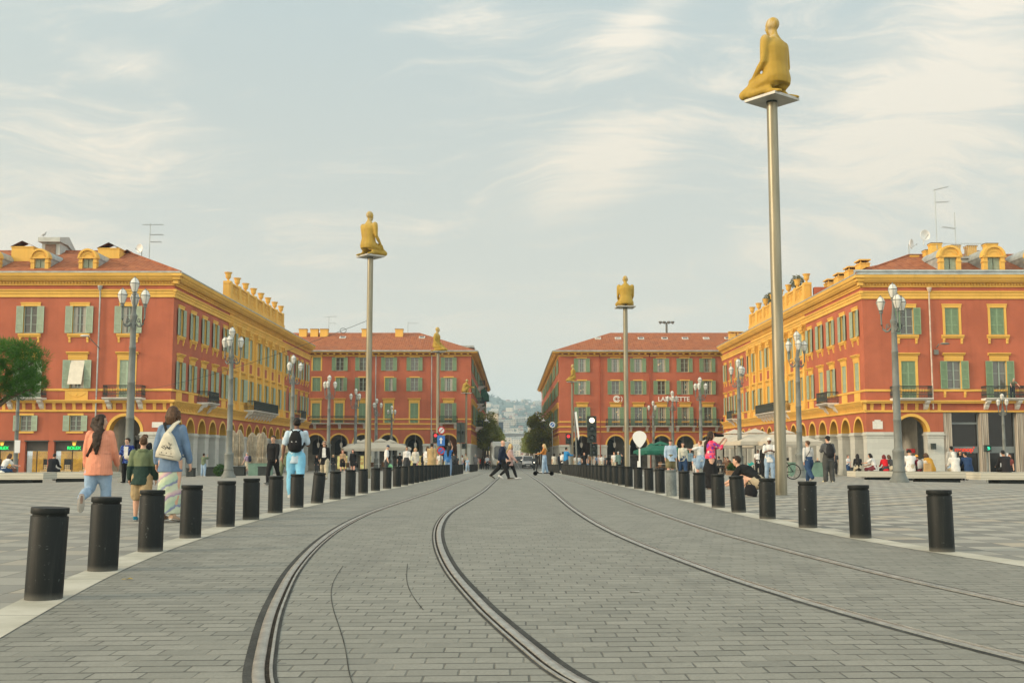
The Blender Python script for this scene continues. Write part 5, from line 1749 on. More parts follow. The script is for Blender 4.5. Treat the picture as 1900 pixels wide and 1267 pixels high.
open_parasol(xat(1209, 112), 112, 2.4, 1.9, 'small green parasol left of the larger green one', mat('green_canvas', None))

def leaf_ball(mb, c, r, n, size, rg, flat=0.5):
    for _ in range(n):
        while True:
            p = Vector((rg.uniform(-1, 1), rg.uniform(-1, 1), rg.uniform(-1, 1)))
            if 0.35 < p.length < 1: break
        q = Vector((c[0] + p.x * r[0], c[1] + p.y * r[1], c[2] + p.z * r[2]))
        a = Vector((rg.uniform(-1, 1), rg.uniform(-1, 1), rg.uniform(-0.6, 0.6))).normalized()
        b = a.cross(Vector((rg.uniform(-1, 1), rg.uniform(-1, 1), rg.uniform(-1, 1)))).normalized()
        s = size * rg.uniform(0.6, 1.3)
        mb.add([q - a * s, q + b * s * flat, q + a * s, q - b * s * flat], [(0, 1, 2, 3)])
def leafmat(name, a, b):
    def f(t, bs, v):
        n = t.noise(v, 1.6, 4, 0.6)
        n2 = t.white(t.vm('FLOOR', t.vm('SCALE', v) if False else t.mapping(v, scale=(6, 6, 6))))
        c = t.mix(t.m('ADD', t.m('MULTIPLY', n, 0.6), t.m('MULTIPLY', n2, 0.4)), a, b)
        t.put(bs.inputs['Base Color'], c)
        bs.inputs['Roughness'].default_value = 0.6
        tr = t.n('ShaderNodeBsdfTranslucent'); t.put(tr.inputs['Color'], c)
        mx = t.n('ShaderNodeMixShader'); mx.inputs[0].default_value = 0.35
        out = [n for n in t.t.nodes if n.type == 'OUTPUT_MATERIAL'][0]
        t.t.links.new(bs.outputs[0], mx.inputs[1]); t.t.links.new(tr.outputs[0], mx.inputs[2]); t.t.links.new(mx.outputs[0], out.inputs[0])
    return mat(name, build=f)
LEAFH = leafmat('hedge_leaf', (0.02, 0.06, 0.012), (0.06, 0.13, 0.03))
def planter(x, d, w, h, label, boxm, plant=True, ph=0.5):
    t = thing('planter', label, 'planter', (x, d, zg(x, d)))
    mb = MB()
    mb.box(-w / 2, w / 2, -0.3, 0.3, -0.1, h); mb.box(-w / 2 - 0.03, w / 2 + 0.03, -0.33, 0.33, h - 0.06, h)
    mb.build('planter_box', boxm, t)
    if plant:
        mb = MB(); leaf_ball(mb, (0, 0, h + ph / 2), (w / 2, 0.3, ph / 2 + 0.1), 900, 0.07, random.Random(int(x * 10)))
        mb.build('hedge', LEAFH, t)
GREENB = mat('sea_green_box', (0.14, 0.23, 0.18), 0.5, (2, 0.15))
planter(xat(484, 78), 78, 1.6, 0.85, 'sea-green box planter before the left arcade', GREENB, False)
planter(xat(1496, 74), 74, 2.3, 0.95, 'green terrace screen box by the bicycle on the right', GREENB, False)
planter(xat(1362, 72), 72, 0.95, 0.3, 'wooden planter with a clipped green box hedge beside the lamp on the right', mat('terracotta_wood', (0.26, 0.15, 0.08), 0.7), True, 0.45)
t = thing('bush', 'round dark green bush beside the base of the second lamp', 'bush', (xat(410, 76), 76, zg(-20, 76)))
mb = MB(); leaf_ball(mb, (0, 0, 0.4), (0.5, 0.5, 0.45), 900, 0.1, random.Random(8), 0.3); mb.build('foliage', LEAFH, t)
DKB = mat('dark_plastic', (0.03, 0.035, 0.033), 0.6, (3, 0.2))
def dark_bin(x, d, w, h, label):
    mb = MB(); mb.box(-w / 2, w / 2, -0.3, 0.3, -0.1, h - 0.05); mb.box(-w / 2 - 0.03, w / 2 + 0.03, -0.33, 0.33, h - 0.05, h)
    tag(put('bin', mb.mesh('bin', [DKB]), None, (x, d, zg(x, d))), label, 'bin', 'dark box bins at the left arcade')
for px, d, w, h, lab in ((355, 79, 0.5, 0.62, 'dark box bin left of the photographer in the green jacket'), (394.5, 79, 0.95, 0.66, 'dark box bin right of the photographer in the green jacket'), (443, 78, 0.9, 0.66, 'dark box bin below the widest folded parasol'), (488, 76, 0.55, 0.62, 'dark box bin before the sea-green planter'), (1581, 88, 0.4, 0.72, 'dark box bin beside the pier at the right building')):
    dark_bin(xat(px, d), d, w, h, lab)

# small tables and chairs of the terraces
CH_M = mat('rattan', (0.14, 0.075, 0.04), 0.7, (8, 0.3))
def cafe_chair(x, d, rz, lab):
    t = thing('cafe_chair', lab, 'chair', (x, d, zg(x, d)), rz, 'rattan cafe chairs on the terraces')
    mb = MB(); mb.box(-0.22, 0.22, -0.22, 0.22, 0.42, 0.47); mb.build('seat', CH_M, t)
    mb = MB(); mb.box(-0.22, 0.22, -0.26, -0.22, 0.47, 0.9); mb.build('backrest', CH_M, t)
    for a in (-0.19, 0.19):
        for b in (-0.19, 0.19):
            mb = MB(); mb.tube([(a, b, 0), (a, b, 0.42)], 0.02, 5); mb.build('leg', CH_M, t)
rg = random.Random(17)
for k, (px, d) in enumerate(((1338, 88), (1346, 92), (1352, 84), (1372, 90), (1388, 90), (1414, 92), (648, 116), (688, 114), (712, 112), (1222, 104), (1232, 106))):
    cafe_chair(xat(px, d), d, rg.uniform(0, 6), 'brown rattan cafe chair beneath the terrace parasols')
def cafe_table(x, d, lab):
    t = thing('cafe_table', lab, 'table', (x, d, zg(x, d)), 0, 'small terrace tables')
    mb = MB(); mb.lathe([(0, 0.70), (0.38, 0.70), (0.38, 0.73), (0, 0.73)], 14); mb.build('tabletop', WHITE, t)
    mb = MB(); mb.lathe([(0.25, 0), (0.25, 0.03), (0.035, 0.05), (0.035, 0.7), (0, 0.7)], 10); mb.build('leg', IRON, t)
for px, d in ((1342, 86), (1380, 88), (1398, 86), (656, 115), (700, 113), (1228, 103)):
    cafe_table(xat(px, d), d, 'small round cafe table on the terraces')

# ------------------------------------------------------------------ traffic lights, signs, wires, antennas
def traffic_light(px, d, py0, label, heads, x_off=0.0, h=3.2):
    x = xat(px, d, 1.5)
    t = thing('traffic_light', label, 'traffic light', (x, d, zg(x, d)))
    mb = MB(); mb.lathe([(0.12, 0), (0.09, 0.25), (0.055, 0.3), (0.055, h), (0, h + 0.02)], 10); mb.build('post', GREYP, t)
    for (z0, z1, w, dx, lights) in heads:
        mb = MB(); mb.box(dx - w / 2, dx + w / 2, -0.28, -0.06, z0, z1)
        for k in range(max(1, len(lights))):
            zz = z1 - (k + 0.5) * (z1 - z0) / max(1, len(lights))
            mb.tube([(dx, -0.28, zz + 0.02), (dx, -0.42, zz + 0.04)], w * 0.33, 10, caps=False)
        hd = mb.build('signal_head', IRON, t)
        for k, cm in enumerate(lights):
            if cm is None: continue
            zz = z1 - (k + 0.5) * (z1 - z0) / len(lights)
            mb = MB(); mb.lathe([(0.0, 0), (w * 0.3, 0), (w * 0.25, 0.03), (0, 0.04)], 10)
            mb.v = [(p[0] + dx, -0.285 - p[2], p[1] + zz) for p in mb.v]
            mb.build('lens', cm, hd)
    return t
REDL = mat('red_signal', (1.0, 0.05, 0.06), 0.4, None, emit=1.2)
WHTL = mat('white_signal', (1.0, 0.85, 0.6), 0.4, None, emit=2.5)
GRNL = mat('green_signal', (0.05, 0.8, 0.45), 0.4, None, emit=1.0)
OFFL = mat('unlit_lens', (0.06, 0.07, 0.07), 0.25)
traffic_light(1098, 75, 0, 'tall black tram signal with a white light near the right steel pole', [(2.1, 3.9, 0.62, 0.0, [WHTL, OFFL, OFFL]), (1.0 + 0.2, 2.05, 0.5, 0.12, [OFFL, OFFL])], h=3.9)
traffic_light(803, 84, 0, 'pedestrian signal showing red left of the slim steel pole', [(2.25, 3.0, 0.42, 0.22, [REDL, OFFL])], h=3.15)
traffic_light(855, 98, 0, 'back of a black traffic signal at the left crossing', [(2.55, 4.3, 0.34, -0.2, []), (2.55, 4.3, 0.34, 0.2, []), (2.0, 2.5, 0.4, 0.3, [])], h=4.35)
traffic_light(1058, 86, 0, 'pedestrian signal with a dull red figure by the man in blue', [(2.2, 3.0, 0.42, -0.15, [REDL, OFFL])], h=3.0)
traffic_light(1831, 57, 0, 'green pedestrian signal before the shop windows on the right', [(1.55, 1.9, 0.32, -0.05, [GRNL])], h=1.6)
def road_sign(px, d, h, label, plates):
    x = xat(px, d, 1.5)
    t = thing('road_sign', label, 'sign', (x, d, zg(x, d)))
    mb = MB(); mb.tube([(0, 0, 0), (0, 0, h)], 0.045, 8); mb.build('post', GREYP, t)
    for (kind, z, s, yaw, ms) in plates:
        M = Matrix.Translation((0, 0, z)) @ Matrix.Rotation(yaw, 4, 'Z')
        mb = MB(); mb.M = M
        if kind == 'disc':
            mb.lathe([(0, 0), (s, 0), (s, 0.03), (0, 0.03)], 20); mb.v = [tuple(M @ Vector((p[0], -0.06 - (p[2]), p[1]))) for p in [tuple(M.inverted() @ Vector(q)) for q in mb.v]]
            pl = mb.build('sign_plate', ms[0], t)
            mb = MB(); mb.lathe([(0, 0), (s * 0.72, 0), (s * 0.72, 0.012), (0, 0.012)], 20); mb.v = [tuple(M @ Vector((p[0], -0.09 - p[2], p[1]))) for p in mb.v]
            mb.build('sign_face', ms[1], pl)
            mb = MB(); mb.M = M @ Matrix.Translation((0, -0.108, 0)) @ Matrix.Rotation(R(45), 4, 'Y')
            mb.box(-s * 0.1, s * 0.1, -0.004, 0.004, -s * 0.8, s * 0.8); mb.build('sign_bar', ms[0], pl)
        else:
            mb.box(-s * 0.75, s * 0.75, -0.08, -0.05, -s, s)
            pl = mb.build('sign_plate', ms[0], t)
            mb = MB(); mb.M = M
            mb.prism([(-s * 0.14, -s * 0.6), (s * 0.14, -s * 0.6), (s * 0.14, s * 0.15), (s * 0.4, s * 0.15), (0, s * 0.65), (-s * 0.4, s * 0.15), (-s * 0.14, s * 0.15)], -0.09, -0.081, 'y')
            mb.build('sign_arrow', ms[1], pl)
    return t
SBLUE = mat('sign_blue', (0.05, 0.16, 0.45), 0.4, None); SRED = mat('sign_red', (0.5, 0.03, 0.03), 0.4, None); SWHT = mat('sign_white', (0.7, 0.7, 0.68), 0.4, None)
road_sign(818, 82, 3.3, 'stack of road signs with a blue plate and red-ringed discs on a pole', [('disc', 3.15, 0.3, 0.5, (SRED, SWHT)), ('rect', 2.4, 0.38, 0.15, (SBLUE, SWHT)), ('disc', 1.65, 0.3, 0.25, (SRED, SBLUE))])
road_sign(1025, 120, 5.2, 'blue and white round road sign at the mouth of the avenue', [('disc', 4.9, 0.32, 0.0, (SWHT, SBLUE))])
bn = thing('banner', 'narrow white and dark banner hanging from a slanting pole on the right', 'banner', (xat(1074, 78), 78, zg(8, 78)))
mb = MB(); mb.tube([(-0.12, 0, 0), (-0.2, 0, 2.6), (-0.3, 0, 4.4)], 0.06, 8); mb.build('post', GREYP, bn)
mb = MB(); mb.add([(-0.28, -0.08, 4.3), (-0.14, -0.08, 4.35), (0.05, -0.08, 2.6), (-0.04, -0.08, 2.3)], [(0, 1, 2, 3)]); mb.add([(-0.28, -0.10, 4.3), (-0.14, -0.10, 4.35), (0.05, -0.10, 2.6), (-0.04, -0.10, 2.3)], [(0, 1, 2, 3)]); mb.build('cloth', SWHT, bn)

# the white oval totem
tt = thing('totem', 'white egg-shaped panel on a slim white post near the right pole', 'totem', (xat(1187, 64), 64, zg(7, 64)))
mb = MB(); mb.lathe([(0.2, 0), (0.2, 0.04), (0.055, 0.08), (0.05, 1.5), (0.06, 1.55), (0, 1.6)], 12); mb.box(-0.13, 0.02, -0.1, 0.1, 0.05, 0.85); mb.build('post', SWHT, tt)
pts = []
for k in range(28):
    a = 2 * PI * k / 28
    s = math.sin(a)
    pts.append((0.40 * math.cos(a) * (1 if s > -0.1 else 1 - 0.55 * (-s - 0.1) ** 1.2), 2.22 + (0.36 if s > 0 else 0.60) * s))
mb = MB(); mb.prism(pts, -0.09, 0.03, 'y'); mb.build('panel', SWHT, tt)

def antenna(x, d, z, h, label, bars):
    t = thing('antenna', label, 'antenna', (x, d, z), group='television antennas on the roofs')
    mb = MB(); mb.tube([(0, 0, -1.2), (0, 0, h)], 0.032, 6); mb.build('mast', ZINC, t)
    for (bz, a, b, tilt) in bars:
        mb = MB()
        mb.tube([(a, 0, bz), (b, 0.3, bz + tilt)], 0.022, 5)
        for q in range(9):
            u = lerp(a, b, (q + 0.5) / 9)
            zz = bz + tilt * (q + 0.5) / 9
            mb.tube([(u, -0.22, zz), (u, 0.5, zz)], 0.012, 4)
        mb.build('aerial', ZINC, t)
antenna(xat(277, 97, 18.5), 97, 17.9, 3.6, 'rake-like television antenna on the left roof', [(3.5, -0.7, 1.1, 0.05), (2.6, -0.05, 1.15, 0.02), (1.95, 0, 1.0, 0.02)])
antenna(xat(1738, 96, 20), 96, 20.2, 4.2, 'tall television antenna on the right roof above the chimneys', [(4.1, -0.1, 1.3, 0.35), (3.0, -0.05, 1.25, 0.08)])
antenna(xat(1773, 97, 20), 97, 20.3, 2.2, 'short antenna with a whip on the right roof', [(0.9, -1.1, 0.1, -0.12)])
antenna(xat(610, 168, 20), 168, 19.2, 2.8, 'thin antenna on the far left roof ridge', [(2.7, -0.8, 1.2, 0.2), (1.8, 0, 1.1, 0)])
antenna(xat(757, 168, 20), 168, 19.2, 2.0, 'low antenna on the far left roof ridge', [(1.8, 0, 1.6, 0)])
def dish(x, d, z, r, yaw, label):
    t = thing('satellite_dish', label, 'satellite dish', (x, d, z), yaw, 'satellite dishes on the roofs')
    mb = MB(); mb.tube([(0, 0, -0.9), (0, 0, 0)], 0.04, 6); mb.build('mast', ZINC, t)
    mb = MB(); mb.lathe([(0.0, 0.0), (r * 0.5, 0.03), (r * 0.9, 0.12), (r, 0.17), (r * 0.97, 0.19), (r * 0.5, 0.06), (0, 0.03)], 18)
    mb.v = [(p[0], -0.1 - p[2], p[1]) for p in mb.v]
    mb.build('reflector', SWHT, t)
    mb = MB(); mb.tube([(0, -0.15, -r * 0.8), (0, -0.7, -0.1)], 0.02, 5); mb.ball((0, -0.7, -0.08), 0.06, 6, 4); mb.build('feed_arm', ZINC, t)
dish(xat(263, 97, 19), 97, 19.2, 0.42, -0.5, 'white satellite dish on the left roof near the antenna')
dish(xat(1714, 98, 20), 98, 20.6, 0.50, 0.2, 'larger white satellite dish beside the right chimneys')
dish(xat(1686, 99, 20), 99, 20.0, 0.48, 0.9, 'lower satellite dish on the slope of the right roof')
def gull(x, d, z):
    mb = MB()
    mb.tube([(-0.22, 0, 0.2), (-0.05, 0, 0.24), (0.1, 0, 0.32), (0.16, 0, 0.46), (0.22, 0, 0.5)], [0.02, 0.1, 0.1, 0.06, 0.045], 8, (0, 1, 0))
    mb.tube([(0.24, 0, 0.5), (0.34, 0, 0.48)], [0.02, 0.006], 5)
    mb.tube([(0, 0.03, 0), (0, 0.03, 0.2)], 0.012, 4); mb.tube([(0.03, -0.03, 0), (0.02, -0.03, 0.2)], 0.012, 4)
    tag(put('gull', mb.mesh('gull', [mat('gull_grey', (0.4, 0.4, 0.39), 0.7, (4, 0.3))]), None, (x, d, z)), 'small gull standing on the grey roof hatch at left', 'bird')
gull(xat(83, 97.2, 20.5), 97.0, 20.22)
def wire(pts, label, r=0.012):
    mb = MB(); mb.tube(pts, r, 5, (0, 0, 1)); 
    return mb
d0, d1 = 86, 56
A = Vector((xat(175, 90.2, 6.5), 90.2, 5.75)); Bv = Vector((-6.8, 53.0, zat(592, 53)))
pts = []
for k in range(33):
    t_ = k / 32
    p = A.lerp(Bv, t_); p.z -= 1.3 * 4 * t_ * (1 - t_) * 0.55
    pts.append(p)
mb = wire(pts, '')
q = pts[30]
mb.tube([(q.x + 0.16 * math.cos(a), q.y, q.z - 0.02 + 0.12 * math.sin(a)) for a in [2 * PI * i / 14 for i in range(15)]], 0.014, 5)
tag(mb.build('cable', IRON), 'black cable strung from the left building up to the statue pole', 'cable')

mb = MB(); vs = [(0, 0, 0.012), (0.08, -0.01, 0.010), (0.085, 0.02, 0.013), (0.01, 0.025, 0.011)]
mb.add(vs, [(0, 1, 2, 3)]); mb.add([(p[0], p[1], p[2] - 0.002) for p in vs], [(3, 2, 1, 0)])
tag(put('paper_scrap', mb.mesh('paper_scrap', [mat('grubby_paper', (0.42, 0.41, 0.38), 0.8)]), None, (xat(1166, 8.35, 0), 8.35, 0.0)), 'white paper scrap lying on the setts right of centre', 'litter')
mb = MB(); mb.add([(0, 0, 0.012), (0.03, -0.015, 0.02), (0.065, 0, 0.013), (0.03, 0.02, 0.022)], [(0, 1, 2, 3)]); mb.tube([(-0.03, 0, 0.012), (0, 0, 0.014)], 0.002, 4)
tag(put('fallen_leaf', mb.mesh('fallen_leaf', [mat('yellow_leaf', (0.5, 0.36, 0.08), 0.6)]), None, (xat(233, 9.15, 0), 9.15, 0.0)), 'yellow fallen leaf on the setts near the second left bollard', 'leaf')
# ------------------------------------------------------------------ people and figures
def remesh(mb, vox, name, smooth=2, wrinkle=0.0, wscale=9.0, seed=0):
    """melts overlapping closed shapes into one continuous surface"""
    me = mb.mesh(name, [])
    o = bpy.data.objects.new('tmp', me)
    COL.objects.link(o)
    m = o.modifiers.new('r', 'REMESH'); m.mode = 'VOXEL'; m.voxel_size = vox; m.use_smooth_shade = True
    if smooth:
        m2 = o.modifiers.new('s', 'SMOOTH'); m2.factor = 0.5; m2.iterations = smooth
    dg = bpy.context.evaluated_depsgraph_get()
    res = bpy.data.meshes.new_from_object(o.evaluated_get(dg))
    bpy.data.objects.remove(o); bpy.data.meshes.remove(me)
    res.name = name
    if wrinkle:
        off = Vector((seed * 3.1, seed * 1.7, seed * 0.9))
        ns = [v.normal.copy() for v in res.vertices]
        for v, n in zip(res.vertices, ns):
            q = Vector((v.co.x * wscale, v.co.y * wscale, v.co.z * wscale * 0.8)) + off
            v.co += n * (wrinkle * (noise.noise(q) + 0.5 * noise.noise(q * 2.3)))
    for p in res.polygons:
        p.use_smooth = True
    return res

def skeleton(H, pose, sw=1.0, hw=1.0):
    J = {}
    tp, tr = R(pose.get('lean', 3)), R(pose.get('twist', 0))
    u = Vector((math.sin(R(pose.get('side', 0))), math.sin(tp), math.cos(tp))).normalized()
    X = Vector((math.cos(tr), math.sin(tr), 0))
    P = Vector((0, 0, 0))
    J['P'], J['u'], J['X'] = P, u, X
    J['F'] = u.cross(X) * -1.0
    curve = pose.get('slump', 0.0)
    J['waist'] = P + u * 0.10 * H
    J['chest'] = P + u * 0.215 * H + Vector((0, curve * 0.03 * H, 0))
    J['sh'] = P + u * 0.278 * H + Vector((0, curve * 0.06 * H, -abs(curve) * 0.012 * H))
    J['neck'] = P + u * 0.318 * H + Vector((0, curve * 0.085 * H, -abs(curve) * 0.02 * H))
    hp = R(pose.get('nod', 0)) + tp * 0.4
    hu = Vector((0, math.sin(hp), math.cos(hp)))
    J['head'] = J['neck'] + hu * 0.083 * H + Vector((0, 0.012 * H, 0))
    J['hu'] = hu
    for s, nm in ((-1, 'L'), (1, 'R')):
        a, k, ab = (list(pose.get('leg' + nm, (0, 4, 3))) + [3])[:3]
        hip = P + X * (s * 0.05 * H * hw) + Vector((0, 0, -0.01 * H))
        d1 = Vector((s * math.sin(R(ab)), math.sin(R(a)) * math.cos(R(ab)), -math.cos(R(a)) * math.cos(R(ab))))
        b = a - k
        ab2 = pose.get('shin' + nm, ab * 0.3)
        d2 = Vector((s * math.sin(R(ab2)), math.sin(R(b)) * math.cos(R(ab2)), -math.cos(R(b)) * math.cos(R(ab2))))
        J['hip' + nm] = hip; J['knee' + nm] = hip + d1 * 0.245 * H; J['ank' + nm] = J['knee' + nm] + d2 * 0.235 * H
        fp = pose.get('foot' + nm, 0)
        J['toed' + nm] = Vector((s * 0.12, math.cos(R(fp)), math.sin(R(fp)))).normalized()
        sp, sa, e, inw = (list(pose.get('arm' + nm, (3, 8, 10, 0))) + [0])[:4]
        shd = J['sh'] + X * (s * 0.102 * H * sw)
        d1 = Vector((s * math.sin(R(sa)), math.sin(R(sp)) * math.cos(R(sa)), -math.cos(R(sp)) * math.cos(R(sa))))
        b = sp + e
        d2 = Vector((s * math.sin(R(sa * 0.4 - inw)), math.sin(R(b)) * math.cos(R(inw)), -math.cos(R(b)) * math.cos(R(inw)))).normalized()
        J['shd' + nm] = shd; J['elb' + nm] = shd + d1 * 0.172 * H; J['wri' + nm] = J['elb' + nm] + d2 * 0.147 * H; J['hd' + nm] = d2
    low = min(J['ank' + n].z - 0.035 * H + min(0.0, J['toed' + n].z) * 0.13 * H for n in 'LR')
    dz = Vector((0, 0, -low)) if 'pz' not in pose else Vector((0, 0, pose['pz']))
    for k in list(J):
        if k in ('u', 'X', 'F', 'hu') or k.startswith('toed') or k.startswith('hd'):
            continue
        J[k] = J[k] + dz
    return J

def limb(mb, pts, rads, n=10):
    mb.tube(pts, rads, n, (0, 1, 0.01))
    for p, r in zip(pts, rads):
        rr = r if not isinstance(r, tuple) else min(r)
        mb.ball(p, rr * 0.985, 8, 6)

def torso(mb, J, H, g, inf=0.0, low=-0.05, hem=0.0, bust=0.0, belly=0.0, sw=1.0):
    """inf: looseness in units of H; low: how far below the hips it goes; hem: extra flare at the bottom"""
    u = J['u']
    P = J['P']
    pts, rad = [], []
    if low < -0.06:
        pts.append(P + Vector((0, 0, low * H))); rad.append(((0.094 * g + inf + hem) * H, (0.072 * g + inf + hem) * H))
    pts += [P + u * (-0.05 * H if low < -0.06 else low * H), P, J['waist'], J['waist'].lerp(J['chest'], 0.5), J['chest'], J['sh'] - u * 0.02 * H, J['sh'] + u * 0.020 * H, J['neck'] + u * 0.004 * H]
    rad += [((0.086 * g + inf + hem * 0.7) * H, (0.068 * g + inf + hem * 0.7) * H), ((0.094 * g + inf + hem * 0.4) * H, (0.073 * g + inf) * H), ((0.079 * g + inf) * H, (0.06 * g + inf + belly) * H), ((0.083 * g + inf) * H, (0.062 * g + inf + belly * 0.7) * H),
            ((0.094 * g * sw + inf) * H, (0.067 * g + inf + bust * 0.5) * H), ((0.088 * g * sw + inf) * H, (0.058 * g + inf) * H), ((0.060 * sw + inf * 0.8) * H, (0.044 + inf * 0.8) * H), ((0.036 + inf * 0.3) * H, (0.036 + inf * 0.3) * H)]
    X = J['X']
    up = Vector((-X.y, X.x, 0))
    mb.tube(pts, rad, 16, up)

def hand(mb, J, nm, H, curl, fine):
    w, d = J['wri' + nm], J['hd' + nm]
    s = -1 if nm == 'L' else 1
    side = Vector((s * 1.0, 0, 0)); side = (side - d * side.dot(d)).normalized()
    fwd = d.cross(side).normalized()
    if fwd.y < 0: fwd = -fwd
    pal = w + d * 0.028 * H
    mb.tube([w - d * 0.01 * H, w + d * 0.012 * H, w + d * 0.05 * H], [(0.015 * H, 0.016 * H), (0.012 * H, 0.022 * H), (0.010 * H, 0.023 * H)], 8, fwd)
    inw = -side
    for i in range(4):
        o = fwd * ((1.5 - i) * 0.0115 * H)
        L = (0.039, 0.044, 0.041, 0.033)[i] * H
        p0 = w + d * 0.05 * H + o
        c = R(curl + 6 * i)
        p1 = p0 + (d * math.cos(c * 0.5) + inw * math.sin(c * 0.5)) * L * 0.5
        p2 = p1 + (d * math.cos(c * 1.3) + inw * math.sin(c * 1.3)) * L * 0.3
        p3 = p2 + (d * math.cos(c * 2.0) + inw * math.sin(c * 2.0)) * L * 0.25
        mb.tube([p0, p1, p2, p3], [0.0054 * H, 0.0051 * H, 0.0046 * H, 0.0038 * H], 6, side)
    t0 = w + d * 0.018 * H + fwd * 0.018 * H
    t1 = t0 + (d * 0.7 + fwd * 0.6 + inw * 0.3).normalized() * 0.022 * H
    t2 = t1 + (d * 0.9 + fwd * 0.2 + inw * 0.4).normalized() * 0.02 * H
    mb.tube([t0, t1, t2], [0.0075 * H, 0.0062 * H, 0.0048 * H], 6, side)

def head_shapes(mb, J, H, yaw, s=1.0, fine=True):
    """returns matrix of the head frame: x right, y forward, z up, unit = H"""
    hu = J['hu']
    c = J['head']
    y = Vector((-math.sin(yaw), math.cos(yaw), 0)); y = (y - hu * y.dot(hu)).normalized()
    x = y.cross(hu).normalized()
    M = Matrix(((x.x, y.x, hu.x, c.x), (x.y, y.y, hu.y, c.y), (x.z, y.z, hu.z, c.z), (0, 0, 0, 1))) @ Matrix.Scale(H * s, 4)
    mb.M = M
    mb.ball((0, -0.006, 0.012), (0.044, 0.054, 0.053), 14, 10)
    mb.ball((0, 0.012, -0.022), (0.036, 0.040, 0.045), 12, 8)
    mb.ball((0, 0.030, -0.054), (0.019, 0.018, 0.013), 8, 6)
    mb.tube([(0, 0.05, 0.006), (0, 0.060, -0.014), (0, 0.052, -0.02)], [0.005, 0.0095, 0.006], 6, (1, 0, 0))
    mb.ball((0, 0.046, -0.036), (0.013, 0.008, 0.006), 8, 5)
    mb.ball((0, 0.042, 0.010), (0.03, 0.010, 0.007), 8, 5)
    for sg in (-1, 1):
        mb.ball((sg * 0.044, 0.0, -0.008), (0.008, 0.013, 0.02), 6, 6)
    mb.M = None
    mb.tube([J['neck'] - hu * 0.03 * H, J['neck'] + hu * 0.015 * H, c - hu * 0.03 * H], [0.036 * H, 0.030 * H, 0.031 * H], 10)
    return M

def body_mesh(J, H, g, vox, yaw, fingers=True, curl=22, fem=False, bare_feet=True, name='body', headscale=1.0, smooth=2):
    mb = MB()
    torso(mb, J, H, g, 0.0, bust=0.012 if fem else 0.0)
    for nm in 'LR':
        limb(mb, [J['shd' + nm] + Vector((0, 0, -0.01 * H)), J['shd' + nm].lerp(J['elb' + nm], 0.4), J['elb' + nm], J['elb' + nm].lerp(J['wri' + nm], 0.35), J['wri' + nm]],
             [0.034 * H * g ** .5, 0.030 * H * g ** .5, 0.0235 * H, 0.0235 * H, 0.0155 * H])
        k, a, h = J['knee' + nm], J['ank' + nm], J['hip' + nm]
        back = Vector((0, -1, 0))
        limb(mb, [h, h.lerp(k, 0.35), k, k.lerp(a, 0.3), k.lerp(a, 0.7), a], [0.062 * H * g ** .5, 0.056 * H * g ** .5, 0.036 * H, 0.038 * H, 0.028 * H, 0.022 * H])
        td = J['toed' + nm]
        dn = Vector((0, 0, -1)); dn = (dn - td * dn.dot(td)).normalized()
        hl = a + dn * 0.018 * H - td * 0.02 * H
        mb.tube([hl - td * 0.012 * H, hl + td * 0.02 * H, hl + td * 0.075 * H + dn * 0.002 * H, hl + td * 0.12 * H + dn * 0.006 * H, hl + td * 0.135 * H + dn * 0.007 * H],
                [(0.018 * H, 0.019 * H), (0.022 * H, 0.022 * H), (0.027 * H, 0.017 * H), (0.024 * H, 0.010 * H), (0.012 * H, 0.007 * H)], 10, dn * -1)
        if fingers:
            hand(mb, J, nm, H, curl, True)
        else:
            mb.tube([J['wri' + nm], J['wri' + nm] + J['hd' + nm] * 0.05 * H, J['wri' + nm] + J['hd' + nm] * 0.095 * H], [0.015 * H, 0.019 * H, 0.009 * H], 7)
    M = head_shapes(mb, J, H, yaw, headscale)
    return remesh(mb, vox, name, smooth), M

SKINS = {}
def skin(c):
    if c not in SKINS:
        col = {'fair': (0.55, 0.32, 0.22), 'tan': (0.42, 0.23, 0.145), 'brown': (0.14, 0.065, 0.038), 'olive': (0.46, 0.27, 0.18), 'pink': (0.58, 0.31, 0.23)}[c]
        SKINS[c] = mat('skin_' + c, col, 0.55, (9, 0.12), spec=0.35)
    return SKINS[c]
CLO = {}
def cloth(col, key=None):
    k = key or tuple(round(v, 3) for v in col)
    if k not in CLO:
        def f(t, b, v):
            n = t.noise(v, 5, 4, 0.6)
            c = t.mix(t.ramp(n, 0.3, 0.7), tuple(x * 0.84 for x in col), tuple(min(1, x * 1.12) for x in col))
            c = t.mix(t.m('MULTIPLY', t.noise(v, 90, 2, 0.6), 0.2), c, tuple(x * 0.7 for x in col))
            t.put(b.inputs['Base Color'], c)
            b.inputs['Roughness'].default_value = 0.85
            b.inputs['Specular IOR Level'].default_value = 0.2
            q = t.noise(t.mapping(v, scale=(1, 1, 0.6)), 11, 4, 0.6, 1.0)
            bumped(t, b, q, 0.55, 0.03)
        CLO[k] = mat('cloth_%d' % len(CLO), build=f)
    return CLO[k]
def cloth_fn(key, fn):
    if key not in CLO:
        def f(t, b, v):
            t.put(b.inputs['Base Color'], fn(t, v))
            b.inputs['Roughness'].default_value = 0.85
            b.inputs['Specular IOR Level'].default_value = 0.2
            bumped(t, b, t.noise(v, 11, 4, 0.6, 1.0), 0.5, 0.03)
        CLO[key] = mat('cloth_' + key, build=f)
    return CLO[key]
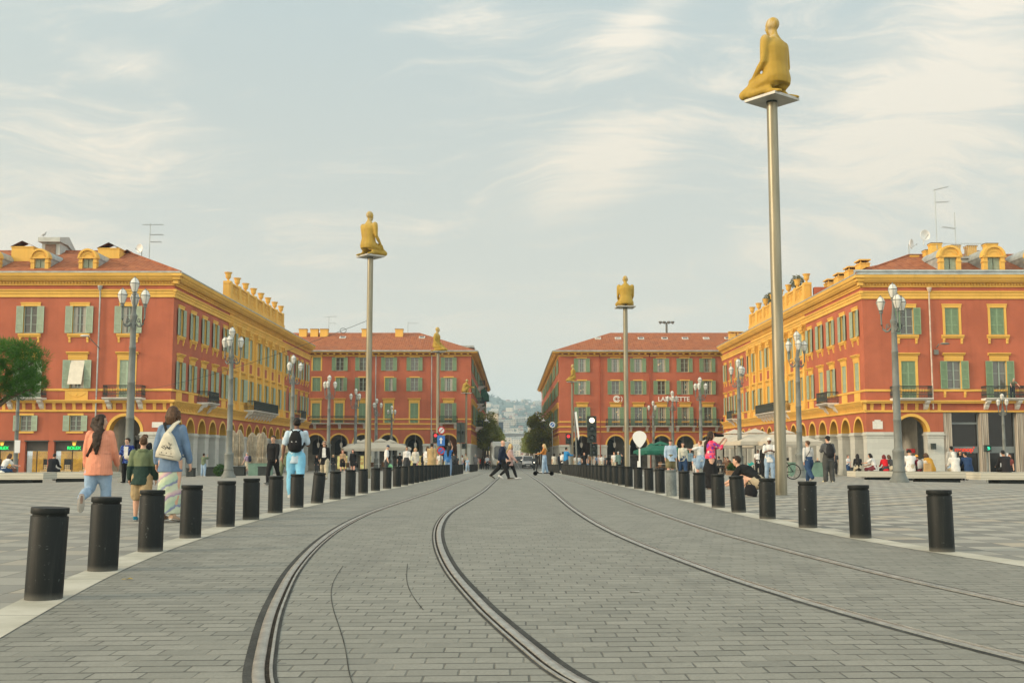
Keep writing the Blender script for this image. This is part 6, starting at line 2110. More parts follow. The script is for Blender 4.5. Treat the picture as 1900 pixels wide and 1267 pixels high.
def hairmat(c):
    col = {'black': (0.012, 0.010, 0.009), 'dark': (0.028, 0.017, 0.011), 'brown': (0.075, 0.040, 0.022), 'blond': (0.50, 0.36, 0.17), 'grey': (0.35, 0.33, 0.30), 'red': (0.12, 0.015, 0.015), 'ginger': (0.2, 0.07, 0.025)}[c]
    k = 'hair_' + c
    def f(t, b, v):
        n = t.noise(t.mapping(v, scale=(60, 60, 5)), 1.0, 4, 0.6)
        t.put(b.inputs['Base Color'], t.mix(t.ramp(n, 0.3, 0.7), tuple(x * 0.6 for x in col), tuple(x * 1.5 for x in col)))
        b.inputs['Roughness'].default_value = 0.45
        bumped(t, b, n, 0.6, 0.02)
    return mat(k, build=f)

def hair_mesh(style, M, J, H, vox, seed, g=1.0):
    mb = MB()
    mb.M = M
    back = lambda y, z: (0, y, z)
    if style in ('short', 'crop'):
        e = 0.006 if style == 'short' else 0.002
        mb.ball((0, -0.010, 0.020), (0.0455 + e, 0.054 + e, 0.050 + e), 14, 10)
        mb.ball((0, -0.026, -0.006), (0.042 + e * 0.5, 0.036, 0.036), 12, 8)
        if style == 'short': mb.ball((0, 0.026, 0.052), (0.034, 0.026, 0.016), 8, 6)
    elif style == 'curly':
        rg = random.Random(seed)
        for _ in range(46):
            a, b = rg.uniform(0, 2 * PI), rg.uniform(-0.1, 1.0)
            r = math.sqrt(max(0, 1 - b * b * 0.8))
            y = math.sin(a) * 0.052 * r - 0.012
            if y > 0.028 and b < 0.6: continue
            mb.ball((math.cos(a) * 0.05 * r, y, 0.012 + b * 0.05), 0.019, 6, 5)
        mb.ball((0, -0.012, 0.02), (0.048, 0.055, 0.05), 12, 8)
    else:
        mb.ball((0, -0.011, 0.018), (0.051, 0.059, 0.055), 14, 10)
        mb.ball((0, -0.03, -0.012), (0.046, 0.036, 0.045), 12, 8)
        if style == 'bob':
            for sg in (-1, 1):
                mb.tube([(sg * 0.042, 0.01, 0.03), (sg * 0.054, -0.004, -0.02), (sg * 0.05, -0.012, -0.085)], [(0.016, 0.02), (0.018, 0.028), (0.012, 0.022)], 8)
            mb.tube([(0, -0.04, 0.03), (0, -0.058, -0.03), (0, -0.055, -0.1)], [(0.045, 0.025), (0.055, 0.026), (0.048, 0.016)], 10)
        elif style in ('long', 'verylong'):
            L = 0.165 if style == 'long' else 0.28
            for sg in (-1, 1):
                mb.tube([(sg * 0.040, 0.012, 0.04), (sg * 0.052, -0.002, -0.02), (sg * 0.05, -0.016, -0.07), (sg * 0.046, -0.03, -0.105)], [(0.012, 0.018), (0.015, 0.026), (0.014, 0.022), (0.008, 0.012)], 8)
            mb.M = None
            bk = (0.062 * g + 0.030) * H
            hb = M @ Vector((0, -0.045, 0.03)); h2 = M @ Vector((0, -0.058, -0.035))
            nk = J['neck'] + Vector((0, -0.052 * H, 0.0))
            u = J['u']
            end = J['chest'] - u * (0.02 if style == 'long' else 0.135) * H
            cb = lambda p, k: p + Vector((0, -bk * k, 0))
            mb.tube([hb, h2, nk, cb(J['sh'], 0.98), cb(J['sh'].lerp(end, 0.5), 1.04), cb(end, 0.98)],
                    [(0.042 * H, 0.022 * H), (0.05 * H, 0.024 * H), (0.048 * H, 0.02 * H), (0.05 * H, 0.017 * H), (0.042 * H, 0.015 * H), (0.014 * H, 0.008 * H)], 12, (0, 1, 0.01))
        elif style == 'pony':
            mb.ball((0, -0.062, 0.045), (0.018, 0.018, 0.018), 8, 6)
            mb.tube([(0, -0.07, 0.05), (0.01, -0.095, 0.03), (0.018, -0.09, -0.03), (0.02, -0.075, -0.09)], [0.012, 0.02, 0.018, 0.006], 8, (1, 0, 0))
        elif style == 'bun':
            mb.ball((0, -0.062, 0.03), (0.024, 0.022, 0.022), 8, 6)
    mb.M = None
    me = remesh(mb, vox * 0.75, 'hair', 1, 0.004 * H, 26.0 / H * 1.7, seed)
    # clear the face: nothing of the hair in front of brow and cheeks
    Mi = M.inverted()
    for v in me.vertices:
        q = Mi @ v.co
        if q.y > 0.006 and q.z < 0.034 and abs(q.x) < 0.05:
            lim = 0.012 + max(0, abs(q.x) - 0.034) * 0.5
            if q.y > lim:
                q.y = lim - 0.004
                v.co = M @ q
    return me

def cap_mesh(M, J, H, kind):
    mb = MB(); mb.M = M
    n = 18
    if kind in ('cap', 'backcap'):
        pr = [(0.053, 0.012), (0.055, 0.03), (0.051, 0.05), (0.036, 0.068), (0.012, 0.076), (0.0, 0.0765)]
        mb.lathe([(r, z) for r, z in pr], n, (0, -0.008, 0))
        for i, v in enumerate(mb.v):
            pass
        mb.prism([(-0.038, 0.03), (0.038, 0.03), (0.03, 0.082), (0.012, 0.095), (-0.012, 0.095), (-0.03, 0.082)], 0.012, 0.018, 'z')
        mb.ball((0, -0.008, 0.077), 0.004, 6, 4)
    elif kind == 'bucket':
        mb.lathe([(0.08, -0.002), (0.082, 0.0), (0.055, 0.03), (0.05, 0.064), (0.03, 0.074), (0, 0.075)], n, (0, -0.006, 0))
    elif kind == 'beanie':
        mb.lathe([(0.0, 0.0), (0.054, 0.002), (0.057, 0.02), (0.055, 0.022), (0.054, 0.045), (0.04, 0.07), (0.015, 0.084), (0, 0.086)], n, (0, -0.010, 0))
    mb.M = None
    return mb.mesh('cap', [])

PERSONS = 0
def person(label, px, d, H, yaw, pose, skinc='fair', top=None, bottom=None, hair=('short', 'dark'), shoes=(0.03, 0.03, 0.03), g=1.0, fem=False, headyaw=0, z0=None, group=None, X=None, cap=None, extra=None, y=None):
    """yaw: heading in degrees, 0 = walking away from the camera, 90 = to the left of the picture, -90 to the right, 180 towards the camera"""
    global PERSONS
    PERSONS += 1
    seed = PERSONS
    g *= 0.95
    x = xat(px, d, 0.8) if X is None else X
    zz = zg(x, d) + (0.01 if abs(x) < 4.2 else 0.0) if z0 is None else z0
    t = thing('person', label, 'person', (x, d, zz), R(yaw), group)
    sw = 0.9 if fem else 1.04
    J = skeleton(H, pose, sw, 1.0)
    ppm = FPX / d * H
    vox = H * (0.0095 if ppm > 120 else 0.0125 if ppm > 60 else 0.019)
    me, M = body_mesh(J, H, g, vox, R(headyaw), ppm > 50, pose.get('curl', 24), fem)
    sk = skin(skinc)
    # eyes, brows and lips on the face
    mb = MB()
    vs = [tuple(v.co) for v in me.vertices]; fs = [tuple(p.vertices) for p in me.polygons]
    mb.add(vs, fs, True)
    if ppm > 45:
        mb.M = M
        for sg in (-1, 1):
            mb.k = 1; mb.ball((sg * 0.0185, 0.0445, -0.001), (0.0085, 0.005, 0.005), 8, 5)
            mb.k = 2; mb.ball((sg * 0.0185, 0.049, -0.001), (0.004, 0.002, 0.0042), 6, 4)
            mb.k = 3; mb.ball((sg * 0.0195, 0.0475, 0.0125), (0.0115, 0.004, 0.0026), 6, 4)
        mb.k = 4; mb.ball((0, 0.0515, -0.0365), (0.0125, 0.004, 0.0042), 8, 4)
        mb.M = None
    bpy.data.meshes.remove(me)
    lip = mat('lips_' + skinc, {'brown': (0.12, 0.04, 0.03)}.get(skinc, (0.36, 0.10, 0.085)), 0.45, None)
    put('body', mb.mesh('body', [sk, mat('eye_white', (0.6, 0.58, 0.55), 0.3, None), mat('iris_dark', (0.02, 0.014, 0.01), 0.2, None), hairmat(hair[1] if hair else 'brown'), lip]), t)
    wr = 0.005 * H
    ws = 9.0
    if top:
        kind, m = top[0], top[1]
        inf = {'tight': 0.007, 'tee': 0.010, 'long': 0.010, 'loose': 0.015, 'coat': 0.017, 'hoodie': 0.018}[kind]
        low, hem, sl = (list(top[2:]) + [None] * 3)[:3]
        low = low if low is not None else -0.07
        hem = hem if hem is not None else 0.004
        sl = sl if sl is not None else ({'tee': 0.62}.get(kind, 1.93))
        mb = MB()
        torso(mb, J, H, g, inf, low, hem, 0.016 if fem else 0.0, top[5] if len(top) > 5 else 0.0, sw)
        for nm in 'LR':
            s_, e_, w_ = J['shd' + nm] + Vector((0, 0, -0.008 * H)), J['elb' + nm], J['wri' + nm]
            ai = inf * 0.75
            if sl <= 1.0:
                end = s_.lerp(e_, sl)
                limb(mb, [s_, s_.lerp(end, 0.5), end], [(0.034 + ai) * H * g ** .5, (0.033 + ai) * H * g ** .5, (0.033 + ai * 1.3) * H * g ** .5])
            else:
                end = e_.lerp(w_, min(1.0, sl - 1.0))
                limb(mb, [s_, s_.lerp(e_, 0.5), e_, e_.lerp(end, 0.5), end], [(0.034 + ai) * H * g ** .5, (0.031 + ai) * H * g ** .5, (0.026 + ai) * H, (0.024 + ai) * H, (0.019 + ai * 0.9) * H])
        if kind == 'hoodie':
            mb.tube([J['neck'] + Vector((0, -0.035 * H, -0.045 * H)), J['neck'] + Vector((0, -0.055 * H, -0.02 * H)), J['neck'] + Vector((0, -0.035 * H, 0.02 * H))], [(0.035 * H, 0.015 * H), (0.06 * H, 0.025 * H), (0.045 * H, 0.015 * H)], 10, (0, 1, 0))
        nme = {'coat': 'coat', 'hoodie': 'hoodie'}.get(kind, 'shirt')
        rm = remesh(mb, vox, nme, 1, wr * (1.3 if inf > 0.02 else 0.9), ws / H * 1.7, seed)
        # keep the neckline open: no cloth above the collar
        un = J['u']
        for v in rm.vertices:
            h_ = (v.co - J['neck']).dot(un)
            if h_ > 0.0:
                v.co -= un * h_
        rm.materials.append(m); put(nme, rm, t)
    if bottom:
        kind, m = bottom[0], bottom[1]
        mb = MB()
        if kind in ('trousers', 'slim', 'wide', 'shorts', 'leggings'):
            inf = {'trousers': 0.012, 'slim': 0.006, 'wide': 0.02, 'shorts': 0.017, 'leggings': 0.004}[kind]
            torso(mb, J, H, g, inf * 0.6 + 0.004, -0.05)
            cut = J['waist'] - J['u'] * 0.012 * H
            for nm in 'LR':
                h, k, a = J['hip' + nm], J['knee' + nm], J['ank' + nm]
                gg = g ** .5
                if kind == 'shorts':
                    e = h.lerp(k, bottom[2] if len(bottom) > 2 else 0.86)
                    limb(mb, [h, h.lerp(e, 0.5), e], [(0.064 + inf * 0.7) * H * gg, (0.058 + inf) * H * gg, (0.05 + inf * 1.2) * H * gg], 12)
                else:
                    aw = {'trousers': 0.032, 'slim': 0.0275, 'wide': 0.052, 'leggings': 0.0245}[kind] * H
                    a2 = k.lerp(a, bottom[2] if len(bottom) > 2 else 1.06)
                    limb(mb, [h, h.lerp(k, 0.4), k, k.lerp(a2, 0.35), k.lerp(a2, 0.75), a2], [(0.064 + inf * 0.5) * H * gg, (0.058 + inf) * H * gg, (0.039 + inf) * H, (0.039 + inf) * H, max(aw, (0.03 + inf) * H), aw], 12)
            nme = 'shorts' if kind == 'shorts' else 'trousers'
        else:
            L = bottom[2] if len(bottom) > 2 else 0.45
            fl = bottom[3] if len(bottom) > 3 else 0.03
            P = J['P']
            c = (J['kneeL'] + J['kneeR']) / 2
            a = (J['ankL'] + J['ankR']) / 2
            ks = (J['kneeL'] - J['kneeR']).length * 0.5
            as_ = abs(J['ankL'].y - J['ankR'].y) * 0.32
            up = Vector((0, 1, 0))
            pts = [J['waist'] - J['u'] * 0.01 * H, P + J['u'] * 0.03 * H, P - Vector((0, 0, 0.05 * H)), P.lerp(c, 0.6) if (P - c).length > 0.1 else P]
            rad = [(0.084 * g * H, 0.066 * g * H), (0.094 * g * H, 0.076 * g * H), (0.10 * g * H, 0.086 * g * H), (0.104 * g * H + fl * 0.3 * H, 0.095 * g * H + fl * 0.4 * H)]
            if L > 0.24:
                e = P - Vector((0, 0, L * H)); e.y = (c.y + a.y) * 0.5
                mid = P.lerp(e, 0.75)
                pts += [mid, e]; rad += [(0.11 * g * H + fl * 0.7 * H, 0.09 * H + fl * 0.8 * H + as_ * 0.5), (0.112 * g * H + fl * H, 0.09 * H + fl * H + as_)]
            mb.tube(pts, rad, 20, up)
            nme = 'skirt'
        rm = remesh(mb, vox, nme, 1, wr * (1.6 if kind == 'wide' or nme == 'skirt' else 1.0), ws / H * 1.5, seed + 50)
        if nme != 'skirt':
            un = J['u']
            for v in rm.vertices:
                h_ = (v.co - cut).dot(un)
                if h_ > 0: v.co -= un * h_
        rm.materials.append(m); put(nme, rm, t)
    if shoes:
        for nm in 'LR':
            td = J['toed' + nm]; a = J['ank' + nm]
            dn = Vector((0, 0, -1)); dn = (dn - td * dn.dot(td)).normalized()
            hl = a + dn * 0.016 * H - td * 0.02 * H
            mb = MB()
            mb.k = 0
            mb.tube([hl - td * 0.018 * H, hl + td * 0.015 * H, hl + td * 0.075 * H + dn * 0.002 * H, hl + td * 0.13 * H + dn * 0.005 * H, hl + td * 0.148 * H + dn * 0.007 * H],
                    [(0.021 * H, 0.023 * H), (0.027 * H, 0.027 * H), (0.031 * H, 0.021 * H), (0.027 * H, 0.013 * H), (0.012 * H, 0.008 * H)], 10, dn * -1)
            mb.ball(a, (0.027 * H, 0.029 * H, 0.022 * H), 8, 6)
            mb.k = 1
            so = hl + dn * 0.016 * H
            mb.tube([so - td * 0.02 * H, so - td * 0.01 * H, so + td * 0.08 * H, so + td * 0.135 * H, so + td * 0.15 * H], [(0.014 * H, 0.006 * H), (0.024 * H, 0.007 * H), (0.032 * H, 0.007 * H), (0.026 * H, 0.007 * H), (0.012 * H, 0.006 * H)], 10, dn * -1)
            put('shoe', mb.mesh('shoe', [cloth(shoes), mat('shoe_sole', (0.4, 0.38, 0.34), 0.7) if sum(shoes) < 1.2 else mat('white_sole', (0.6, 0.58, 0.54), 0.7)]), t)
    if hair and hair[0] not in ('bald',):
        rm = hair_mesh(hair[0], M, J, H, vox, seed, g)
        rm.materials.append(hairmat(hair[1])); put('hair', rm, t)
    if cap:
        rm = cap_mesh(M, J, H, cap[0]); rm.materials.append(cloth(cap[1]))
        put('cap', rm, t)
    if extra:
        extra(t, J, M, H)
    return t, J, M

# ------------------------------------------------------------------ the kneeling figures on their poles
def _resin(t, b, v):
    x, y, z = t.sep(v)
    n = t.noise(v, 1.5, 5, 0.6)
    c = t.mix(t.ramp(n, 0.3, 0.7), (0.335, 0.212, 0.03), (0.41, 0.272, 0.05))
    st = t.noise(t.comb(t.m('MULTIPLY', x, 7), t.m('MULTIPLY', y, 7), t.m('MULTIPLY', z, 0.7)), 1.0, 5, 0.65)
    c = t.mix(t.m('MULTIPLY', t.ramp(st, 0.52, 0.75), 0.45), c, (0.22, 0.125, 0.02))
    pale = t.m('MULTIPLY', t.ramp(z, 1.35, 1.8), t.ramp(t.noise(t.mapping(v, scale=(6, 6, 1)), 1.5, 5, 0.7), 0.35, 0.7))
    c = t.mix(t.m('MULTIPLY', pale, 0.75), c, (0.48, 0.42, 0.31))
    t.put(b.inputs['Base Color'], c)
    b.inputs['Roughness'].default_value = 0.6
    b.inputs['Subsurface Weight'].default_value = 0.0
RESIN = mat('amber_resin', build=_resin)
KNEEL = dict(lean=2, legL=(70, 159, 7), legR=(70, 159, 7), footL=-172, footR=-172, armL=(6, 3, 40, 10), armR=(-2, 11, 44, 8), curl=10, nod=2)
CROSS = dict(lean=4, legL=(87, 0, 17), legR=(87, 0, 17), shinL=-56, shinR=-56, armL=(10, 5, 46, 12), armR=(10, 5, 46, 12), curl=12, nod=6, slump=0.3)
KNEES = dict(lean=4, legL=(138, 150, 6), legR=(138, 150, 6), armL=(44, 10, 40, 18), armR=(44, 10, 40, 18), curl=12, nod=6, slump=0.9)
def sculpture(px, d, ztop, yaw, pose, H, label, plate=1.0, prot=45, r0=0.147, r1=0.14):
    x = xat(px, d, 4)
    z = zg(x, d)
    t = thing('pole_sculpture', label, 'sculpture', (x, d, z), 0, 'amber figures on tall steel poles')
    h = ztop - z
    mb = MB(); mb.lathe([(0, -0.1), (r0, -0.1), (r0, 0.0), (r1, h - 0.1), (0, h - 0.1)], 28); mb.build('pole', STEEL, t)
    mb = MB(); mb.lathe([(0, 0), (r1 * 1.04, 0), (r1 * 1.04, 0.12), (0, 0.12)], 20, (0, 0, h - 0.12)); mb.build('collar', IRON, t)
    mb = MB(); p = plate / 2; mb.box(-p, p, -p, p, -0.07, 0.0)
    put('platform', mb.mesh('platform', [mat('platform_steel', (0.40, 0.385, 0.35), 0.5, (2, 0.15), metal=0.4)]), t, (0, 0, h), R(prot))
    J = skeleton(H, pose, 1.1, 1.15)
    me, M = body_mesh(J, H, 1.3, H * 0.007, 0, True, pose.get('curl', 10), smooth=7)
    # rest the lowest point of the figure on the platform
    lo = min(v.co.z for v in me.vertices)
    cy = sum(v.co.y for v in me.vertices) / len(me.vertices)
    for v in me.vertices:
        v.co.z -= lo; v.co.y -= cy
    me.materials.append(RESIN)
    put('figure', me, t, (0, 0, h - 0.01), R(yaw))
    return t
sculpture(1443, 28.3, zat(184, 28.3), 42, KNEEL, 3.62, 'amber kneeling figure on the tallest nearest steel pole at right, seen from behind', 1.0, 38)
sculpture(684, 53.0, zat(475, 53), -38, KNEEL, 3.62, 'amber kneeling figure turned right on the nearer left pole, back to the viewer', 1.0, 40)
sculpture(1162, 68.5, zat(569, 68.5), 0, CROSS, 3.62, 'amber cross-legged figure with square back on the second right pole', 1.15, 4)
sculpture(812, 98.0, zat(652, 98), -105, KNEEL, 3.62, 'amber kneeling figure in side view against the red roof at left', 1.1, 20)
sculpture(865, 150, zat(729, 150), -70, KNEES, 3.5, 'pale amber figure hugging its knees on the slim pole by the avenue corner', 1.3, 10)
sculpture(1062, 134, zat(708, 134), 85, KNEEL, 3.5, 'pale amber kneeling figure facing left on the slim right pole', 1.1, 10)
# ------------------------------------------------------------------ poses
def wk(ph, big=1.0, **k):
    """walking; ph +1: right leg forward, -1: left leg forward"""
    f, b = (22 * big, 6), (-20 * big, 26)
    d = dict(lean=3, footL=0, footR=0)
    if ph > 0:
        d.update(legR=f, legL=b, footL=-38, footR=6, armL=(20 * big, 7, 16), armR=(-20 * big, 7, 10))
    else:
        d.update(legL=f, legR=b, footR=-38, footL=6, armR=(20 * big, 7, 16), armL=(-20 * big, 7, 10))
    d.update(k)
    return d
STAND = dict(lean=1, legL=(2, 4, 4), legR=(-2, 4, 4))
def st(**k): return {**STAND, **k}
def sit(H, **k):
    d = dict(lean=6, slump=0.8, nod=12, legL=(86, 84, 6), legR=(86, 84, 6), armL=(22, 8, 50, 10), armR=(22, 8, 50, 10), pz=0.075 * H)
    d.update(k)
    return d
WHT, OFFW = cloth((0.62, 0.61, 0.59)), cloth((0.52, 0.49, 0.42))
BLK, CHAR = cloth((0.012, 0.012, 0.013)), cloth((0.05, 0.052, 0.055))
NAVY = cloth((0.015, 0.022, 0.042)); DENIM = cloth((0.16, 0.24, 0.36)); DENIML = cloth((0.26, 0.36, 0.48)); DENIMD = cloth((0.025, 0.055, 0.12))
KHAKI = cloth((0.36, 0.27, 0.15)); GREYC = cloth((0.12, 0.125, 0.13)); OLIVE = cloth((0.14, 0.16, 0.09)); BEIGE = cloth((0.42, 0.37, 0.27))

def acc(root, name, label, cat, mb, mats, off=(0, 0, 0)):
    M = Matrix.Translation(root.location) @ Matrix.Rotation(root.rotation_euler.z, 4, 'Z') @ Matrix.Translation(off)
    o = put(name, mb.mesh(name, mats), None)
    o.matrix_world = M
    return tag(o, label, cat)

# ---- foreground, walking away on the left
def tiedye(t, v):
    x, y, z = t.sep(v)
    w = t.m('ADD', t.m('ADD', t.m('MULTIPLY', z, 5.2), t.m('MULTIPLY', x, -3.4)), t.m('MULTIPLY', t.noise(v, 5, 4, 0.6), 0.9))
    f = t.m('FRACT', w)
    c = t.mix(t.noise(v, 4, 3, 0.5), (0.36, 0.44, 0.27), (0.56, 0.56, 0.46))
    c = t.mix(t.m('MULTIPLY', t.ramp(f, 0.0, 0.14), t.ramp(f, 0.36, 0.2)), c, (0.17, 0.18, 0.30))
    w2 = t.m('FRACT', t.m('ADD', t.m('MULTIPLY', w, 0.5), 0.3))
    c = t.mix(t.m('MULTIPLY', t.m('MULTIPLY', t.ramp(w2, 0.3, 0.42), t.ramp(w2, 0.62, 0.5)), 0.7), c, (0.52, 0.32, 0.36))
    w3 = t.m('FRACT', t.m('ADD', t.m('MULTIPLY', w, 0.5), 0.75))
    c = t.mix(t.m('MULTIPLY', t.m('MULTIPLY', t.ramp(w3, 0.3, 0.42), t.ramp(w3, 0.7, 0.5)), 0.6), c, (0.26, 0.40, 0.30))
    return c
def knit(t, v):
    x, y, z = t.sep(v)
    rib = t.m('ABSOLUTE', t.m('SUBTRACT', t.m('FRACT', t.m('MULTIPLY', x, 34)), 0.5))
    return t.mix(t.m('MULTIPLY', rib, 0.6), (0.66, 0.27, 0.17), (0.50, 0.175, 0.10))
def strap(root, J, H, a, b, r, name, label, m, side=-1):
    mb = MB()
    u = J['u']
    A, Bq = J['shd' + a] * 0.55 + J['neck'] * 0.45, J['P'] + J['X'] * (0.1 * H * (1 if b == 'R' else -1)) + u * 0.06 * H
    pts = []
    for q in range(9):
        t_ = q / 8
        p = A.lerp(Bq, t_)
        p = p + Vector((0, side * (0.058 + 0.05 * math.sin(PI * min(1, t_ * 1.15))) * H, 0.028 * H * (1 - t_)))
        pts.append(p)
    mb.tube(pts, [(r, 0.006)] * 9, 6, (0, 1, 0.2))
    return acc(root, name, label, 'bag strap', mb, [m])

r, J, M = person('woman in a salmon knitted cardigan and jeans with very long dark hair, walking away', 183, 18.1, 1.69, 3, wk(1, 0.8, legL=(-10, 62, 3), legR=(6, 4, 4), footL=-75, footR=0, armL=(4, 13, 14), armR=(8, 13, 22), nod=0), 'olive',
       ('loose', cloth_fn('salmon_knit', knit), -0.115, 0.02, 1.95), ('trousers', DENIML, 1.02), ('verylong', 'dark'), (0.30, 0.2, 0.16), 1.16, True, -68)
strap(r, J, 1.69, 'R', 'L', 0.025, 'bag_strap', 'dark brown bag strap across the back of the salmon cardigan', cloth((0.035, 0.02, 0.014)))
def hood2(t, v):
    x, y, z = t.sep(v)
    c = t.mix(t.ramp(z, 0.84, 0.845), (0.012, 0.035, 0.032), (0.15, 0.185, 0.10))
    return t.mix(t.m('MULTIPLY', t.noise(v, 30, 3, 0.6), 0.3), c, (0.08, 0.1, 0.06))
person('boy in a two-tone green hoodie, khaki shorts and blue slides, walking away', 264, 17.2, 1.30, 8, wk(-1, 0.7, legR=(-16, 28, 3), legL=(6, 4, 3), footR=-40, footL=0, armL=(2, 12, 12), armR=(-4, 12, 14)), 'fair',
       ('hoodie', cloth_fn('boy_hoodie', hood2), -0.10, 0.028, 1.98), ('shorts', KHAKI, 0.92), ('crop', 'brown'), (0.02, 0.19, 0.30), 1.0, False, 8)
r, J, M = person('woman in a denim shirt and tie-dyed skirt with wavy brown hair, walking away', 316, 17.0, 1.74, -6, wk(1, 0.7, legL=(4, 3, 3), legR=(-4, 8, 3), footR=-10, footL=0, armL=(-6, 11, 16), armR=(2, 14, 16)), 'fair',
       ('loose', cloth((0.135, 0.205, 0.31)), -0.105, 0.012, 1.9), ('skirt', cloth_fn('tie_dye', tiedye), 0.47, 0.005), ('bob', 'brown'), (0.36, 0.24, 0.16), 0.96, True, 0)
strap(r, J, 1.74, 'L', 'R', 0.025, 'bag_strap', 'black bag strap across the back of the denim shirt', BLK)
H = 1.74
mb = MB()
pts = [(-0.16, 0.98), (0.20, 0.92), (0.235, 0.99), (0.12, 1.28), (0.05, 1.37), (-0.03, 1.34), (-0.15, 1.06)]
def pad(mb, pts, y0, y1, bulge):
    cx_ = sum(p[0] for p in pts) / len(pts); cz_ = sum(p[1] for p in pts) / len(pts)
    n = len(pts); rows = []
    for (s, y) in ((1.0, y0), (0.93, y0 - bulge * 0.6), (0.6, y0 - bulge), (1.0, y0), (1.0, y1)):
        rows.append([(cx_ + (p[0] - cx_) * s, y, cz_ + (p[1] - cz_) * s) for p in pts])
    vs = rows[0] + rows[1] + rows[2] + rows[4]
    fs = []
    for i in (0, 1):
        for k in range(n): fs.append((i * n + k, i * n + (k + 1) % n, (i + 1) * n + (k + 1) % n, (i + 1) * n + k))
    fs.append(tuple(range(2 * n, 3 * n)))
    for k in range(n): fs.append((k, (k + 1) % n, 3 * n + (k + 1) % n, 3 * n + k))
    fs.append(tuple(range(3 * n, 4 * n)))
    mb.add(vs, fs, False)
pad(mb, pts, -0.20, -0.15, 0.05)
mb.tube([(0.05, -0.2, 1.35), (0.12, -0.13, 1.48), (0.14, -0.03, 1.53)], [(0.02, 0.006)] * 3, 6, (0, 1, 0))
mb.tube([(0.0, -0.2, 1.34), (0.09, -0.13, 1.48), (0.13, -0.03, 1.53)], [(0.018, 0.006)] * 3, 6, (0, 1, 0))
mb.k = 1
rg = random.Random(4)
for _ in range(42):                                  # dark line drawing of a plant and a row of small marks printed on the cloth
    a = rg.uniform(0.2, PI - 0.2); q = rg.uniform(0.02, 0.11)
    p0 = (0.045 + math.cos(a) * q * 0.75, 1.09 + math.sin(a) * q * 0.9)
    dx, dz = math.cos(a + rg.uniform(-0.6, 0.6)) * 0.022, math.sin(a + rg.uniform(-0.6, 0.6)) * 0.022
    mb.tube([(p0[0], -0.252, p0[1]), (p0[0] + dx, -0.252, p0[1] + dz)], 0.0028, 4)
for i in range(3):
    mb.ball((-0.04 + 0.075 * i, -0.249, 1.052 - 0.010 * i), (0.011, 0.004, 0.009), 6, 4)
for i in range(11):
    mb.box(-0.08 + 0.021 * i, -0.066 + 0.021 * i, -0.246, -0.238, 1.018 - 0.0035 * i, 1.03 - 0.0035 * i)
acc(r, 'tote_bag', 'off-white cotton tote bag with a dark line drawing on the woman in denim', 'bag', mb, [cloth((0.54, 0.50, 0.40)), CHAR])

def bluepat(t, v):
    n = t.noise(v, 16, 3, 0.5)
    return t.mix(t.ramp(n, 0.56, 0.62), (0.012, 0.025, 0.15), (0.12, 0.25, 0.55))
r, J, M = person('man in a blue patterned shirt and black trousers, facing the camera', 236, 43, 1.74, 178, st(armL=(8, 12, 40, 18), armR=(4, 12, 20, 4)), 'fair', ('tee', cloth_fn('blue_pattern', bluepat), -0.09, 0.012, 0.95), ('trousers', BLK), ('short', 'dark'), (0.02, 0.02, 0.02), 1.15, False, -35)
mb = MB(); mb.ball((-0.07, 0.17, 0.98), (0.13, 0.06, 0.08), 10, 7); mb.tube([(-0.07, 0.15, 1.04), (0.05, 0.16, 1.25), (0.1, 0.06, 1.43)], [(0.012, 0.006)] * 3, 6)
acc(r, 'shoulder_bag', 'small cream shoulder bag on the man in the blue patterned shirt', 'bag', mb, [OFFW])
mb = MB(); pts = [(-0.085, 0.158, 1.4), (0.085, 0.158, 1.4), (0.075, 0.17, 1.02), (-0.075, 0.17, 1.02)]; mb.poly(pts); mb.poly([(p[0], p[1] - 0.02, p[2]) for p in pts]); put('undershirt', mb.mesh('undershirt', [WHT]), r)
person('bearded man in a black top with curly brown hair, half hidden behind the boy', 268, 42.5, 1.85, 182, st(), 'fair', ('long', BLK), ('trousers', CHAR), ('curly', 'brown'), (0.02, 0.02, 0.02), 1.15, False, 0)
person('woman in a black jacket and leggings with a high ponytail, walking towards the camera', 507, 36.8, 1.66, 172, wk(1, 0.9), 'olive', ('loose', BLK, -0.03, 0.01), ('leggings', BLK), ('pony', 'black'), (0.10, 0.10, 0.09), 1.02, True, 0)
r, J, M = person('man in a pale blue tee and sky-blue track trousers wearing a black backpack', 549, 26.6, 1.92, 4, wk(1, 0.75, legL=(4, 3, 3), legR=(-12, 52, 3), footR=-60, footL=0, armL=(-10, 14, 12), armR=(22, 10, 80, 22)), 'brown', ('tee', cloth((0.44, 0.54, 0.62)), -0.1, 0.006, 0.75), ('trousers', cloth((0.19, 0.45, 0.62))), ('crop', 'black'), (0.62, 0.60, 0.56), 0.98, False, 6)
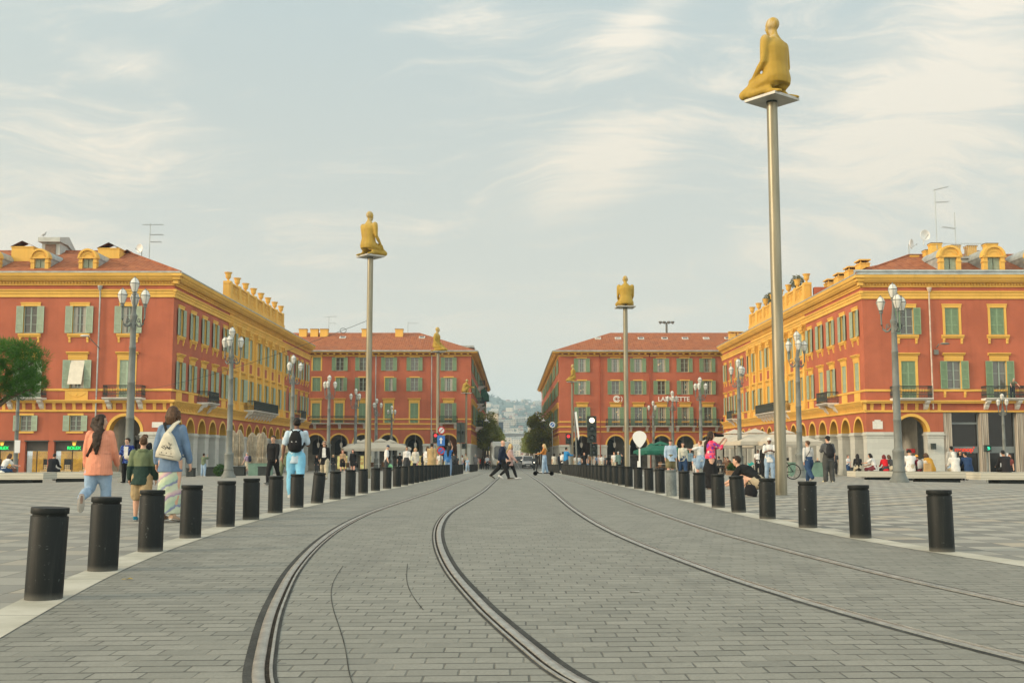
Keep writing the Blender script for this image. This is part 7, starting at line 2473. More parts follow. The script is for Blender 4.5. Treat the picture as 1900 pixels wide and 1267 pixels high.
def backpack(root, J, H, label, m, logo=None, s=1.0, lift=0.0):
    mb = MB()
    c = J['chest'] + Vector((0, -0.115 * H, -0.045 * H + lift))
    w, h, d = 0.155 * s, 0.25 * s, 0.09 * s
    mb.tube([c + Vector((0, -0.01, -h)), c + Vector((0, 0, -h * 0.9)), c + Vector((0, 0, -h * 0.4)), c + Vector((0, 0.01, h * 0.3)), c + Vector((0, 0.03, h * 0.8)), c + Vector((0, 0.045, h))],
            [(w * 0.6, d * 0.5), (w * 0.98, d * 0.9), (w * 1.02, d * 1.05), (w * 0.95, d), (w * 0.66, d * 0.7), (w * 0.3, d * 0.3)], 16, (0, 1, 0))
    mb.tube([c + Vector((0, -d * 0.8, -h * 0.75)), c + Vector((0, -d * 1.15, -h * 0.3)), c + Vector((0, -d * 0.95, 0))], [(w * 0.75, 0.03), (w * 0.78, 0.045), (w * 0.7, 0.02)], 14, (0, 1, 0))
    for sg in (-1, 1):
        mb.tube([c + Vector((sg * w * 0.4, 0.04, h * 0.85)), J['neck'].lerp(J['shd' + ('R' if sg > 0 else 'L')], 0.55) + Vector((0, 0, 0.035)), J['chest'] + Vector((sg * 0.085 * H, 0.085 * H, -0.0)), J['waist'] + Vector((sg * 0.098 * H, 0.0, 0.03 * H)), c + Vector((sg * w * 0.9, 0.03, -h * 0.7))], [(0.03, 0.008)] * 5, 6, (0, 1, 0.1))
    if logo:
        mb.k = 1
        q = c + Vector((-0.02, -d * 1.1, -h * 0.12))
        for up in (1, -1):
            pts = []
            for i in range(9):
                a = PI * i / 8
                pts.append(q + Vector((0.055 * math.cos(a), -0.012, up * (0.030 - 0.036 * math.sin(a)))))
            mb.tube(pts, [(0.011, 0.006)] * 9, 6, (0, 1, 0))
    return acc(root, 'backpack', label, 'bag', mb, [m, WHT])
backpack(r, J, 1.92, 'black backpack with a white emblem on the man in sky-blue trousers', BLK, True, 1.0)
person('man in a tan shirt and olive trousers half hidden behind the backpack wearer', 529, 44, 1.78, 120, wk(1, 0.6), 'fair', ('tee', cloth((0.40, 0.33, 0.22))), ('trousers', OLIVE), ('short', 'dark'), (0.3, 0.28, 0.24), 1.1, False, 20)
def phones(t, J, M, H):
    mb = MB(); mb.M = M
    mb.tube([(0.052 * math.cos(a), -0.004, 0.012 + 0.062 * math.sin(a)) for a in [PI * i / 10 for i in range(11)]], 0.006, 6, (0, 1, 0))
    for sg in (-1, 1): mb.ball((sg * 0.056, 0, -0.008), (0.015, 0.024, 0.028), 8, 6)
    put('headphones', mb.mesh('headphones', [OFFW]), t)
    mb = MB(); mb.M = M
    for sg in (-1, 1): mb.ball((sg * 0.0185, 0.052, 0.0), (0.0165, 0.006, 0.011), 8, 5)
    mb.tube([(-0.045, 0.02, 0.004), (0, 0.058, 0.004), (0.045, 0.02, 0.004)], 0.003, 5)
    put('sunglasses', mb.mesh('sunglasses', [BLK]), t)
person('woman in a black blazer, white top and wide beige trousers wearing pale headphones', 602, 50, 1.68, 180, wk(-1, 0.6), 'fair', ('coat', BLK, -0.16, 0.015), ('wide', BEIGE), ('long', 'brown'), (0.5, 0.48, 0.44), 1.02, True, 0, extra=phones)
t_ = [o for o in bpy.data.objects if o.get('label', '').startswith('woman in a black blazer')][0]
mb = MB(); mb.prism([(-0.085, 0.98), (0.085, 0.98), (0.07, 1.38), (0.035, 1.42), (-0.035, 1.42), (-0.07, 1.38)], 0.145, 0.165, 'y'); put('white_top', mb.mesh('white_top', [WHT]), t_)

# ---- middle distance, left
MID = [
 # label, px, d, H, yaw, pose, skin, top, bottom, hair, shoes, fem, cap
 ('woman in a tan top and black shorts, left of the woman in black', 636, 80, 1.66, 185, wk(1, .6), 'pink', ('long', cloth((0.36, 0.24, 0.14))), ('shorts', BLK), ('long', 'ginger'), (0.4, 0.38, 0.35), True, None),
 ('woman all in black with a short skirt carrying a dark bag near the tall pole', 655, 77, 1.66, 178, wk(-1, .6), 'pink', ('long', BLK), ('shorts', BLK, 0.7), ('long', 'dark'), (0.05, 0.05, 0.05), True, None),
 ('dark-clad woman with auburn hair partly behind the headphone wearer', 588, 105, 1.64, 160, st(), 'fair', ('long', BLK), ('trousers', CHAR), ('long', 'ginger'), (0.05, 0.05, 0.05), True, None),
 ('fair-haired person in a black top just right of the headphone wearer', 618, 100, 1.62, 200, st(), 'fair', ('long', BLK), ('trousers', CHAR), ('bob', 'blond'), (0.05, 0.05, 0.05), True, None),
 ('elderly man in a white shirt and navy cap looking down to the right', 717, 62, 1.74, -80, st(nod=18), 'fair', ('tee', WHT, -0.07, 0.006, 1.1), ('trousers', CHAR), ('crop', 'grey'), (0.05, 0.05, 0.05), False, ('cap', (0.03, 0.05, 0.09))),
 ('man in a black tee standing by the railing in the far left arcade', 742, 100, 1.72, 10, st(), 'olive', ('tee', BLK), ('trousers', BLK), ('crop', 'black'), (0.05, 0.05, 0.05), False, None),
 ('woman in a knotted white blouse and dark wide trousers facing the camera', 755, 66, 1.70, 182, wk(1, .7), 'tan', ('tight', WHT, -0.01, 0.0, 1.9), ('wide', CHAR), ('bun', 'dark'), (0.2, 0.2, 0.2), True, None),
 ('woman in a cream cardigan and purple scarf with blond hair', 771, 72, 1.70, 175, wk(-1, .6), 'pink', ('coat', OFFW, -0.12, 0.01), ('skirt', BLK, 0.3, 0.01), ('bob', 'blond'), (0.05, 0.05, 0.05), True, None),
 ('small woman in dark clothes between the cream cardigan and the trench coat', 786, 92, 1.60, 190, st(), 'olive', ('long', BLK), ('trousers', BLK), ('bob', 'dark'), (0.05, 0.05, 0.05), True, None),
 ('person in a long tan trench coat with dark hair seen from behind', 801, 60, 1.76, -12, wk(1, .5), 'tan', ('coat', cloth((0.36, 0.255, 0.125)), -0.30, 0.035), ('trousers', CHAR), ('short', 'black'), (0.05, 0.05, 0.05), False, None),
 ('person in white just left of the trench coat', 793, 65, 1.72, -10, st(), 'olive', ('long', WHT), ('trousers', BEIGE), ('bob', 'brown'), (0.4, 0.4, 0.4), True, None),
 ('person in a white top right of the slim left pole', 816, 84, 1.55, 20, st(), 'fair', ('tee', WHT), ('trousers', BEIGE), ('short', 'brown'), (0.4, 0.4, 0.4), False, None),
 ('woman in a bright blue jacket raising one arm, long black hair down her back', 832, 62, 1.72, -8, st(armR=(150, 8, 50, 20), armL=(2, 10, 10)), 'olive', ('loose', cloth((0.035, 0.14, 0.36))), ('trousers', DENIM), ('verylong', 'black'), (0.3, 0.3, 0.3), True, None),
 ('man in dark clothes just right of the blue jacket', 842.5, 96, 1.70, 30, st(), 'tan', ('long', CHAR), ('trousers', BLK), ('short', 'black'), (0.05, 0.05, 0.05), False, None),
 ('short dark-haired person before the white corner pier at left', 848, 122, 1.60, 160, st(), 'tan', ('tee', CHAR), ('trousers', BLK), ('short', 'black'), (0.05, 0.05, 0.05), False, None),
 ('woman in a white blouse by the white corner pier at left', 858, 116, 1.62, 100, st(), 'fair', ('tee', WHT), ('trousers', DENIM), ('bob', 'brown'), (0.3, 0.3, 0.3), True, None),
 ('dark-haired man behind the slim pole at the left crossing', 864, 112, 1.76, 190, st(), 'tan', ('tee', BEIGE), ('trousers', BLK), ('short', 'black'), (0.05, 0.05, 0.05), False, None),
 ('person in light blue walking through the gap in the left bollards', 867.5, 90, 1.15, 170, wk(1, .6), 'fair', ('tee', DENIML), ('trousers', DENIML), ('crop', 'grey'), (0.1, 0.1, 0.1), False, None),
 ('white-haired man in a grey suit beyond the left bollards', 882, 124, 1.78, -30, st(), 'fair', ('coat', GREYC), ('trousers', GREYC), ('crop', 'grey'), (0.05, 0.05, 0.05), False, None),
 ('small figure in pale pink beyond the left bollards', 886.5, 140, 1.6, 0, st(), 'fair', ('tee', cloth((0.55, 0.36, 0.33))), ('trousers', BEIGE), ('short', 'brown'), (0.3, 0.3, 0.3), True, None),
 ('small figure in a red top beyond the left bollards', 890.3, 142, 1.55, 0, st(), 'fair', ('tee', cloth((0.5, 0.04, 0.02))), ('trousers', BLK), ('long', 'brown'), (0.3, 0.3, 0.3), True, None),
 ('small figure in black with long dark hair near the tram', 895.5, 138, 1.6, 0, st(), 'fair', ('long', BLK), ('trousers', BLK), ('long', 'black'), (0.05, 0.05, 0.05), True, None),
 ('small figure in a pale grey top just left of the tram', 904, 128, 1.66, 10, st(), 'fair', ('tee', cloth((0.4, 0.42, 0.46))), ('trousers', BLK), ('short', 'dark'), (0.1, 0.1, 0.1), False, None),
 ('woman in a green jacket and jeans photographing the left arcade', 378, 78, 1.64, -8, st(armL=(70, 10, 95, 20), armR=(70, 10, 95, 20)), 'tan', ('loose', cloth((0.12, 0.15, 0.09)), -0.05), ('trousers', DENIML), ('bun', 'dark'), (0.4, 0.4, 0.4), True, None),
 ('old man in a pink shirt and beige shorts by the folded parasols', 459, 80, 1.66, 70, wk(1, .9), 'pink', ('tee', cloth((0.40, 0.27, 0.38))), ('shorts', BEIGE), ('crop', 'grey'), (0.3, 0.3, 0.3), False, None),
 # right half
 ('dark-haired woman in white beyond the bollards left of the man in blue', 1028, 100, 1.64, 10, st(), 'tan', ('tee', OFFW), ('trousers', BEIGE), ('bob', 'black'), (0.3, 0.3, 0.3), True, None),
 ('person in dark blue with a bag beyond the right bollards', 1039, 104, 1.70, -40, st(), 'tan', ('long', NAVY), ('trousers', BLK), ('short', 'black'), (0.05, 0.05, 0.05), False, None),
 ('man in white with a white pack close behind the man in blue', 1044.5, 92, 1.70, -30, st(), 'tan', ('tee', WHT), ('trousers', BLK), ('short', 'black'), (0.05, 0.05, 0.05), False, None),
 ('young man in a bright blue jacket over white leaning by the right steel pole', 1050, 74, 1.74, -62, wk(1, .5, armR=(40, 8, 60, 16), armL=(38, 10, 62, 10)), 'tan', ('loose', cloth((0.03, 0.20, 0.44)), -0.06), ('slim', CHAR), ('crop', 'black'), (0.5, 0.5, 0.5), False, None),
 ('person in white right of the slim right pole', 1068, 112, 1.58, 0, st(), 'fair', ('tee', WHT), ('trousers', BEIGE), ('short', 'brown'), (0.3, 0.3, 0.3), True, None),
 ('second person in white right of the slim right pole', 1074.5, 112, 1.58, 30, st(), 'fair', ('tee', WHT), ('trousers', DENIM), ('bob', 'brown'), (0.3, 0.3, 0.3), True, None),
 ('man in a black tee standing tallest among the crowd before the right arch', 1084, 100, 1.74, 190, st(), 'fair', ('tee', BLK), ('trousers', BLK), ('short', 'brown'), (0.05, 0.05, 0.05), False, None),
 ('person in a grey patterned top left of the tram signal post', 1092, 106, 1.56, 0, st(), 'fair', ('tee', GREYC), ('trousers', DENIM), ('short', 'grey'), (0.3, 0.3, 0.3), False, None),
 ('person in brown just left of the tram signal post', 1096.5, 102, 1.68, 150, st(), 'tan', ('tee', cloth((0.16, 0.09, 0.05))), ('trousers', BLK), ('short', 'dark'), (0.05, 0.05, 0.05), False, None),
 ('person in a blue shirt right of the tram signal post', 1106.5, 110, 1.60, 60, st(armR=(60, 10, 90, 10)), 'fair', ('tee', DENIM), ('trousers', CHAR), ('bob', 'brown'), (0.3, 0.3, 0.3), True, None),
 ('person in pale pink right of the blue shirt', 1110.5, 114, 1.62, 170, st(), 'fair', ('tee', cloth((0.5, 0.4, 0.4))), ('trousers', BEIGE), ('short', 'brown'), (0.3, 0.3, 0.3), True, None),
 ('person in a white tee before the white pier right of the signal', 1116.5, 104, 1.56, 0, st(), 'fair', ('tee', WHT), ('trousers', BEIGE), ('short', 'dark'), (0.3, 0.3, 0.3), False, None),
 ('person in grey before the second right arch', 1122.5, 116, 1.6, 200, st(), 'fair', ('tee', GREYC), ('trousers', CHAR), ('short', 'brown'), (0.3, 0.3, 0.3), False, None),
 ('person in black before the second right arch', 1129, 112, 1.62, 20, st(), 'fair', ('tee', BLK), ('trousers', BLK), ('long', 'black'), (0.3, 0.3, 0.3), True, None),
 ('man in white facing the camera before the second right arch', 1139.5, 96, 1.72, 180, st(), 'fair', ('tee', WHT), ('trousers', BEIGE), ('short', 'ginger'), (0.3, 0.3, 0.3), False, None),
 ('person in a grey-green wrap left of the second steel pole', 1147.5, 90, 1.70, 30, st(), 'fair', ('coat', cloth((0.12, 0.19, 0.17)), -0.14), ('trousers', BLK), ('crop', 'grey'), (0.3, 0.3, 0.3), False, None),
 ('person in black left of the second steel pole', 1154.5, 96, 1.62, 60, st(), 'fair', ('tee', BLK), ('trousers', BLK), ('short', 'black'), (0.3, 0.3, 0.3), False, None),
 ('small woman in a denim jacket right of the woman in cream', 1281, 76, 1.66, 150, wk(1, .6), 'tan', ('loose', cloth((0.12, 0.19, 0.24)), -0.04), ('slim', BLK), ('pony', 'black'), (0.1, 0.1, 0.1), True, None),
 ('child in denim shorts and white leggings by the man in the white tee', 1289, 68, 1.20, 170, wk(-1, .5), 'fair', ('tee', DENIML), ('trousers', WHT), ('long', 'ginger'), (0.5, 0.5, 0.5), True, None),
 ('man in a white tee standing far behind the crouching person', 1406.5, 76, 1.78, 178, st(), 'brown', ('tee', WHT), ('trousers', BLK), ('crop', 'black'), (0.1, 0.1, 0.1), False, None),
 ('man in black standing behind the man in the white cap', 1419, 58, 1.76, -30, st(), 'tan', ('long', BLK), ('trousers', BLK), ('short', 'black'), (0.05, 0.05, 0.05), False, None),
 ('person in black with pale hair past the woman in flared jeans', 1517, 92, 1.42, 170, wk(1, .6), 'fair', ('tee', BLK), ('trousers', DENIMD), ('crop', 'blond'), (0.4, 0.4, 0.4), False, None),
 ('figure in dark trousers half hidden behind the man with the black cap', 1548, 72, 1.70, -20, wk(-1, .8), 'fair', ('tee', CHAR), ('trousers', BLK), ('short', 'dark'), (0.05, 0.05, 0.05), False, None),
 ('woman in a white tee and jeans leaning by the white piers on the right', 1573, 86, 1.66, -150, st(armR=(30, 8, 70, 24), legR=(12, 6, 5), legL=(-10, 8, 5)), 'pink', ('tee', WHT, -0.05), ('trousers', DENIMD), ('bun', 'brown'), (0.3, 0.3, 0.3), True, None),
 ('reddish-haired woman standing behind the man in black on the right bench', 1873, 60, 1.5, 170, st(), 'fair', ('tee', cloth((0.2, 0.05, 0.04))), ('trousers', BLK), ('bob', 'ginger'), (0.1, 0.1, 0.1), True, None),
 ('person in a grey hooded top standing behind the right bench', 1766, 55, 1.78, 10, st(), 'tan', ('hoodie', cloth((0.36, 0.35, 0.32))), ('trousers', DENIML), ('crop', 'black'), (0.1, 0.1, 0.1), False, None),
 ('woman in black standing between the seated white hood and navy jacket', 1782, 60, 1.66, 160, st(), 'tan', ('tee', BLK), ('trousers', BLK), ('bob', 'black'), (0.1, 0.1, 0.1), True, None),
]
for (lab, px, d, H, yaw, pose, sk, top, bot, hr, sh, fem, cp) in MID:
    person(lab, px, d, H, yaw, pose, sk, top, bot, hr, sh, 1.05 if fem else 1.1, fem, 0, cap=cp)
o_ = [o for o in bpy.data.objects if o.get('label', '').startswith('elderly man in a white shirt')][0]
mb = MB(); mb.ball((-0.02, 0.2, 0.52), (0.09, 0.16, 0.17), 10, 7); mb.tube([(0, 0.12, 0.66), (0, 0.14, 0.8), (0, 0.2, 0.66)], 0.012, 5)
acc(o_, 'carrier_bag', 'pale green carrier bag held by the elderly man in white', 'bag', mb, [mat('green_plastic', (0.22, 0.50, 0.25), 0.4, (5, 0.2))])
for key, lab, m in (('old man in a pink shirt', 'dark blue daypack on the old man in the pink shirt', NAVY), ('man in white with a white pack', 'white daypack on the man behind the blue jacket', WHT)):
    o_ = [o for o in bpy.data.objects if o.get('label', '').startswith(key)][0]
    mb = MB(); mb.tube([(0, -0.21, 0.98), (0, -0.23, 1.1), (0, -0.2, 1.36), (0, -0.17, 1.42)], [(0.11, 0.06), (0.15, 0.09), (0.13, 0.07), (0.06, 0.03)], 12, (0, 1, 0)); acc(o_, 'backpack', lab, 'bag', mb, [m])
o_ = [o for o in bpy.data.objects if o.get('label', '').startswith('woman all in black')][0]
mb = MB(); mb.tube([(-0.26, 0.02, 0.45), (-0.26, 0.02, 0.62), (-0.25, 0, 0.75)], [(0.1, 0.14), (0.11, 0.15), (0.05, 0.08)], 10, (0, 1, 0)); acc(o_, 'handbag', 'dark handbag carried by the woman all in black', 'bag', mb, [BLK])

# ---- the couple crossing, the scooter rider and others in the road
def pinkstripe(t, v):
    x, y, z = t.sep(v)
    f = t.ramp(t.m('ABSOLUTE', t.m('SUBTRACT', t.m('FRACT', t.m('MULTIPLY', z, 17)), 0.5)), 0.2, 0.3)
    return t.mix(f, (0.36, 0.20, 0.18), (0.48, 0.36, 0.33))
person('bald man in a navy jacket and black trousers striding to the right across the rails', 931, 49.5, 1.80, -88, wk(1, 1.1, footL=-30), 'fair', ('loose', NAVY, -0.12), ('trousers', BLK), ('bald', 'grey'), (0.06, 0.055, 0.045), 1.18, False, 0)
person('woman with long blond hair and a pink striped cardigan crossing the rails', 946, 50.5, 1.66, -92, wk(-1, 1.15, footR=-30), 'tan', ('loose', cloth_fn('pink_stripe', pinkstripe), -0.13), ('leggings', BLK), ('long', 'blond'), (0.6, 0.58, 0.55), 1.1, True, 0)
o_ = [o for o in bpy.data.objects if o.get('label', '').startswith('woman with long blond hair')][0]
mb = MB(); mb.prism([(-0.06, 0.80), (0.08, 0.80), (0.05, 1.36), (-0.05, 1.36)], 0.135, 0.185, 'y'); put('white_top', mb.mesh('white_top', [WHT]), o_)
SCX, SCD = xat(1010, 64, 0.5), 64.0
SCZ = zg(SCX, SCD) + 0.02
person('blond woman in an orange top and jeans riding a kick scooter', 1010, 64.0, 1.66, 88, st(armL=(38, 6, 42), armR=(38, 6, 42), legL=(8, 6, 3), legR=(-8, 6, 3)), 'fair', ('long', cloth((0.42, 0.165, 0.035)), -0.04), ('wide', DENIML), ('long', 'blond'), (0.5, 0.5, 0.48), 1.0, True, 0, z0=SCZ + 0.17)
sc = thing('kick_scooter', 'black electric kick scooter under the woman in the orange top', 'scooter', (SCX, SCD, SCZ))
def wheel(parent, x, z, r, w, m=IRON):
    mb = MB()
    n = 18
    prof = [(r * 0.62, -w / 2), (r * 0.92, -w / 2), (r, -w * 0.25), (r, w * 0.25), (r * 0.92, w / 2), (r * 0.62, w / 2)]
    mb.lathe(prof + [prof[0]], n); mb.v = [(x + p[0], p[2], z + p[1]) for p in mb.v]
    wh = mb.build('wheel', BLK, parent)
    mb = MB(); mb.lathe([(0, -w * 0.3), (r * 0.64, -w * 0.3), (r * 0.64, w * 0.3), (0, w * 0.3)], n); mb.v = [(x + p[0], p[2], z + p[1]) for p in mb.v]
    mb.build('rim', CHAR, wh)
wheel(sc, -0.52, 0.13, 0.13, 0.07); wheel(sc, 0.42, 0.13, 0.13, 0.07)
mb = MB(); mb.box(-0.34, 0.30, -0.08, 0.08, 0.12, 0.165); mb.tube([(-0.34, 0, 0.15), (-0.46, 0, 0.24)], 0.04, 8); mb.build('deck', BLK, sc)
mb = MB(); mb.tube([(-0.5, 0, 0.14), (-0.44, 0, 0.35), (-0.36, 0, 1.12)], 0.028, 8); mb.build('stem', BLK, sc)
mb = MB(); mb.tube([(-0.36, -0.26, 1.12), (-0.36, 0.26, 1.12)], 0.02, 8); mb.build('handlebar', BLK, sc)

# ---- right side, nearer
person('man in a light blue shirt and olive shorts walking towards the camera, head lowered', 1244, 51, 1.78, 180, wk(1, .6, nod=22, armL=(-4, 10, 14), armR=(6, 10, 14)), 'pink', ('loose', cloth((0.34, 0.44, 0.56)), -0.10, 0.01, 1.7), ('shorts', cloth((0.17, 0.145, 0.075))), ('short', 'brown'), (0.3, 0.28, 0.25), 1.25, False, 0)
person('woman in a cream jumper and jeans beside the man in light blue', 1267, 52, 1.67, 180, wk(-1, .6), 'fair', ('long', cloth((0.55, 0.53, 0.43))), ('trousers', DENIMD), ('long', 'dark'), (0.5, 0.5, 0.48), 1.05, True, 0)
person('man in a white tee and blue shorts stretching one arm to the left', 1300, 52, 1.80, 30, st(armL=(70, 30, 30), armR=(4, 8, 10), legL=(8, 6, 5), legR=(-10, 10, 5)), 'pink', ('tee', cloth((0.55, 0.56, 0.55)), -0.08), ('shorts', DENIML), ('crop', 'ginger'), (0.5, 0.5, 0.48), 1.1, False, 30)
def floral(t, v):
    vo = t.n('ShaderNodeTexVoronoi'); vo.inputs['Scale'].default_value = 15; t.put(vo.inputs['Vector'], v)
    w = t.sep(vo.outputs['Color'])[0]
    c = t.mix(t.ramp(w, 0.3, 0.35), (0.62, 0.03, 0.09), (0.70, 0.10, 0.17))
    c = t.mix(t.ramp(w, 0.68, 0.72), c, (0.22, 0.05, 0.30))
    c = t.mix(t.ramp(w, 0.84, 0.88), c, (0.50, 0.48, 0.42))
    return c
r, J, M = person('woman in a pink floral blouse and long black skirt aiming a camera to the right', 1318, 32.8, 1.71, -82, st(armL=(62, 6, 80, 14), armR=(56, 8, 84, 18), lean=2), 'fair', ('loose', cloth_fn('floral', floral), -0.0, 0.012, 1.35), ('skirt', BLK, 0.50, 0.06), ('verylong', 'dark'), (0.4, 0.3, 0.25), 1.12, True, 0)
mb = MB(); hz = M.translation
mb.box(-0.07, 0.07, hz.y + 0.10, hz.y + 0.17, hz.z - 0.04, hz.z + 0.05); mb.tube([(0, hz.y + 0.17, hz.z), (0, hz.y + 0.24, hz.z), (0, hz.y + 0.38, hz.z)], [0.042, 0.045, 0.038], 12, (0, 0, 1)); mb.box(-0.025, 0.025, hz.y + 0.10, hz.y + 0.15, hz.z + 0.05, hz.z + 0.075)
acc(r, 'camera', 'black camera with a long lens held by the woman in pink', 'camera', mb, [BLK])
def teal(t, v):
    x, y, z = t.sep(v)
    n = t.noise(t.mapping(v, scale=(1.2, 1, 1)), 22, 3, 0.6)
    return t.mix(0.0, (0.012, 0.014, 0.015), (0.012, 0.014, 0.015))
CR = dict(lean=42, slump=1.0, nod=-8, legL=(112, 142, 10), legR=(104, 136, 10), armL=(30, 8, 34, 8), armR=(26, 8, 40, 8), footL=0, footR=0)
r, J, M = person('crouching person in a black tee with teal lettering, khaki shorts and pale sneakers', 1408, 27.3, 1.78, 58, CR, 'fair', ('loose', cloth((0.013, 0.014, 0.015)), -0.05, 0.01, 0.95), ('shorts', cloth((0.40, 0.33, 0.22)), 0.95), ('short', 'dark'), (0.55, 0.54, 0.5), 1.15, False, 15)
me = text_mesh('Nomads', 0.13, 0.004, bold=0.004)
me.materials.append(mat('teal_print', (0.03, 0.36, 0.30), 0.6, None))
u = J['u']; c_ = J['chest']
n_ = Vector((0, -math.cos(R(42)), math.sin(R(42))))
xx = Vector((1, 0, 0)); yy = u.copy()
Mt = Matrix(((xx.x, yy.x, n_.x, 0), (xx.y, yy.y, n_.y, 0), (xx.z, yy.z, n_.z, 0), (0, 0, 0, 1)))
p_ = c_ + n_ * 0.20 + u * 0.02
put('shirt_print', me, r, mtx=Matrix.Translation(p_) @ Mt @ Matrix.Rotation(0.15, 4, 'Z'))
mb = MB(); mb.tube([(0, 0, 0.02), (0.02, 0, 0.12), (0.0, 0, 0.26), (0, 0, 0.3)], [(0.16, 0.1), (0.17, 0.12), (0.12, 0.08), (0.05, 0.03)], 12, (0, 1, 0)); mb.tube([(-0.1, 0, 0.25), (-0.02, 0.04, 0.4), (0.08, 0, 0.25)], 0.012, 6)
bx = xat(1391, 27.0, 0.1)
tag(put('bag', mb.mesh('bag', [BLK]), None, (bx, 26.95, zg(bx, 27))), 'black bag on the ground before the crouching person', 'bag')
person('man in a white cap, white tee and jeans with folded arms beside the steel pole', 1428, 46, 1.78, 172, st(armL=(30, 10, 78, 40), armR=(30, 10, 78, 40)), 'brown', ('tee', WHT, -0.1, 0.008, 0.9), ('trousers', DENIML), ('crop', 'black'), (0.4, 0.4, 0.4), 1.15, False, 0, cap=('cap', (0.62, 0.61, 0.58)))
def stripes(t, v):
    x, y, z = t.sep(v)
    f = t.ramp(t.m('ABSOLUTE', t.m('SUBTRACT', t.m('FRACT', t.m('MULTIPLY', z, 42)), 0.5)), 0.2, 0.3)
    return t.mix(f, (0.44, 0.43, 0.41), (0.58, 0.57, 0.55))
r, J, M = person('woman in a finely striped top and flared dark jeans walking away, sandy hair pinned up', 1500, 44.5, 1.68, 12, wk(1, 1.25, armL=(-14, 12, 8), armR=(10, 12, 12)), 'tan', ('long', cloth_fn('fine_stripe', stripes), -0.03), ('wide', DENIMD), ('short', 'brown'), (0.5, 0.46, 0.42), 1.08, True, 50)
strap(r, J, 1.68, 'R', 'L', 0.012, 'bag_strap', 'thin black strap across the striped top', BLK)
r, J, M = person('man in a black cap, grey tee and charcoal trousers seen from behind', 1537, 43.5, 1.80, 8, st(armL=(28, 8, 62, 24), armR=(-2, 10, 12)), 'fair', ('tee', cloth((0.09, 0.095, 0.10)), -0.07, 0.006, 0.85), ('wide', cloth((0.055, 0.057, 0.055)), 1.0), ('crop', 'dark'), (0.55, 0.5, 0.3), 1.12, False, 20, cap=('cap', (0.015, 0.015, 0.016)))
backpack(r, J, 1.80, 'black backpack on the man in the black cap', cloth((0.018, 0.018, 0.02)), None, 1.05, -0.03)

# ---- seated on the benches, backs to the camera
def seated(label, px, d, H, yaw, skinc, top, bottom, hair, g=1.05, fem=False, cap=None, hy=0, **k):
    zb = zg(xat(px, d), d) + 0.47
    return person(label, px, d + 0.62, H, yaw, sit(H, **k), skinc, top, bottom, hair, (0.3, 0.3, 0.3), g, fem, hy, z0=zb, cap=cap)
seated('woman in black with long black hair seated at the left end of a bench', 1592, 58, 1.64, -10, 'tan', ('long', BLK), ('trousers', BEIGE), ('verylong', 'black'), 1.05, True)
seated('man in a white tee with dark hair seated sideways with one arm stretched out', 1622, 58, 1.72, 60, 'fair', ('tee', WHT), ('trousers', cloth((0.14, 0.03, 0.04))), ('bob', 'black'), 1.05, False, None, 10, armL=(50, 10, 36, 0))
seated('person with dark red hair in a bright red jumper seated on the bench', 1643, 58, 1.62, 5, 'fair', ('long', cloth((0.52, 0.012, 0.02))), ('trousers', CHAR), ('bob', 'red'), 1.1, True)
seated('person in a dark vest seated half behind the lamp post', 1655.5, 58, 1.62, 40, 'fair', ('tee', CHAR), ('trousers', BEIGE), ('bob', 'brown'), 1.0, True)
seated('child in pale blue seated just right of the lamp post', 1677, 50.5, 1.42, 30, 'fair', ('long', cloth((0.26, 0.33, 0.48))), ('trousers', NAVY), ('short', 'brown'), 1.0, False)
seated('broad man in a white tee with curly black hair seated on the long bench', 1689, 50, 1.82, -12, 'fair', ('tee', cloth((0.62, 0.61, 0.59)), -0.07, 0.01, 0.9), ('trousers', BEIGE), ('curly', 'black'), 1.25, False, None, -30)
r, J, M = seated('child in an orange beanie and maroon jacket seated on the long bench', 1704, 50, 1.36, 4, 'fair', ('long', cloth((0.14, 0.015, 0.03))), ('trousers', CHAR), ('crop', 'brown'), 1.05, False, ('beanie', (0.75, 0.32, 0.05)))
mb = MB(); mb.tube([(0, -0.14, 0.12), (0, -0.17, 0.22), (0, -0.15, 0.42), (0, -0.12, 0.5)], [(0.1, 0.05), (0.13, 0.08), (0.12, 0.06), (0.05, 0.03)], 12, (0, 1, 0)); acc(r, 'backpack', 'pale grey backpack on the child in the orange beanie', 'bag', mb, [cloth((0.34, 0.35, 0.36))])
r, J, M = seated('person in a yellow bucket hat bent forward on the long bench', 1717, 50, 1.62, -25, 'fair', ('long', OFFW), ('trousers', BEIGE), ('bob', 'dark'), 1.05, True, ('bucket', (0.55, 0.38, 0.06)), 0, lean=24)
seated('person in a fluffy mustard jacket with a pale hood seated on the long bench', 1728, 50, 1.62, 25, 'fair', ('hoodie', cloth((0.48, 0.26, 0.04))), ('trousers', BEIGE), ('bob', 'brown'), 1.2, True, None, 0, lean=18)
mb = MB(); mb.box(-0.15, 0.15, -0.08, 0.08, 0.0, 0.36); mb.tube([(-0.08, -0.05, 0.36), (0, -0.06, 0.48), (0.08, -0.05, 0.36)], 0.01, 5)
bx = xat(1722, 50.1, 0.7); tag(put('paper_bag', mb.mesh('paper_bag', [mat('kraft_paper', (0.45, 0.29, 0.13), 0.8, (4, 0.15))]), None, (bx, 50.2, zg(bx, 50) + 0.47)), 'brown paper bag on the bench before the yellow bucket hat', 'bag')
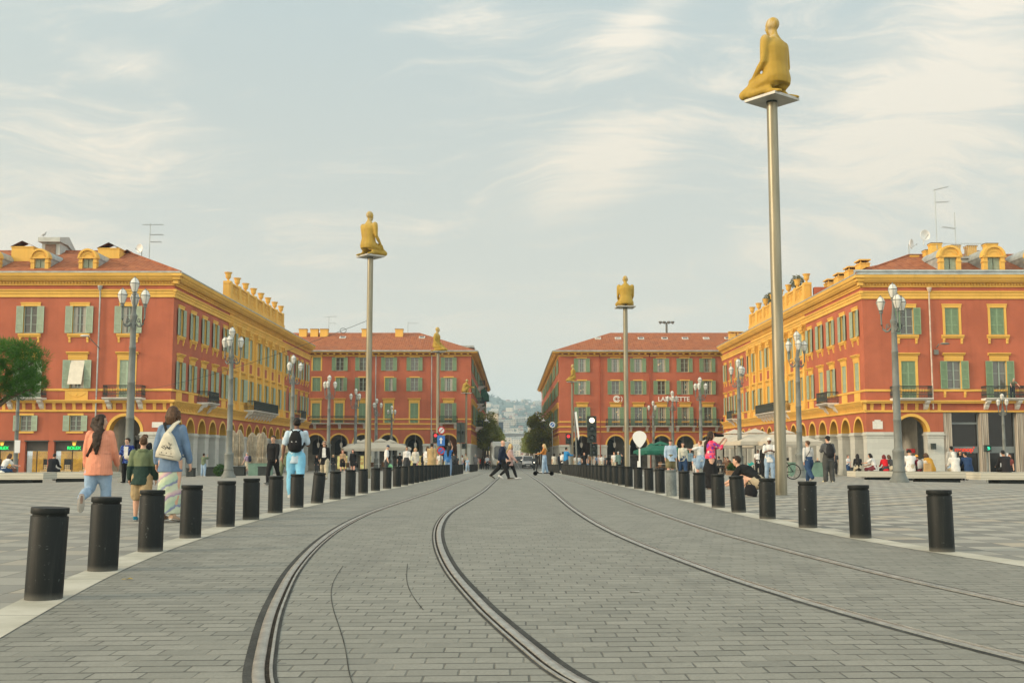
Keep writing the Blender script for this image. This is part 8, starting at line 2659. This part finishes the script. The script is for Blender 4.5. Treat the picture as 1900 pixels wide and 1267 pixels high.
def hoodup(t, J, M, H):
    mb = MB(); mb.M = M
    mb.ball((0, -0.014, 0.012), (0.060, 0.062, 0.064), 12, 9); mb.tube([(0, -0.03, 0.03), (0, -0.045, -0.04), (0, -0.03, -0.1)], [(0.05, 0.04), (0.06, 0.045), (0.06, 0.04)], 10, (0, 1, 0))
    mb.M = None
    rm = remesh(mb, H * 0.012, 'hood', 1, 0.004 * H, 8, 3); rm.materials.append(cloth((0.60, 0.59, 0.56))); put('hood', rm, t)
r, J, M = seated('person in a white hooded top with the hood up seated on the long bench', 1772.5, 50, 1.70, 0, 'fair', ('hoodie', cloth((0.60, 0.59, 0.56))), ('trousers', BEIGE), ('crop', 'dark'), 1.2, False)
hoodup(r, J, M, 1.70)
seated('man in a navy blue jacket seated near the right end of the long bench', 1796.5, 50, 1.74, 4, 'tan', ('coat', cloth((0.02, 0.045, 0.11)), -0.08), ('trousers', BLK), ('crop', 'black'), 1.2, False, None, 20, lean=12)
seated('man in a black jacket seated on the bench at the right edge', 1866.5, 46.5, 1.76, 4, 'tan', ('coat', cloth((0.022, 0.02, 0.022)), -0.08), ('trousers', BLK), ('crop', 'black'), 1.15, False, None, -10)
seated('woman in a white tee and jeans seated at the left edge', 6, 49.5, 1.66, -38, 'pink', ('tee', WHT), ('trousers', DENIMD), ('bob', 'brown'), 1.1, True, None, -10, armR=(40, 8, 40, 10), lean=16)
seated('man in a black jacket with cropped hair seated before the watch shop', 96, 54, 1.76, -10, 'tan', ('coat', cloth((0.012, 0.013, 0.016)), -0.09), ('trousers', BLK), ('crop', 'dark'), 1.2, False, None, 6)
bx = xat(20, 50.3, 0.6); mb = MB(); mb.tube([(-0.2, 0, 0.1), (0.2, 0, 0.12)], [(0.12, 0.14), (0.1, 0.12)], 10); mb.tube([(-0.12, 0, 0.2), (0, 0, 0.32), (0.12, 0, 0.2)], 0.014, 5)
tag(put('handbag', mb.mesh('handbag', [mat('brown_leather', (0.11, 0.045, 0.028), 0.5, (5, 0.2))]), None, (bx, 50.4, zg(bx, 50.3) + 0.45)), 'brown leather handbag on the left bench beside the seated woman', 'bag')
# man on the balcony
bxm = 29.75 + 3.7 + 3.84 * 2 + 0.75
person('man in an olive tee leaning over the balcony rail of the right building', 0, 93.0 - 0.62, 1.76, 176, st(lean=30, nod=20, armL=(40, 20, 10), armR=(40, 20, 10)), 'pink', ('tee', cloth((0.14, 0.15, 0.10))), ('trousers', NAVY), ('crop', 'grey'), (0.1, 0.1, 0.1), 1.1, False, 0, z0=-0.8 + 6.5, X=bxm)
# terrace guests under the right-hand parasols
for k, (px, d, c, hr) in enumerate(((1337, 86, (0.1, 0.1, 0.11), 'dark'), (1355, 88, (0.12, 0.05, 0.03), 'black'), (1348, 90, (0.16, 0.1, 0.07), 'brown'))):
    zb = zg(xat(px, d), d) + 0.46
    person(('terrace guest in dark grey seated below the parasol edge', 'terrace guest in brown seated deeper under the parasol', 'terrace guest in tan seated between the other two')[k], px, d, 1.7, 30 + 50 * k, sit(1.7), 'tan', ('long', cloth(c)), ('trousers', BLK), ('short', hr), (0.05, 0.05, 0.05), 1.1, False, 0, z0=zb)
# ------------------------------------------------------------------ trees
BARK = mat('bark', (0.11, 0.085, 0.06), 0.9, (6, 0.3), bump=(14, 0.8))
LEAFA = leafmat('avenue_leaf', (0.10, 0.15, 0.028), (0.32, 0.32, 0.07))
LEAFB = leafmat('autumn_leaf', (0.11, 0.14, 0.025), (0.33, 0.30, 0.055))
PINEL = leafmat('pine_needle', (0.03, 0.09, 0.018), (0.11, 0.25, 0.045))
def tree_proto(seed, h, r, leaf, n=2600, size=0.2):
    rg = random.Random(seed)
    t = thing('tree', '', 'tree', (0, 0, 0))
    mb = MB()
    mb.tube([(0, 0, -0.2), (0.05, 0, h * 0.25), (0, 0.05, h * 0.5), (0.1, 0, h * 0.85)], [0.24, 0.18, 0.13, 0.04], 8)
    for k in range(7):
        a = k * 2.4; z = h * (0.3 + 0.08 * k)
        mb.tube([(0, 0, z), (math.cos(a) * r * 0.4, math.sin(a) * r * 0.4, z + 0.8), (math.cos(a) * r * 0.8, math.sin(a) * r * 0.8, z + 1.3)], [0.09, 0.06, 0.02], 6)
    mb.build('trunk', BARK, t)
    mb = MB()
    for k in range(26):
        a = rg.uniform(0, 2 * PI); q = r * math.sqrt(rg.random()) * 0.85; z = h * rg.uniform(0.36, 0.95)
        s = r * rg.uniform(0.28, 0.5) * (1.15 - 0.5 * abs(z / h - 0.6))
        leaf_ball(mb, (q * math.cos(a), q * math.sin(a), z), (s, s, s * 0.8), n // 26, size, rg)
    mb.build('crown', leaf, t)
    return t
rg = random.Random(77)
protos = [tree_proto(1, 9.0, 2.3, LEAFA), tree_proto(2, 8.6, 2.1, LEAFB), tree_proto(3, 9.4, 2.4, LEAFA)]
used = [False] * 3
n_ = 0
for side, X in ((-1, -4.7), (1, 5.3)):
    for k in range(15):
        y = 186 + k * 15 + rg.uniform(-2, 2)
        i = (k * 2 + (side > 0) + (1 if 3 < k < 6 and side < 0 else 0)) % 3
        o = protos[i] if not used[i] else copy_tree(protos[i])
        used[i] = True
        x = X + rg.uniform(-0.3, 0.3)
        o.location = (x, y, zg(x, y)); o.rotation_euler = (0, 0, rg.uniform(0, 6.28)); s = rg.uniform(0.86, 1.08); o.scale = (s, s, s)
        w = 'left' if side < 0 else 'right'
        tag(o, f'leafy tree nearest the square in the {w} row of the avenue' if k == 0 else f'second leafy tree from the square in the {w} row of the avenue' if k == 1 else f'leafy street tree farther along the {w} side of the avenue', 'tree', f'trees lining the {w} side of the avenue')
pt = thing('pine_tree', 'dense dark green pine leaning in at the left edge before the red building', 'tree', (xat(-32, 36, 1), 36, zg(-17, 36)))
mb = MB(); mb.tube([(0, 0, -0.2), (0.06, 0, 1.2), (0.0, 0, 2.4), (0.1, 0.1, 3.4), (0.2, 0, 4.3)], [0.2, 0.17, 0.14, 0.1, 0.05], 10)
for k in range(8):
    a = k * 0.9
    mb.tube([(0.03, 0, 2.3 + 0.12 * k), (math.cos(a) * 0.8, math.sin(a) * 0.8, 2.9 + 0.12 * k), (math.cos(a) * 1.5, math.sin(a) * 1.5, 3.2 + 0.12 * k)], [0.07, 0.05, 0.02], 6)
mb.build('trunk', BARK, pt)
mb = MB()
rg = random.Random(31)
for k in range(120):
    a = rg.uniform(0, 2 * PI); q = math.sqrt(rg.random()); e = rg.uniform(-1, 1)
    c = (0.25 + 1.55 * q * math.cos(a), 1.5 * q * math.sin(a), 3.70 + (1.2 if e > 0 else 0.86) * e * math.sqrt(max(0.05, 1 - q * q * 0.8)))
    s = rg.uniform(0.22, 0.38)
    for _ in range(210):
        p = Vector((rg.gauss(0, 1), rg.gauss(0, 1), rg.gauss(0, 1))).normalized()
        p0 = Vector(c) + p * s * rg.uniform(0.3, 0.75)
        d_ = (p + Vector((0, 0, 0.5))).normalized() * rg.uniform(0.09, 0.17)
        w_ = d_.cross(Vector((rg.uniform(-1, 1), rg.uniform(-1, 1), rg.uniform(-1, 1)))).normalized() * 0.009
        mb.add([p0 - w_, p0 + w_, p0 + d_ + w_ * 0.3, p0 + d_ - w_ * 0.3], [(0, 1, 2, 3)])
mb.build('crown', PINEL, pt)
# potted palms and shrubs on the right parapet
for k, (px, d, z) in enumerate(((1459, 117.5, 19.2), (1408, 130.5, 19.1), (1412, 128.0, 19.1))):
    x = 29.75 + 0.9
    t = thing('roof_plant', ('bushy yellow-green plant behind the roof parapet urns at right', 'small plant behind the far urns of the right parapet', 'second small plant behind the far urns of the right parapet')[k], 'plant', (x, d, z - 1.6))
    mb = MB(); mb.tube([(0, 0, 0), (0, 0, 1.2)], [0.05, 0.03], 6); mb.build('stem', BARK, t)
    mb = MB(); leaf_ball(mb, (0, 0, 1.8), (0.75, 0.75, 0.8), 420, 0.2, random.Random(k), 0.22); mb.build('foliage', leafmat('roof_leaf', (0.06, 0.08, 0.02), (0.2, 0.17, 0.05)), t)

# ------------------------------------------------------------------ vehicles
TRAMP = mat('tram_silver', (0.36, 0.35, 0.32), 0.35, (2, 0.08), metal=0.3)
DGL = mat('vehicle_glass', (0.03, 0.04, 0.045), 0.06, None, spec=0.8)
HEADL = mat('headlight_lit', (1.0, 0.9, 0.7), 0.3, None, emit=2.0)
TAILL = mat('tail_light', (1.0, 0.05, 0.06), 0.3, None, emit=1.6)
def rounded(w, h, r, n=5):
    pts = []
    for cx, cz, a0 in ((w / 2 - r, r, -PI / 2), (w / 2 - r, h - r, 0), (-w / 2 + r, h - r, PI / 2), (-w / 2 + r, r, PI)):
        for i in range(n + 1):
            a = a0 + PI / 2 * i / n
            pts.append((cx + r * math.cos(a), cz + r * math.sin(a)))
    return pts
def loft(mb, rings, smooth=True, cap=True):
    n = len(rings[0]); vs = [p for r_ in rings for p in r_]
    mb.add(vs, [(i * n + k, i * n + (k + 1) % n, (i + 1) * n + (k + 1) % n, (i + 1) * n + k) for i in range(len(rings) - 1) for k in range(n)], smooth)
    if cap:
        mb.add(rings[0], [tuple(range(n - 1, -1, -1))]); mb.add(rings[-1], [tuple(range(n))])
tx, ty = -1.38, 132.0
tr = thing('tram', 'silver tram with a rounded nose waiting at the mouth of the avenue', 'tram', (tx, ty, zg(tx, ty)))
mb = MB()
def ring(y, w, h, z0, r):
    return [(p[0], y, z0 + p[1]) for p in rounded(w, h, r)]
loft(mb, [ring(0.0, 1.9, 2.3, 0.55, 0.5), ring(0.25, 2.2, 2.75, 0.35, 0.5), ring(0.9, 2.38, 3.0, 0.28, 0.4), ring(2.2, 2.42, 3.1, 0.25, 0.3), ring(30, 2.42, 3.1, 0.25, 0.3)])
mb.build('body', TRAMP, tr)
mb = MB(); loft(mb, [ring(-0.03, 1.45, 1.55, 1.25, 0.3), ring(0.3, 1.72, 1.75, 1.2, 0.3)]); mb.build('windscreen', DGL, tr)
mb = MB()
for s in (-1, 1):
    mb.tube([(s * 0.82, 0.02, 1.15), (s * 0.95, 0.05, 1.6), (s * 0.92, 0.2, 2.6), (s * 0.75, 0.6, 3.1)], 0.07, 8)
mb.build('nose_trim', SWHT, tr)
mb = MB(); mb.box(-0.45, 0.45, -0.04, 0.3, 0.62, 0.95); mb.build('front_panel', mat('tram_yellow', (0.45, 0.33, 0.08), 0.5), tr)
mb = MB(); mb.box(-1.0, 1.0, 0.12, 0.9, 0.12, 0.45); mb.build('bumper', DKB, tr)
for s in (-1, 1):
    mb = MB(); mb.ball((s * 0.78, 0.08, 0.95), (0.11, 0.06, 0.07), 8, 6); mb.build('headlight', HEADL if s < 0 else mat('headlight_dim', (0.6, 0.58, 0.5), 0.2), tr)
    mb = MB(); mb.box(min(s * 1.205, s * 1.225), max(s * 1.205, s * 1.225), 2.5, 29, 1.3, 2.7); mb.build('side_window', DGL, tr)
    mb = MB(); mb.tube([(s * 1.15, 0.6, 2.6), (s * 1.35, 0.4, 2.6)], 0.03, 6); mb.box(s * 1.4 - 0.08, s * 1.4 + 0.08, 0.3, 0.45, 2.3, 2.75); mb.build('mirror', DKB, tr)

def car(px, d, label, paint, W, L, Hh, van=False, towards=True, lamp=HEADL):
    x = xat(px, d, 0.5)
    t = thing('van' if van else 'parked_car' if False else 'car', label, 'van' if van else 'car', (x, d, zg(x, d)))
    mb = MB()
    prof = [(0.0, 0.35), (0.02, 0.75), (0.25, 0.95), (0.95, 1.08), (1.55, Hh * 0.97), (2.1, Hh), (L - 0.15, Hh * (1 if van else 0.9)), (L, Hh * 0.9 if van else 1.0), (L, 0.35)] if van else [(0.0, 0.35), (0.02, 0.65), (0.3, 0.8), (1.1, 0.92), (1.8, Hh), (L - 1.3, Hh), (L - 0.6, 0.98), (L, 0.92), (L, 0.35)]
    n = len(prof)
    rings = []
    for s in (-1, 1):
        rings.append([(s * W / 2 * (0.86 if p[1] > 1.15 else 0.985), p[0], p[1]) for p in prof])
    inner = [[(s * W / 2 * (0.93 if p[1] > 1.15 else 1.0) * 0.93, p[0], p[1]) for p in prof] for s in (-1, 1)]
    loft(mb, [rings[0], rings[1]], False)
    mb.build('body', paint, t)
    mb = MB()
    wz0, wz1, wy0, wy1 = (1.12, Hh * 0.95, 0.93, 1.5) if van else (0.95, Hh * 0.97, 1.12, 1.75)
    mb.add([(-W * 0.40, wy0, wz0 + 0.02), (W * 0.40, wy0, wz0 + 0.02), (W * 0.36, wy1 - 0.02, wz1 - 0.02), (-W * 0.36, wy1 - 0.02, wz1 - 0.02), (-W * 0.40, wy0 - 0.03, wz0 + 0.04), (W * 0.40, wy0 - 0.03, wz0 + 0.04), (W * 0.36, wy1 - 0.05, wz1), (-W * 0.36, wy1 - 0.05, wz1)], [(0, 1, 2, 3), (4, 5, 6, 7), (0, 1, 5, 4), (2, 3, 7, 6)])
    mb.build('windscreen', DGL, t)
    mb = MB(); mb.box(-W / 2, W / 2, -0.05, 0.25, 0.22, 0.52); mb.build('bumper', DKB, t)
    mb = MB(); mb.box(-0.26, 0.26, -0.075, -0.05, 0.36, 0.47); mb.build('number_plate', SWHT, t)
    mb = MB(); mb.box(-0.5, 0.5, -0.03, 0.0, 0.56, 0.66); mb.build('grille', DKB, t)
    for s in (-1, 1):
        mb = MB(); mb.ball((s * (W / 2 - 0.2), 0.02, 0.74), (0.15, 0.06, 0.09), 8, 6); mb.build('headlight', lamp, t)
        mb = MB(); mb.box(s * (W / 2 + 0.1) - 0.1, s * (W / 2 + 0.1) + 0.1, 1.05, 1.15, 1.0, 1.18); mb.build('mirror', DKB, t)
        for yy in (0.8, L - 0.8):
            mb = MB(); mb.lathe([(0, -0.1), (0.24, -0.1), (0.31, -0.07), (0.31, 0.07), (0.24, 0.1), (0, 0.1)], 16)
            mb.v = [(s * (W / 2 - 0.12) + p[2], yy + p[0], 0.31 + p[1]) for p in mb.v]
            mb.build('wheel', DKB, t)
    return t
VWH = mat('white_car_paint', (0.55, 0.57, 0.58), 0.3, (2, 0.06), spec=0.6)
car(979.5, 166, 'small white van facing the camera in the avenue beyond the crossing', VWH, 1.75, 4.2, 1.82, True, lamp=mat('headlight_dim', None))
car(962, 262, 'dark grey car farther up the avenue behind the couple', mat('dark_car_paint', (0.05, 0.055, 0.06), 0.3), 1.75, 4.2, 1.5, lamp=HEADL)
car(964, 330, 'distant dark car with bright lamps far up the avenue', mat('dark_car_paint', None), 1.75, 4.2, 1.5, lamp=HEADL)
car(975, 300, 'distant red car with glowing red lamps far up the avenue', mat('red_car_paint', (0.3, 0.02, 0.02), 0.3), 1.75, 4.2, 1.5, lamp=TAILL)
car(906, 190, 'red car half hidden between the tram and the arcade', mat('red_car_paint', None), 1.75, 4.2, 1.5, lamp=TAILL)
mp = thing('moped', 'dark moped standing behind the kick scooter rider', 'moped', (xat(991, 120, 0.5), 120, zg(3, 120)))
mb = MB(); mb.tube([(0, -0.1, 0.45), (0, 0.4, 0.4), (0, 0.9, 0.6), (0, 1.3, 0.75)], [0.14, 0.12, 0.18, 0.12], 8, (0, 0, 1)); mb.build('body', DKB, mp)
mb = MB(); mb.tube([(0, -0.35, 0.3), (0, -0.1, 1.0)], 0.05, 6); mb.tube([(-0.33, -0.08, 1.0), (0.33, -0.08, 1.0)], 0.025, 6); mb.build('handlebar', DKB, mp)
mb = MB(); mb.box(-0.24, 0.24, -0.2, -0.16, 0.7, 1.3); mb.build('screen', DGL, mp)
for yy in (-0.35, 1.1):
    mb = MB(); mb.lathe([(0, -0.06), (0.2, -0.06), (0.25, -0.03), (0.25, 0.03), (0.2, 0.06), (0, 0.06)], 14); mb.v = [(p[2], yy + p[0], 0.25 + p[1]) for p in mb.v]; mb.build('wheel', BLK, mp)
mb = MB(); mb.ball((0, -0.22, 0.85), (0.07, 0.05, 0.07), 8, 6); mb.build('headlight', HEADL, mp)
bk = thing('bicycle', 'black bicycle half hidden behind the tall steel pole', 'bicycle', (xat(1449, 50, 0.5), 50, zg(12, 50)), R(70))
for yy in (-0.52, 0.52):
    mb = MB()
    mb.tube([(0, yy + 0.33 * math.cos(2 * PI * i / 24), 0.35 + 0.33 * math.sin(2 * PI * i / 24)) for i in range(25)], 0.022, 6, (1, 0, 0))
    for i in range(10):
        a = 2 * PI * i / 10; mb.tube([(0, yy, 0.35), (0, yy + 0.32 * math.cos(a), 0.35 + 0.32 * math.sin(a))], 0.004, 4)
    mb.build('wheel', BLK, bk)
mb = MB()
for a, b in (((0, -0.52, 0.35), (0, -0.12, 0.32)), ((0, -0.12, 0.32), (0, -0.25, 0.85)), ((0, -0.12, 0.32), (0, 0.38, 0.82)), ((0, -0.23, 0.78), (0, 0.38, 0.82)), ((0, -0.52, 0.35), (0, -0.24, 0.78)), ((0, 0.38, 0.82), (0, 0.52, 0.35)), ((0, 0.38, 0.82), (0, 0.34, 1.0))):
    mb.tube([a, b], 0.017, 6)
mb.build('frame', BLK, bk)
mb = MB(); mb.tube([(0, -0.36, 0.9), (0, -0.14, 0.92)], [(0.08, 0.03), (0.03, 0.02)], 8); mb.build('saddle', BLK, bk)
mb = MB(); mb.tube([(-0.28, 0.28, 1.02), (0, 0.36, 1.0), (0.28, 0.28, 1.02)], 0.015, 6); mb.build('handlebar', BLK, bk)

# ------------------------------------------------------------------ suspended lamps over the avenue
for k, y in enumerate((172, 186, 204, 228, 258)):
    z = 6.4 + 0.2 * k
    t = thing('suspended_lamp', ('pair of white dome lamps hung nearest the square over the avenue', 'pair of white dome lamps on the second cable over the avenue', 'pair of white dome lamps on the third cable over the avenue', 'pair of white dome lamps on the fourth cable over the avenue', 'pair of white dome lamps on the farthest cable over the avenue')[k], 'lamp', (0, y, z), group='lamps hung across the avenue')
    mb = MB(); mb.tube([(-5.9, 0, 0.25), (0.4, 0, 0.0), (6.8, 0, 0.25)], 0.02, 5, (0, 0, 1)); mb.build('cable', IRON, t)
    for xx in (-4.0, 4.9):
        mb = MB(); mb.lathe([(0.05, 0.25), (0.06, 0.05), (0.32, -0.12), (0.36, -0.22), (0.0, -0.24)], 12, (xx, 0, 0)); mb.build('lamp_dome', SWHT, t)

# ------------------------------------------------------------------ the end of the avenue: bridge, blocks, hill
def block_mat(name, col, win):
    def f(t, b, v):
        x, y, z = t.sep(v)
        u = t.m('ADD', x, t.m('MULTIPLY', y, 0.999))
        fu = t.m('ABSOLUTE', t.m('SUBTRACT', t.m('FRACT', t.m('DIVIDE', u, 3.4)), 0.5)); fz = t.m('ABSOLUTE', t.m('SUBTRACT', t.m('FRACT', t.m('DIVIDE', z, 3.1)), 0.5))
        w = t.m('MULTIPLY', t.ramp(fu, 0.26, 0.2), t.ramp(fz, 0.3, 0.25))
        rnd = t.n('ShaderNodeObjectInfo').outputs['Random']
        c = t.mix(rnd, tuple(q * 0.8 for q in col), tuple(min(1, q * 1.15) for q in col))
        c = t.mix(t.m('MULTIPLY', w, 0.8), c, win)
        t.put(b.inputs['Base Color'], c)
    return mat(name, rough=0.8, build=f)
BLKA, BLKB = block_mat('pale_block', (0.46, 0.41, 0.33), (0.12, 0.12, 0.11)), block_mat('cream_block', (0.52, 0.44, 0.33), (0.16, 0.14, 0.12))
GTOW = block_mat('glass_tower', (0.06, 0.085, 0.11), (0.03, 0.045, 0.06))
def block(name, label, x, y, w, dp_, h, m, z=None, roof=None):
    t = thing(name, label, 'building', (x, y, -1.4 if z is None else z))
    mb = MB(); mb.box(-w / 2, w / 2, 0, dp_, -8, h); mb.build('wall', m, t)
    mb = MB()
    if roof: mb.prism([(-w / 2 - 0.4, h), (w / 2 + 0.4, h), (w / 2 - 2, h + 2.2), (-w / 2 + 2, h + 2.2)], -0.4, dp_ + 0.4, 'y')
    else: mb.box(-w / 2 - 0.2, w / 2 + 0.2, -0.2, dp_ + 0.2, h, h + 0.6)
    mb.build('roof', TILE if roof else ZINC, t)
    return t
block('office_tower', 'dark glass tower standing behind the left row of avenue trees', xat(924.5, 620, 20), 620, 5.4, 14, 20.5, GTOW)
for k, (px, y, w, h, lab) in enumerate(((893, 300, 9, 13.5, 'pale block past the left arcade building'), (1018, 330, 10, 13, 'pale block past the right arcade building'), (907, 520, 8, 15, 'cream block behind the left avenue trees'), (997, 560, 9, 16, 'cream block behind the right avenue trees'), (1008, 440, 9, 17, 'pale block rising over the right avenue trees'),
                                       (936, 1150, 14, 20, 'cream block left of the bridge end'), (984, 1120, 14, 21, 'cream block right of the bridge end'))):
    block('apartment_block', lab, xat(px, y, 10), y, w, 16, h, BLKA if k % 2 else BLKB, None, False)
br_ = thing('bridge', 'grey road bridge crossing high over the end of the avenue', 'bridge', (xat(957, 900, 10), 900, -1.4))
zb_ = zat(809, 900) + 1.4; zt_ = zat(804.5, 900) + 1.4
mb = MB(); mb.box(-18, 18, 0, 9, zb_, zt_); mb.build('deck', mat('concrete', (0.13, 0.135, 0.13), 0.8, (0.3, 0.15)), br_)
mb = MB(); mb.box(-18, 18, -0.3, -0.05, zt_, zt_ + 1.0); mb.build('parapet', ZINC, br_)
for q in (-9.5, 10):
    mb = MB(); mb.box(q - 0.7, q + 0.7, 1, 8, -6, zb_); mb.build('pillar', mat('concrete', None), br_)
def hz(x, y):
    a = max(0.0, (y - 1250) / 1750.0)
    base = 4 + 152 * min(1.0, a) ** 1.15
    base += 13 * noise.noise(Vector((x * 0.006, y * 0.003, 1.3))) * min(1, a * 2) + 5 * noise.noise(Vector((x * 0.02, y * 0.012, 7.1))) * min(1, a * 2)
    base += 9 * math.exp(-((x + 62) / 26) ** 2) * min(1, max(0, (y - 2400) / 600)) + 6 * math.exp(-((x - 75) / 30) ** 2) * min(1, max(0, (y - 2400) / 600))
    return base - 12 + min(0, (3250 - y) * 0.25 if y > 3250 else 0)
def _hill(t, b, v):
    n = t.noise(v, 0.012, 6, 0.65)
    c = t.mix(t.ramp(n, 0.35, 0.65), (0.02, 0.05, 0.035), (0.07, 0.10, 0.06))
    n2 = t.noise(v, 0.08, 4, 0.7)
    c = t.mix(t.m('MULTIPLY', t.ramp(n2, 0.5, 0.7), 0.4), c, (0.14, 0.15, 0.11))
    t.put(b.inputs['Base Color'], c)
mb = MB(); sheet(mb, lin(-520, 520, 80), lin(1250, 3480, 90), hz)
struct(mb.build('hills', mat('hill_green', rough=0.9, build=_hill)))
mb = MB()
rg = random.Random(5)
for k in range(700):
    y = rg.uniform(1400, 3200); x = rg.uniform(-130, 130) * y / 2000
    s = rg.uniform(4, 9)
    leaf_ball(mb, (x, y, hz(x, y) + s * 0.4), (s, s, s * 0.7), 12, 3.2, rg)
tag(mb.build('hillside_woods', leafmat('woods_leaf', (0.02, 0.045, 0.02), (0.07, 0.1, 0.045))), kind='stuff')
hp = [block('hill_house', '', 0, 0, w, 10, h, m, None, rf) for (w, h, m, rf) in ((9, 6, BLKA, True), (17, 10, BLKB, False), (7, 5, BLKB, True), (23, 12, BLKA, False))]
first = [True] * 4
rg = random.Random(12)
hn = 0
for k in range(112):
    y = 1330 + 1720 * (rg.random() ** 2.1)
    px = rg.uniform(902, 1013)
    x = (px - 950) / FPX * y
    i = rg.choice((0, 1, 1, 2, 3, 3) if y < 2100 else (0, 0, 1, 2, 2, 3))
    o = hp[i] if first[i] else copy_tree(hp[i])
    first[i] = False
    o.location = (x, y, hz(x, y) - 1.0); o.rotation_euler = (0, 0, rg.uniform(-0.5, 0.5))
    tag(o, 'pale house or apartment block scattered on the hazy hillside', 'house', 'houses on the far hillside')

# ------------------------------------------------------------------ haze
def haze():
    m = bpy.data.materials.new('haze_air'); m.use_nodes = True
    nt = m.node_tree; nt.nodes.clear()
    out = nt.nodes.new('ShaderNodeOutputMaterial'); v = nt.nodes.new('ShaderNodeVolumePrincipled')
    v.inputs['Color'].default_value = (0.66, 0.84, 1.0, 1)
    v.inputs['Density'].default_value = HAZE_DENSITY
    v.inputs['Anisotropy'].default_value = 0.0
    nt.links.new(v.outputs[0], out.inputs['Volume'])
    mb = MB(); mb.box(-2000, 2000, -120, 3700, -70, 215)
    o = mb.build('haze', m)
    tag(o, kind='stuff')
HAZE_DENSITY = 0.00022
haze()
